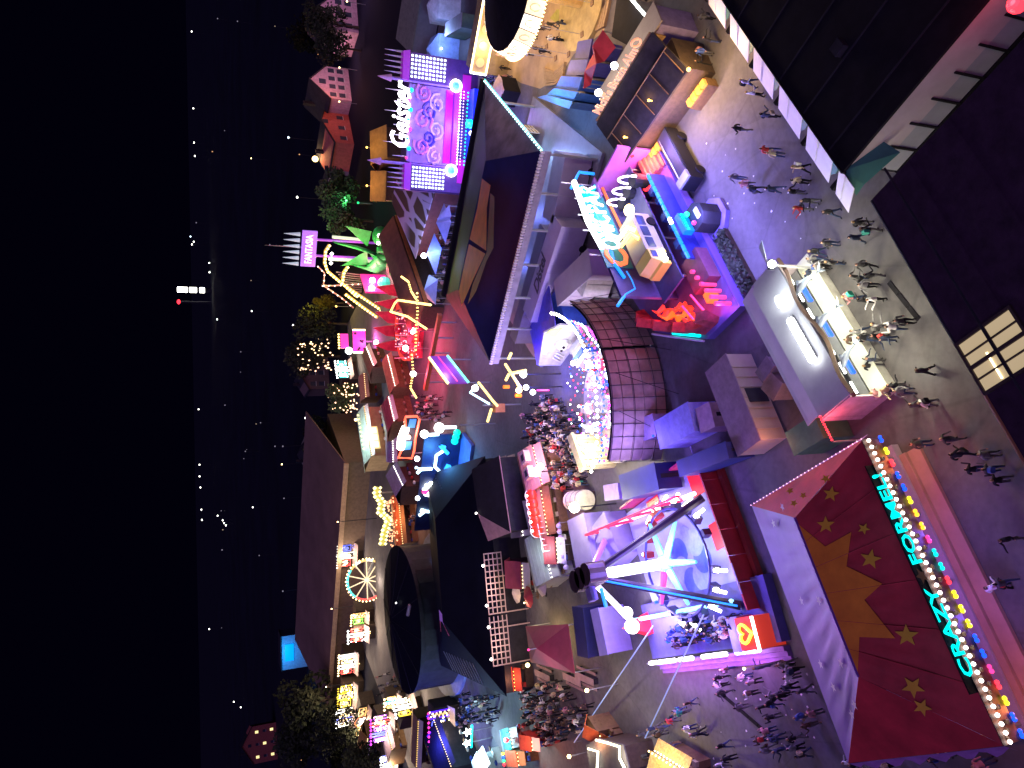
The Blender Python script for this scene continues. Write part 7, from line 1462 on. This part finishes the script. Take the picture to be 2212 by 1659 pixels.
# ================================================================== far houses
def house(q0, q1, h, rh, wm, label, wins=(3, 2), dep=9, light_=None, lit=None):
    f = Fr(at(q0, 0), at(q1, 0)); t = thing('far_house', label, 'house', f, 'houses beyond the fairground'); w = f.w
    MB().vprism([(0, 0), (w, 0), (w, h), (w / 2, h + rh), (0, h)], 0, dep).build('wall', wm, t)
    MB().slab([(-.4, -.4, h - .3), (-.4, dep + .4, h - .3), (w / 2, dep + .4, h + rh + .1), (w / 2, -.4, h + rh + .1)], .25).build('roof', dark, t); MB().slab([(w + .4, dep + .4, h - .3), (w + .4, -.4, h - .3), (w / 2, -.4, h + rh + .1), (w / 2, dep + .4, h + rh + .1)], .25).build('roof', dark, t)
    nx, nz = wins
    for i in range(nx):
        for j in range(nz):
            x = w * (i + .5) / nx; z = 1.2 + (h - 1.2) * (j + .1) / nz; o = MB().box(x - .6, x + .6, -.08, .02, z, z + 1.5).build('window', lit if lit and (i + j) % 2 == 0 else MATS['dark_glass'], t); MB().box(x - .72, x + .72, -.14, -.02, z - .14, z - .02).build('sill', white, o)
    MB().box(w / 2 - .7, w / 2 + .7, -.08, .02, h + .3, h + 1.9).build('window', MATS['dark_glass'], t)
    MB().box(w * .25, w * .25 + .8, dep * .6, dep * .6 + .8, h + rh * .4, h + rh + .9).build('chimney', dark, t)
    if light_: light((w / 2, -9, 6), light_, 420, t, .6); MB().cyl((w / 2 - 3, -8), .07, 0, 4, 6).build('lamp_post', steel, t); MB().ball((w / 2 - 3, -8, 4.1), .2, 6, 4).build('lamp', E_warm, t)
    return t
pw = pm('rosy_plaster', (.55, .36, .45), .8); rw = pm('ruddy_plaster', (.42, .11, .10), .8)
house((760, 218), (752, 150), 5.5, 4.2, pw, 'rosy gabled house with two rows of dark windows', (4, 2), 9, (1, .55, .75))
house((775, 72), (770, 0), 5.5, 4.2, pw, 'rosy gabled house cut by the upper frame edge', (3, 2), 9, (1, .5, .8))
house((765, 312), (748, 226), 5, 2, rw, 'ruddy-walled long house lit orange by the street lamp', (4, 1), 10, (1, .3, .15))
house((755, 392), (752, 345), 4, 1.5, pm('ashen_plaster', (.3, .27, .32), .8), 'grey low house behind the bright street lamp', (2, 1), 8)
house((720, 1010), (715, 925), 6, 2.5, pm('olive_plaster', (.22, .21, .17), .8), 'dim olive house in the dark beyond the mint roof', (3, 2), 10, None)
house((600, 1640), (596, 1560), 12, 5, rw, 'tall dark red house with lit yellow windows far left', (3, 3), 14, None, pe('window_amber', (1, .8, .35), 1.4))
house((712, 840), (708, 770), 6, 2.5, pm('brown_plaster', (.14, .09, .09), .8), 'brown house barely visible among dark trees', (3, 2), 10)
f = Fr(at((745, 350), 0), ang=0); t = thing('street_lamp', 'bright amber street lamp with halo beside the ruddy house', 'lamp', f); MB().cyl((0, 0), .09, 0, 7.2, 8).build('pole', steel, t); MB().ball((0, -.1, 7.4), .75, 10, 8).build('lamp_head', pe('lamp_sodium', (1, .68, .25), 6), t); light((0, -1, 8.4), (1, .6, .25), 420, t, .4)
# ================================================================== lights of the town
town = [(414, 68), (417.6, 234), (419, 308), (421, 337), (542.6, 342), (411.5, 511), (418.6, 522), (414.5, 528), (452, 568), (452.6, 588), (543.6, 672), (633, 703), (642, 426), (469, 690), (424, 481), (429, 884), (431, 1004), (431, 1029), (433, 1053), (435, 1101), (436, 1123), (470, 1114), (481, 1124), (484, 1130), (488, 1135), (546, 1096), (530, 975), (609, 1003), (660, 903), (594, 964), (611, 964), (452, 1359), (505, 1516), (520, 1528), (611, 1277), (623, 297), (513, 46), (560, 1200), (470, 40), (520, 760)]
dim = {(530, 975), (594, 964), (611, 964), (611, 1277), (513, 46), (560, 1200), (470, 40), (520, 760), (424, 481)}
lmp = [pe('town_white', (1, .97, .85), 9), pe('town_amber', (1, .75, .3), 7), pe('town_ice', (.7, .9, 1), 7), pe('town_dim', (.75, .7, .85), .25)]
hm = {}
for i, q in enumerate(town):
    d = ray(q); tt = (8 - CAM_H) / d.z if d.z < -1e-6 else 1e9; y = d.y * tt
    if not 0 < y < 1500: tt *= 1500 / y if y > 0 else 0
    if tt <= 0 or tt > 1e6: tt = 1500 / d.y
    P = CAMP + d * tt; t = thing('town_lamp', 'tiny distant town lamp on a mast in the dark', 'lamp', Fr((P.x, P.y), ang=0), 'distant town lamps'); r_ = max(.3, P.y * .00085)
    MB().cyl((0, 0), .12 + r_ * .1, 0, max(2, P.z), 6).build('mast', dark, t); MB().ball((0, 0, max(2, P.z)), r_, 8, 6, .8).build('lamp_head', lmp[3] if q in dim else lmp[1] if i in (4, 27) else lmp[2] if i in (35, 5) else lmp[0], t)
rt_ = random.Random(21)
for i in range(20):
    q = (rt_.uniform(440, 690), rt_.uniform(0, 1659)); P = at(q, 6); r_ = P.y * rt_.uniform(.0004, .0009)
    t = thing('town_lamp', 'tiny distant town lamp on a mast in the dark', 'lamp', Fr((P.x, P.y), ang=0), 'distant town lamps'); MB().cyl((0, 0), .1, 0, 6, 6).build('mast', dark, t); MB().ball((0, 0, 6), r_, 8, 6).build('lamp_head', rt_.choice((lmp[3], lmp[3], lmp[3], pe('town_faint', (.9, .7, .45), .5), pe('town_rust', (1, .5, .2), .9))), t)
# tall lit tower on the horizon
d = ray((437, 627)); P = CAMP + d * (1400 / d.y); f = Fr((P.x, P.y), ang=0); t = thing('lit_tower', 'distant tower with three lit bands and red top light', 'tower', f)
top = f.yy((381, 627))[1]; bot = f.yy((443, 627))[1]; MB().cyl((0, 0), 4, 0, top, 10, r1=3).build('shaft', dark, t)
for a_, b_ in ((383, 405), (409, 425), (431, 442)): z1, z0 = f.yy((a_, 627))[1], f.yy((b_, 627))[1]; MB().cyl((0, 0), 4.6, z0, z1, 10).build('lit_band', lmp[0], t)
x, z = f.yy((386, 652)); MB().cyl((x, 0), 2.0, 0, z, 8).build('annex_mast', dark, t); MB().ball((x, 0, z), 4.2, 8, 6, .7).build('red_beacon', E_red, t)
# ================================================================== people
def body(pose):
    J = [(0, 0, .95), (0, 0, 1.15), (0, 0, 1.36), (0, 0, 1.50), (0, .01, 1.58), (0, .02, 1.70)]; R0 = [(.15, .11), (.14, .10), (.17, .115), (.06, .06), (.085, .1), (.08, .09)]
    E = [(0, 1), (1, 2), (2, 3), (3, 4), (4, 5)]
    st, ar, bend = pose
    for s in (-1, 1):
        k = len(J); sw = st * s; aw = ar[0] if s < 0 else ar[1]
        J += [(.1 * s, 0, .88), (.11 * s, .02 + sw * .22, .5), (.12 * s, sw * .42 - .02, .08), (.12 * s, sw * .42 + .14, .04)]; R0 += [(.10, .10), (.065, .07), (.05, .05), (.045, .04)]
        E += [(0, k), (k, k + 1), (k + 1, k + 2), (k + 2, k + 3)]
        k = len(J)
        J += [(.2 * s, 0, 1.42), (.27 * s, -.03 + .2 * aw, 1.14), (.25 * s, .1 + .45 * aw, .92 + .42 * max(0, aw)), (.25 * s, .14 + .52 * aw, .84 + .46 * max(0, aw))]; R0 += [(.065, .065), (.05, .05), (.04, .04), (.045, .03)]
        E += [(2, k), (k, k + 1), (k + 1, k + 2), (k + 2, k + 3)]
    J = [(x, y + bend * max(0, z - .95), z - .25 * bend * max(0, z - .95)) for x, y, z in J]
    me = bpy.data.meshes.new('body'); me.from_pydata(J, E, []); o = bpy.data.objects.new('body', me); COL.objects.link(o)
    sk = o.modifiers.new('skin', 'SKIN'); ss = o.modifiers.new('sub', 'SUBSURF'); ss.levels = 1; ss.render_levels = 1
    if not me.skin_vertices: 
        bpy.context.view_layer.objects.active = o; bpy.ops.mesh.customdata_skin_add()
    for i, r in enumerate(R0): me.skin_vertices[0].data[i].radius = r; me.skin_vertices[0].data[i].use_root = (i == 0)
    dg = bpy.context.evaluated_depsgraph_get(); dg.update(); m2 = bpy.data.meshes.new_from_object(o.evaluated_get(dg)); bpy.data.objects.remove(o)
    m2.name = 'person_body'; m2.materials.clear()
    for m in (jackets[0], trousers[0], skinm, hairs[0], shoem): m2.materials.append(m)
    for p in m2.polygons:
        c = p.center; z = c.z + .25 * bend * max(0, c.z - .95); y = c.y - bend * max(0, z - .95)
        if z > 1.53: p.material_index = 3 if (z > 1.67 or y < -.015) else 2
        elif abs(c.x) > .19 and (z < .97 or math.hypot(c.y, z - .84) < .16): p.material_index = 2 if z < .97 else 0
        elif z < .1: p.material_index = 4
        elif z < .93: p.material_index = 1
        else: p.material_index = 0
        p.use_smooth = True
    return m2
jackets = [pm('jacket_%s' % n, c, .8, .2, 6) for n, c in (('black', (.02, .02, .025)), ('navy', (.02, .03, .07)), ('charcoal', (.05, .05, .055)), ('brown', (.07, .04, .03)), ('grey', (.18, .18, .2)), ('white', (.65, .65, .66)), ('red', (.4, .03, .03)), ('cream', (.5, .42, .26)), ('blue', (.05, .1, .35)), ('teal', (.02, .25, .2)), ('pink', (.45, .2, .22)))]
JN = ('black', 'navy', 'charcoal', 'brown', 'grey', 'white', 'red', 'cream', 'blue', 'teal', 'pink')
trousers = [pm('trouser_%s' % n, c, .85, .2, 6) for n, c in (('black', (.015, .015, .018)), ('denim', (.03, .05, .12)), ('grey', (.09, .09, .1)))]
skinm = pm('skin', (.46, .27, .2), .6, .1, 4); hairs = [pm('hair_%s' % n, c, .7, .2, 8) for n, c in (('black', (.01, .009, .008)), ('brown', (.06, .03, .015)), ('fair', (.28, .19, .08)))]; shoem = pm('shoe', (.03, .03, .03), .6)
POSES = [body(p) for p in ((.0, (0, .1), 0), (.55, (.5, -.35), .04), (-.6, (-.3, .55), .05), (.2, (.9, .7), .03), (-.25, (.1, .85), .0), (.1, (1.0, 1.0), .12))]
PN = [0]
BAGS = []
for nm_, m in (('backpack', MB().vprism([(-.15, 1.05), (.15, 1.05), (.17, 1.35), (.1, 1.45), (-.1, 1.45), (-.17, 1.35)], -.28, -.1)), ('shoulder_bag', MB().box(.2, .32, -.18, .16, .72, 1.0).tube([(.25, -.1, 1.0), (.12, 0, 1.46), (.25, .1, 1.0)], .015, 4))):
    o = m.build(nm_, jackets[3]); BAGS.append(o.data); bpy.data.objects.remove(o)
def person(P, rot, j, label, group=None, pose=None, z=0.):
    o = bpy.data.objects.new('person', POSES[rnd.randrange(6) if pose is None else pose]); COL.objects.link(o); s = rnd.uniform(.93, 1.06)
    o.location = (P[0], P[1], z); o.rotation_euler = (0, 0, rot); o.scale = (s, s, s)
    for i, m in ((0, jackets[j]), (1, rnd.choice(trousers)), (3, rnd.choice(hairs))): o.material_slots[i].link = 'OBJECT'; o.material_slots[i].material = m
    for i in (2, 4): o.material_slots[i].link = 'OBJECT'; o.material_slots[i].material = skinm if i == 2 else shoem
    tag(o, label, 'person', group); PN[0] += 1
    if PN[0] % 3 == 0:
        b = bpy.data.objects.new('bag', BAGS[PN[0] % 2]); COL.objects.link(b); b.parent = o; b.material_slots[0].link = 'OBJECT'; b.material_slots[0].material = rnd.choice(jackets)
    return o
JP = [0, 0, 0, 1, 1, 2, 2, 3, 4, 0, 2]
zones = [
 ('by the timber hall', 2, 0, [(190, 70), (270, 135), (430, 165), (245, 205), (375, 240), (500, 500), (480, 665), (540, 650), (780, 200), (830, 440), (740, 680)], {1: 4, 8: 2}),
 ('close to the white awning flaps', 2, 0, [(1230, 870), (1290, 990), (1150, 1350), (1450, 1215), (1440, 1570), (1510, 1610), (760, 560)], {0: 5, 1: 5, 4: 6, 5: 7, 6: 8}),
 ('between neon ride and awning flaps', 2, 1, [(1100, 330), (1220, 400), (1290, 450), (1500, 450), (1720, 480), (1780, 230), (1770, 370), (1870, 570), (1790, 650), (2090, 690)], {1: 10, 5: 7, 6: 7, 8: 6}),
 ('between fish booth and dark house', 3, 1, [(650, 800), (730, 870), (600, 950), (300, 1010), (180, 1090), (160, 1170), (350, 1210), (210, 1250), (130, 1320), (660, 1230), (590, 1360), (760, 1340), (700, 1440), (550, 1560), (680, 1600), (780, 1580)], {13: 10, 15: 5}),
 ('queueing at the fish booth', 3, 2, [(620, 400), (690, 460), (820, 450), (840, 340), (1000, 350), (1080, 290), (560, 480), (760, 690), (750, 750), (900, 470)], {3: 4, 4: 5}),
 ('between fish booth and star roof', 3, 2, [(1300, 800), (830, 1030), (930, 990), (1010, 950), (1080, 1010), (1330, 1130), (1250, 1150)], {1: 10, 2: 7, 4: 4, 5: 5}),
 ('beside the star-roofed ride', 3, 3, [(1260, 30), (1680, 140), (1960, 140), (1820, 290), (2000, 290), (2090, 400), (2180, 1010), (2050, 1500), (2130, 1460), (1560, -20)], {2: 4, 7: 5}),
 ('left of the star roof', 2, 4, [(1000, 610), (930, 700), (930, 780), (970, 850), (1180, 690), (1280, 740), (1250, 860), (1150, 1000), (1400, 990), (1470, 960), (1480, 1100), (1430, 1240), (1380, 1330), (1520, 1320), (1720, 1320), (1420, 1440), (1570, 1430), (1720, 1420), (1790, 1490), (1870, 1180), (1680, 690), (1660, 790), (1810, 830), (1590, 880), (1510, 880), (1600, 560), (1370, 590), (1800, 1090), (1910, 1060), (1620, 560), (1690, 620)], {2: 5, 4: 5, 6: 5, 11: 10, 20: 5, 27: 8, 28: 10}),
 ('on the lower plaza', 2, 4, [(610, 960), (530, 1060), (430, 1140), (330, 1210), (680, 1290), (600, 1220), (700, 1275), (960, 1400), (940, 1590), (1020, 1530), (120, 1290), (300, 1280), (450, 1410), (160, 1500), (500, 1040), (240, 1220)], {1: 9, 2: 6, 4: 5, 5: 5, 8: 5}),
 ('below the lilac skirt of the star roof', 3, 4, [(520, 1560), (600, 1570), (740, 1520), (810, 1460), (1420, 1510), (1540, 1510), (1910, 1570), (910, 1600)], {0: 5, 5: 7, 6: 10})]
ORD = ['first', 'second', 'third', 'fourth', 'fifth', 'sixth', 'seventh', 'eighth', 'ninth', 'tenth', 'eleventh', 'twelfth', 'thirteenth', 'fourteenth', 'fifteenth', 'sixteenth', 'seventeenth', 'eighteenth', 'nineteenth', 'twentieth'] + ['twenty-' + a for a in ('first', 'second', 'third', 'fourth', 'fifth', 'sixth', 'seventh', 'eighth', 'ninth')]
for zi, (ph, c, r, pts, sp) in enumerate(zones):
    js = [sp.get(i, rnd.choice(JP)) for i in range(len(pts))]; key = lambda i: js[i] if js[i] > 3 else 0
    for i, (x, y) in enumerate(pts):
        j = js[i]; same = sorted([k for k in range(len(pts)) if key(k) == key(i)], key=lambda k: pts[k][1]); n_ = same.index(i)
        od = '' if len(same) == 1 else ', ' + ORD[n_] + ' from picture top'
        nm_ = 'in %s jacket' % JN[j] if j > 3 else 'in dark clothes'
        person(at(Z(c, r, x, y)), rnd.uniform(0, 6.28), j, 'person %s %s%s' % (nm_, ph, od), 'people ' + ph)
def crowd(poly, n, ph, cols, mind=.75, z=0., lo=None):
    pts = [at(q, z) for q in poly]; xs = [p.x for p in pts]; ys = [p.y for p in pts]; out = []; tries = 0
    def inside(x, y):
        c = False
        for i in range(len(pts)):
            a, b = pts[i], pts[i - 1]
            if (a.y > y) != (b.y > y) and x < (b.x - a.x) * (y - a.y) / (b.y - a.y) + a.x: c = not c
        return c
    while len(out) < n and tries < 20000:
        tries += 1; x, y = rnd.uniform(min(xs), max(xs)), rnd.uniform(min(ys), max(ys))
        if inside(x, y) and all((x - a) ** 2 + (y - b) ** 2 > mind ** 2 for a, b in out): out.append((x, y))
    for x, y in out:
        j = rnd.choice(cols); person((x, y), rnd.uniform(0, 6.28), j, 'person %s %s' % ('in %s jacket' % JN[j] if j > 3 else 'in dark clothes', ph), 'people ' + ph, z=z)
ZP = lambda c, r, *pp: [Z(c, r, a, b) for a, b in pp]
crowd(ZP(1, 4, (820, 860), (1080, 760), (1260, 880), (1430, 1000), (1420, 1200), (1150, 1380), (900, 1420), (820, 1200)), 48, 'in the dense crowd below the maroon canopy', [0, 0, 1, 2, 3, 4, 2, 5], .7)
crowd(ZP(1, 4, (140, 900), (360, 880), (480, 960), (470, 1150), (150, 1200)), 24, 'in the blue-lit crowd beside the black hall', [0, 1, 2, 8, 4], .8)
crowd(ZP(1, 2, (900, 1180), (1100, 1080), (1350, 1300), (1480, 1640), (900, 1640)) , 32, 'in the crowd watching the whirl ride', [0, 2, 5, 5, 4, 7, 3], .75)
crowd(ZP(1, 3, (900, 0), (1450, 0), (1500, 330), (1380, 480), (1100, 560), (900, 200)), 34, 'in the lamplit crowd by the white tank', [0, 2, 5, 7, 4, 7, 3, 1], .75)
crowd(ZP(1, 0, (400, 660), (600, 620), (640, 960), (620, 1200), (420, 1160)), 22, 'in the dark crowd left of the sand court', [0, 0, 1, 2, 4], .9)
crowd(ZP(1, 0, (720, 420), (1000, 200), (1250, 250), (1150, 600), (800, 600)), 11, 'on the warm sand court', [0, 6, 3, 5, 2], 1.4)
crowd(ZP(2, 4, (380, 230), (700, 120), (1120, 60), (1160, 250), (760, 330), (420, 380)), 18, 'waiting on the deck of the pendulum ride', [0, 1, 8, 5, 2], .6, .8)
crowd(ZP(0, 1, (1870, 900), (1960, 620), (1985, 640), (1900, 1500), (1830, 1600)), 12, 'in the blue-lit alley behind the bumper-car hall', [0, 1, 8, 4], .9)
crowd(ZP(0, 2, (1600, 1120), (1850, 1080), (1900, 1300), (1640, 1340)), 10, 'between the hexagon sign and the marquee sign', [0, 3, 5, 2], 1.)

# the mass of small far figures that cannot be told apart
def mass(regions, name):
    vs, fs, mi = [], [], []; nj = len(jackets)
    for poly, n, mind, z in regions:
        pts = [at(q, z) for q in poly]; xs = [p.x for p in pts]; ys = [p.y for p in pts]; c = 0; tr_ = 0
        while c < n and tr_ < 9000:
            tr_ += 1; x, y = rnd.uniform(min(xs), max(xs)), rnd.uniform(min(ys), max(ys)); ins = False
            for i in range(len(pts)):
                a, b = pts[i], pts[i - 1]
                if (a.y > y) != (b.y > y) and x < (b.x - a.x) * (y - a.y) / (b.y - a.y) + a.x: ins = not ins
            if not ins: continue
            c += 1; me = rnd.choice(POSES); th = rnd.uniform(0, 6.28); co, si = math.cos(th), math.sin(th); o = len(vs); j = rnd.choice((0, 0, 1, 2, 2, 3, 4, 5, 5, 6, 7, 8, 10))
            vs += [(x + v.co.x * co - v.co.y * si, y + v.co.x * si + v.co.y * co, z + v.co.z) for v in me.vertices]
            for p in me.polygons: fs.append(tuple(i + o for i in p.vertices)); k = p.material_index; mi.append(j if k == 0 else nj + (0 if k == 1 else 1 if k == 2 else 2 if k == 3 else 3))
    me = bpy.data.meshes.new(name); me.from_pydata(vs, [], fs)
    for m in jackets + [trousers[0], skinm, hairs[0], shoem]: me.materials.append(m)
    me.polygons.foreach_set('material_index', mi); me.polygons.foreach_set('use_smooth', [True] * len(fs)); o = bpy.data.objects.new(name, me); COL.objects.link(o); o['kind'] = 'stuff'; o['label'] = 'mass of small figures in the far crowds'; o['category'] = 'crowd'
mass([(ZP(1, 2, (780, 1150), (1060, 1020), (1300, 1250), (1460, 1650), (820, 1650)), 70, .5, 0), (ZP(1, 3, (860, 0), (1460, 0), (1500, 330), (1380, 480), (1100, 560), (880, 200)), 60, .5, 0), (ZP(1, 4, (780, 820), (1100, 720), (1460, 1000), (1420, 1250), (1150, 1400), (850, 1430)), 60, .5, 0),
      (ZP(1, 4, (120, 880), (500, 880), (480, 1180), (130, 1230)), 26, .5, 0), (ZP(1, 0, (380, 640), (600, 600), (640, 960), (620, 1220), (400, 1180)), 24, .5, 0), (ZP(0, 2, (1560, 1060), (1900, 1040), (1960, 1320), (1640, 1340)), 24, .5, 0), (ZP(0, 1, (1850, 900), (1960, 600), (1990, 640), (1900, 1560), (1810, 1640)), 30, .5, 0), (ZP(2, 4, (360, 230), (700, 120), (1140, 60), (1180, 260), (760, 340), (420, 390)), 20, .5, .8), (ZP(0, 4, (1180, 660), (1480, 700), (1560, 860), (1200, 900)), 24, .5, 0), (ZP(0, 3, (1380, 640), (1560, 560), (1640, 900), (1420, 1000)), 20, .5, 0)], 'distant_crowd')
# litter and cable covers on the street
m = MB()
for k in range(46):
    q = (rnd.uniform(1520, 1780), rnd.uniform(300, 520)) if k < 26 else (rnd.uniform(1500, 1760), rnd.uniform(1450, 1640)); p = at(q, .02); a = rnd.uniform(0, 3); s_ = rnd.uniform(.04, .11)
    m.add([(p.x + s_ * math.cos(a + b), p.y + s_ * math.sin(a + b), .02 + .03 * (i % 2)) for i, b in enumerate((0, 1.5, 3.1, 4.6))], [(0, 1, 2, 3)])
lt_ = m.build('litter', pm('paper', (.75, .74, .72), .7)); lt_['kind'] = 'stuff'
for i, (qa, qb, lab) in enumerate((((1985, 690), (1905, 590), 'black cable cover between fish booth and dark house'), ((1560, 1500), (1700, 1620), 'black cable cover on the plaza below the stairs'))):
    f = Fr(at(qa), at(qb)); t = thing('cable_cover', lab, 'cable cover', f)
    for k in range(int(f.w / 1.0)): MB().vprism([(0, 0)] * 0 + [(k * 1.0, .0), (k * 1.0 + .96, .0), (k * 1.0 + .96, .05), (k * 1.0, .05)], -.14, .14).build('segment', black, t)
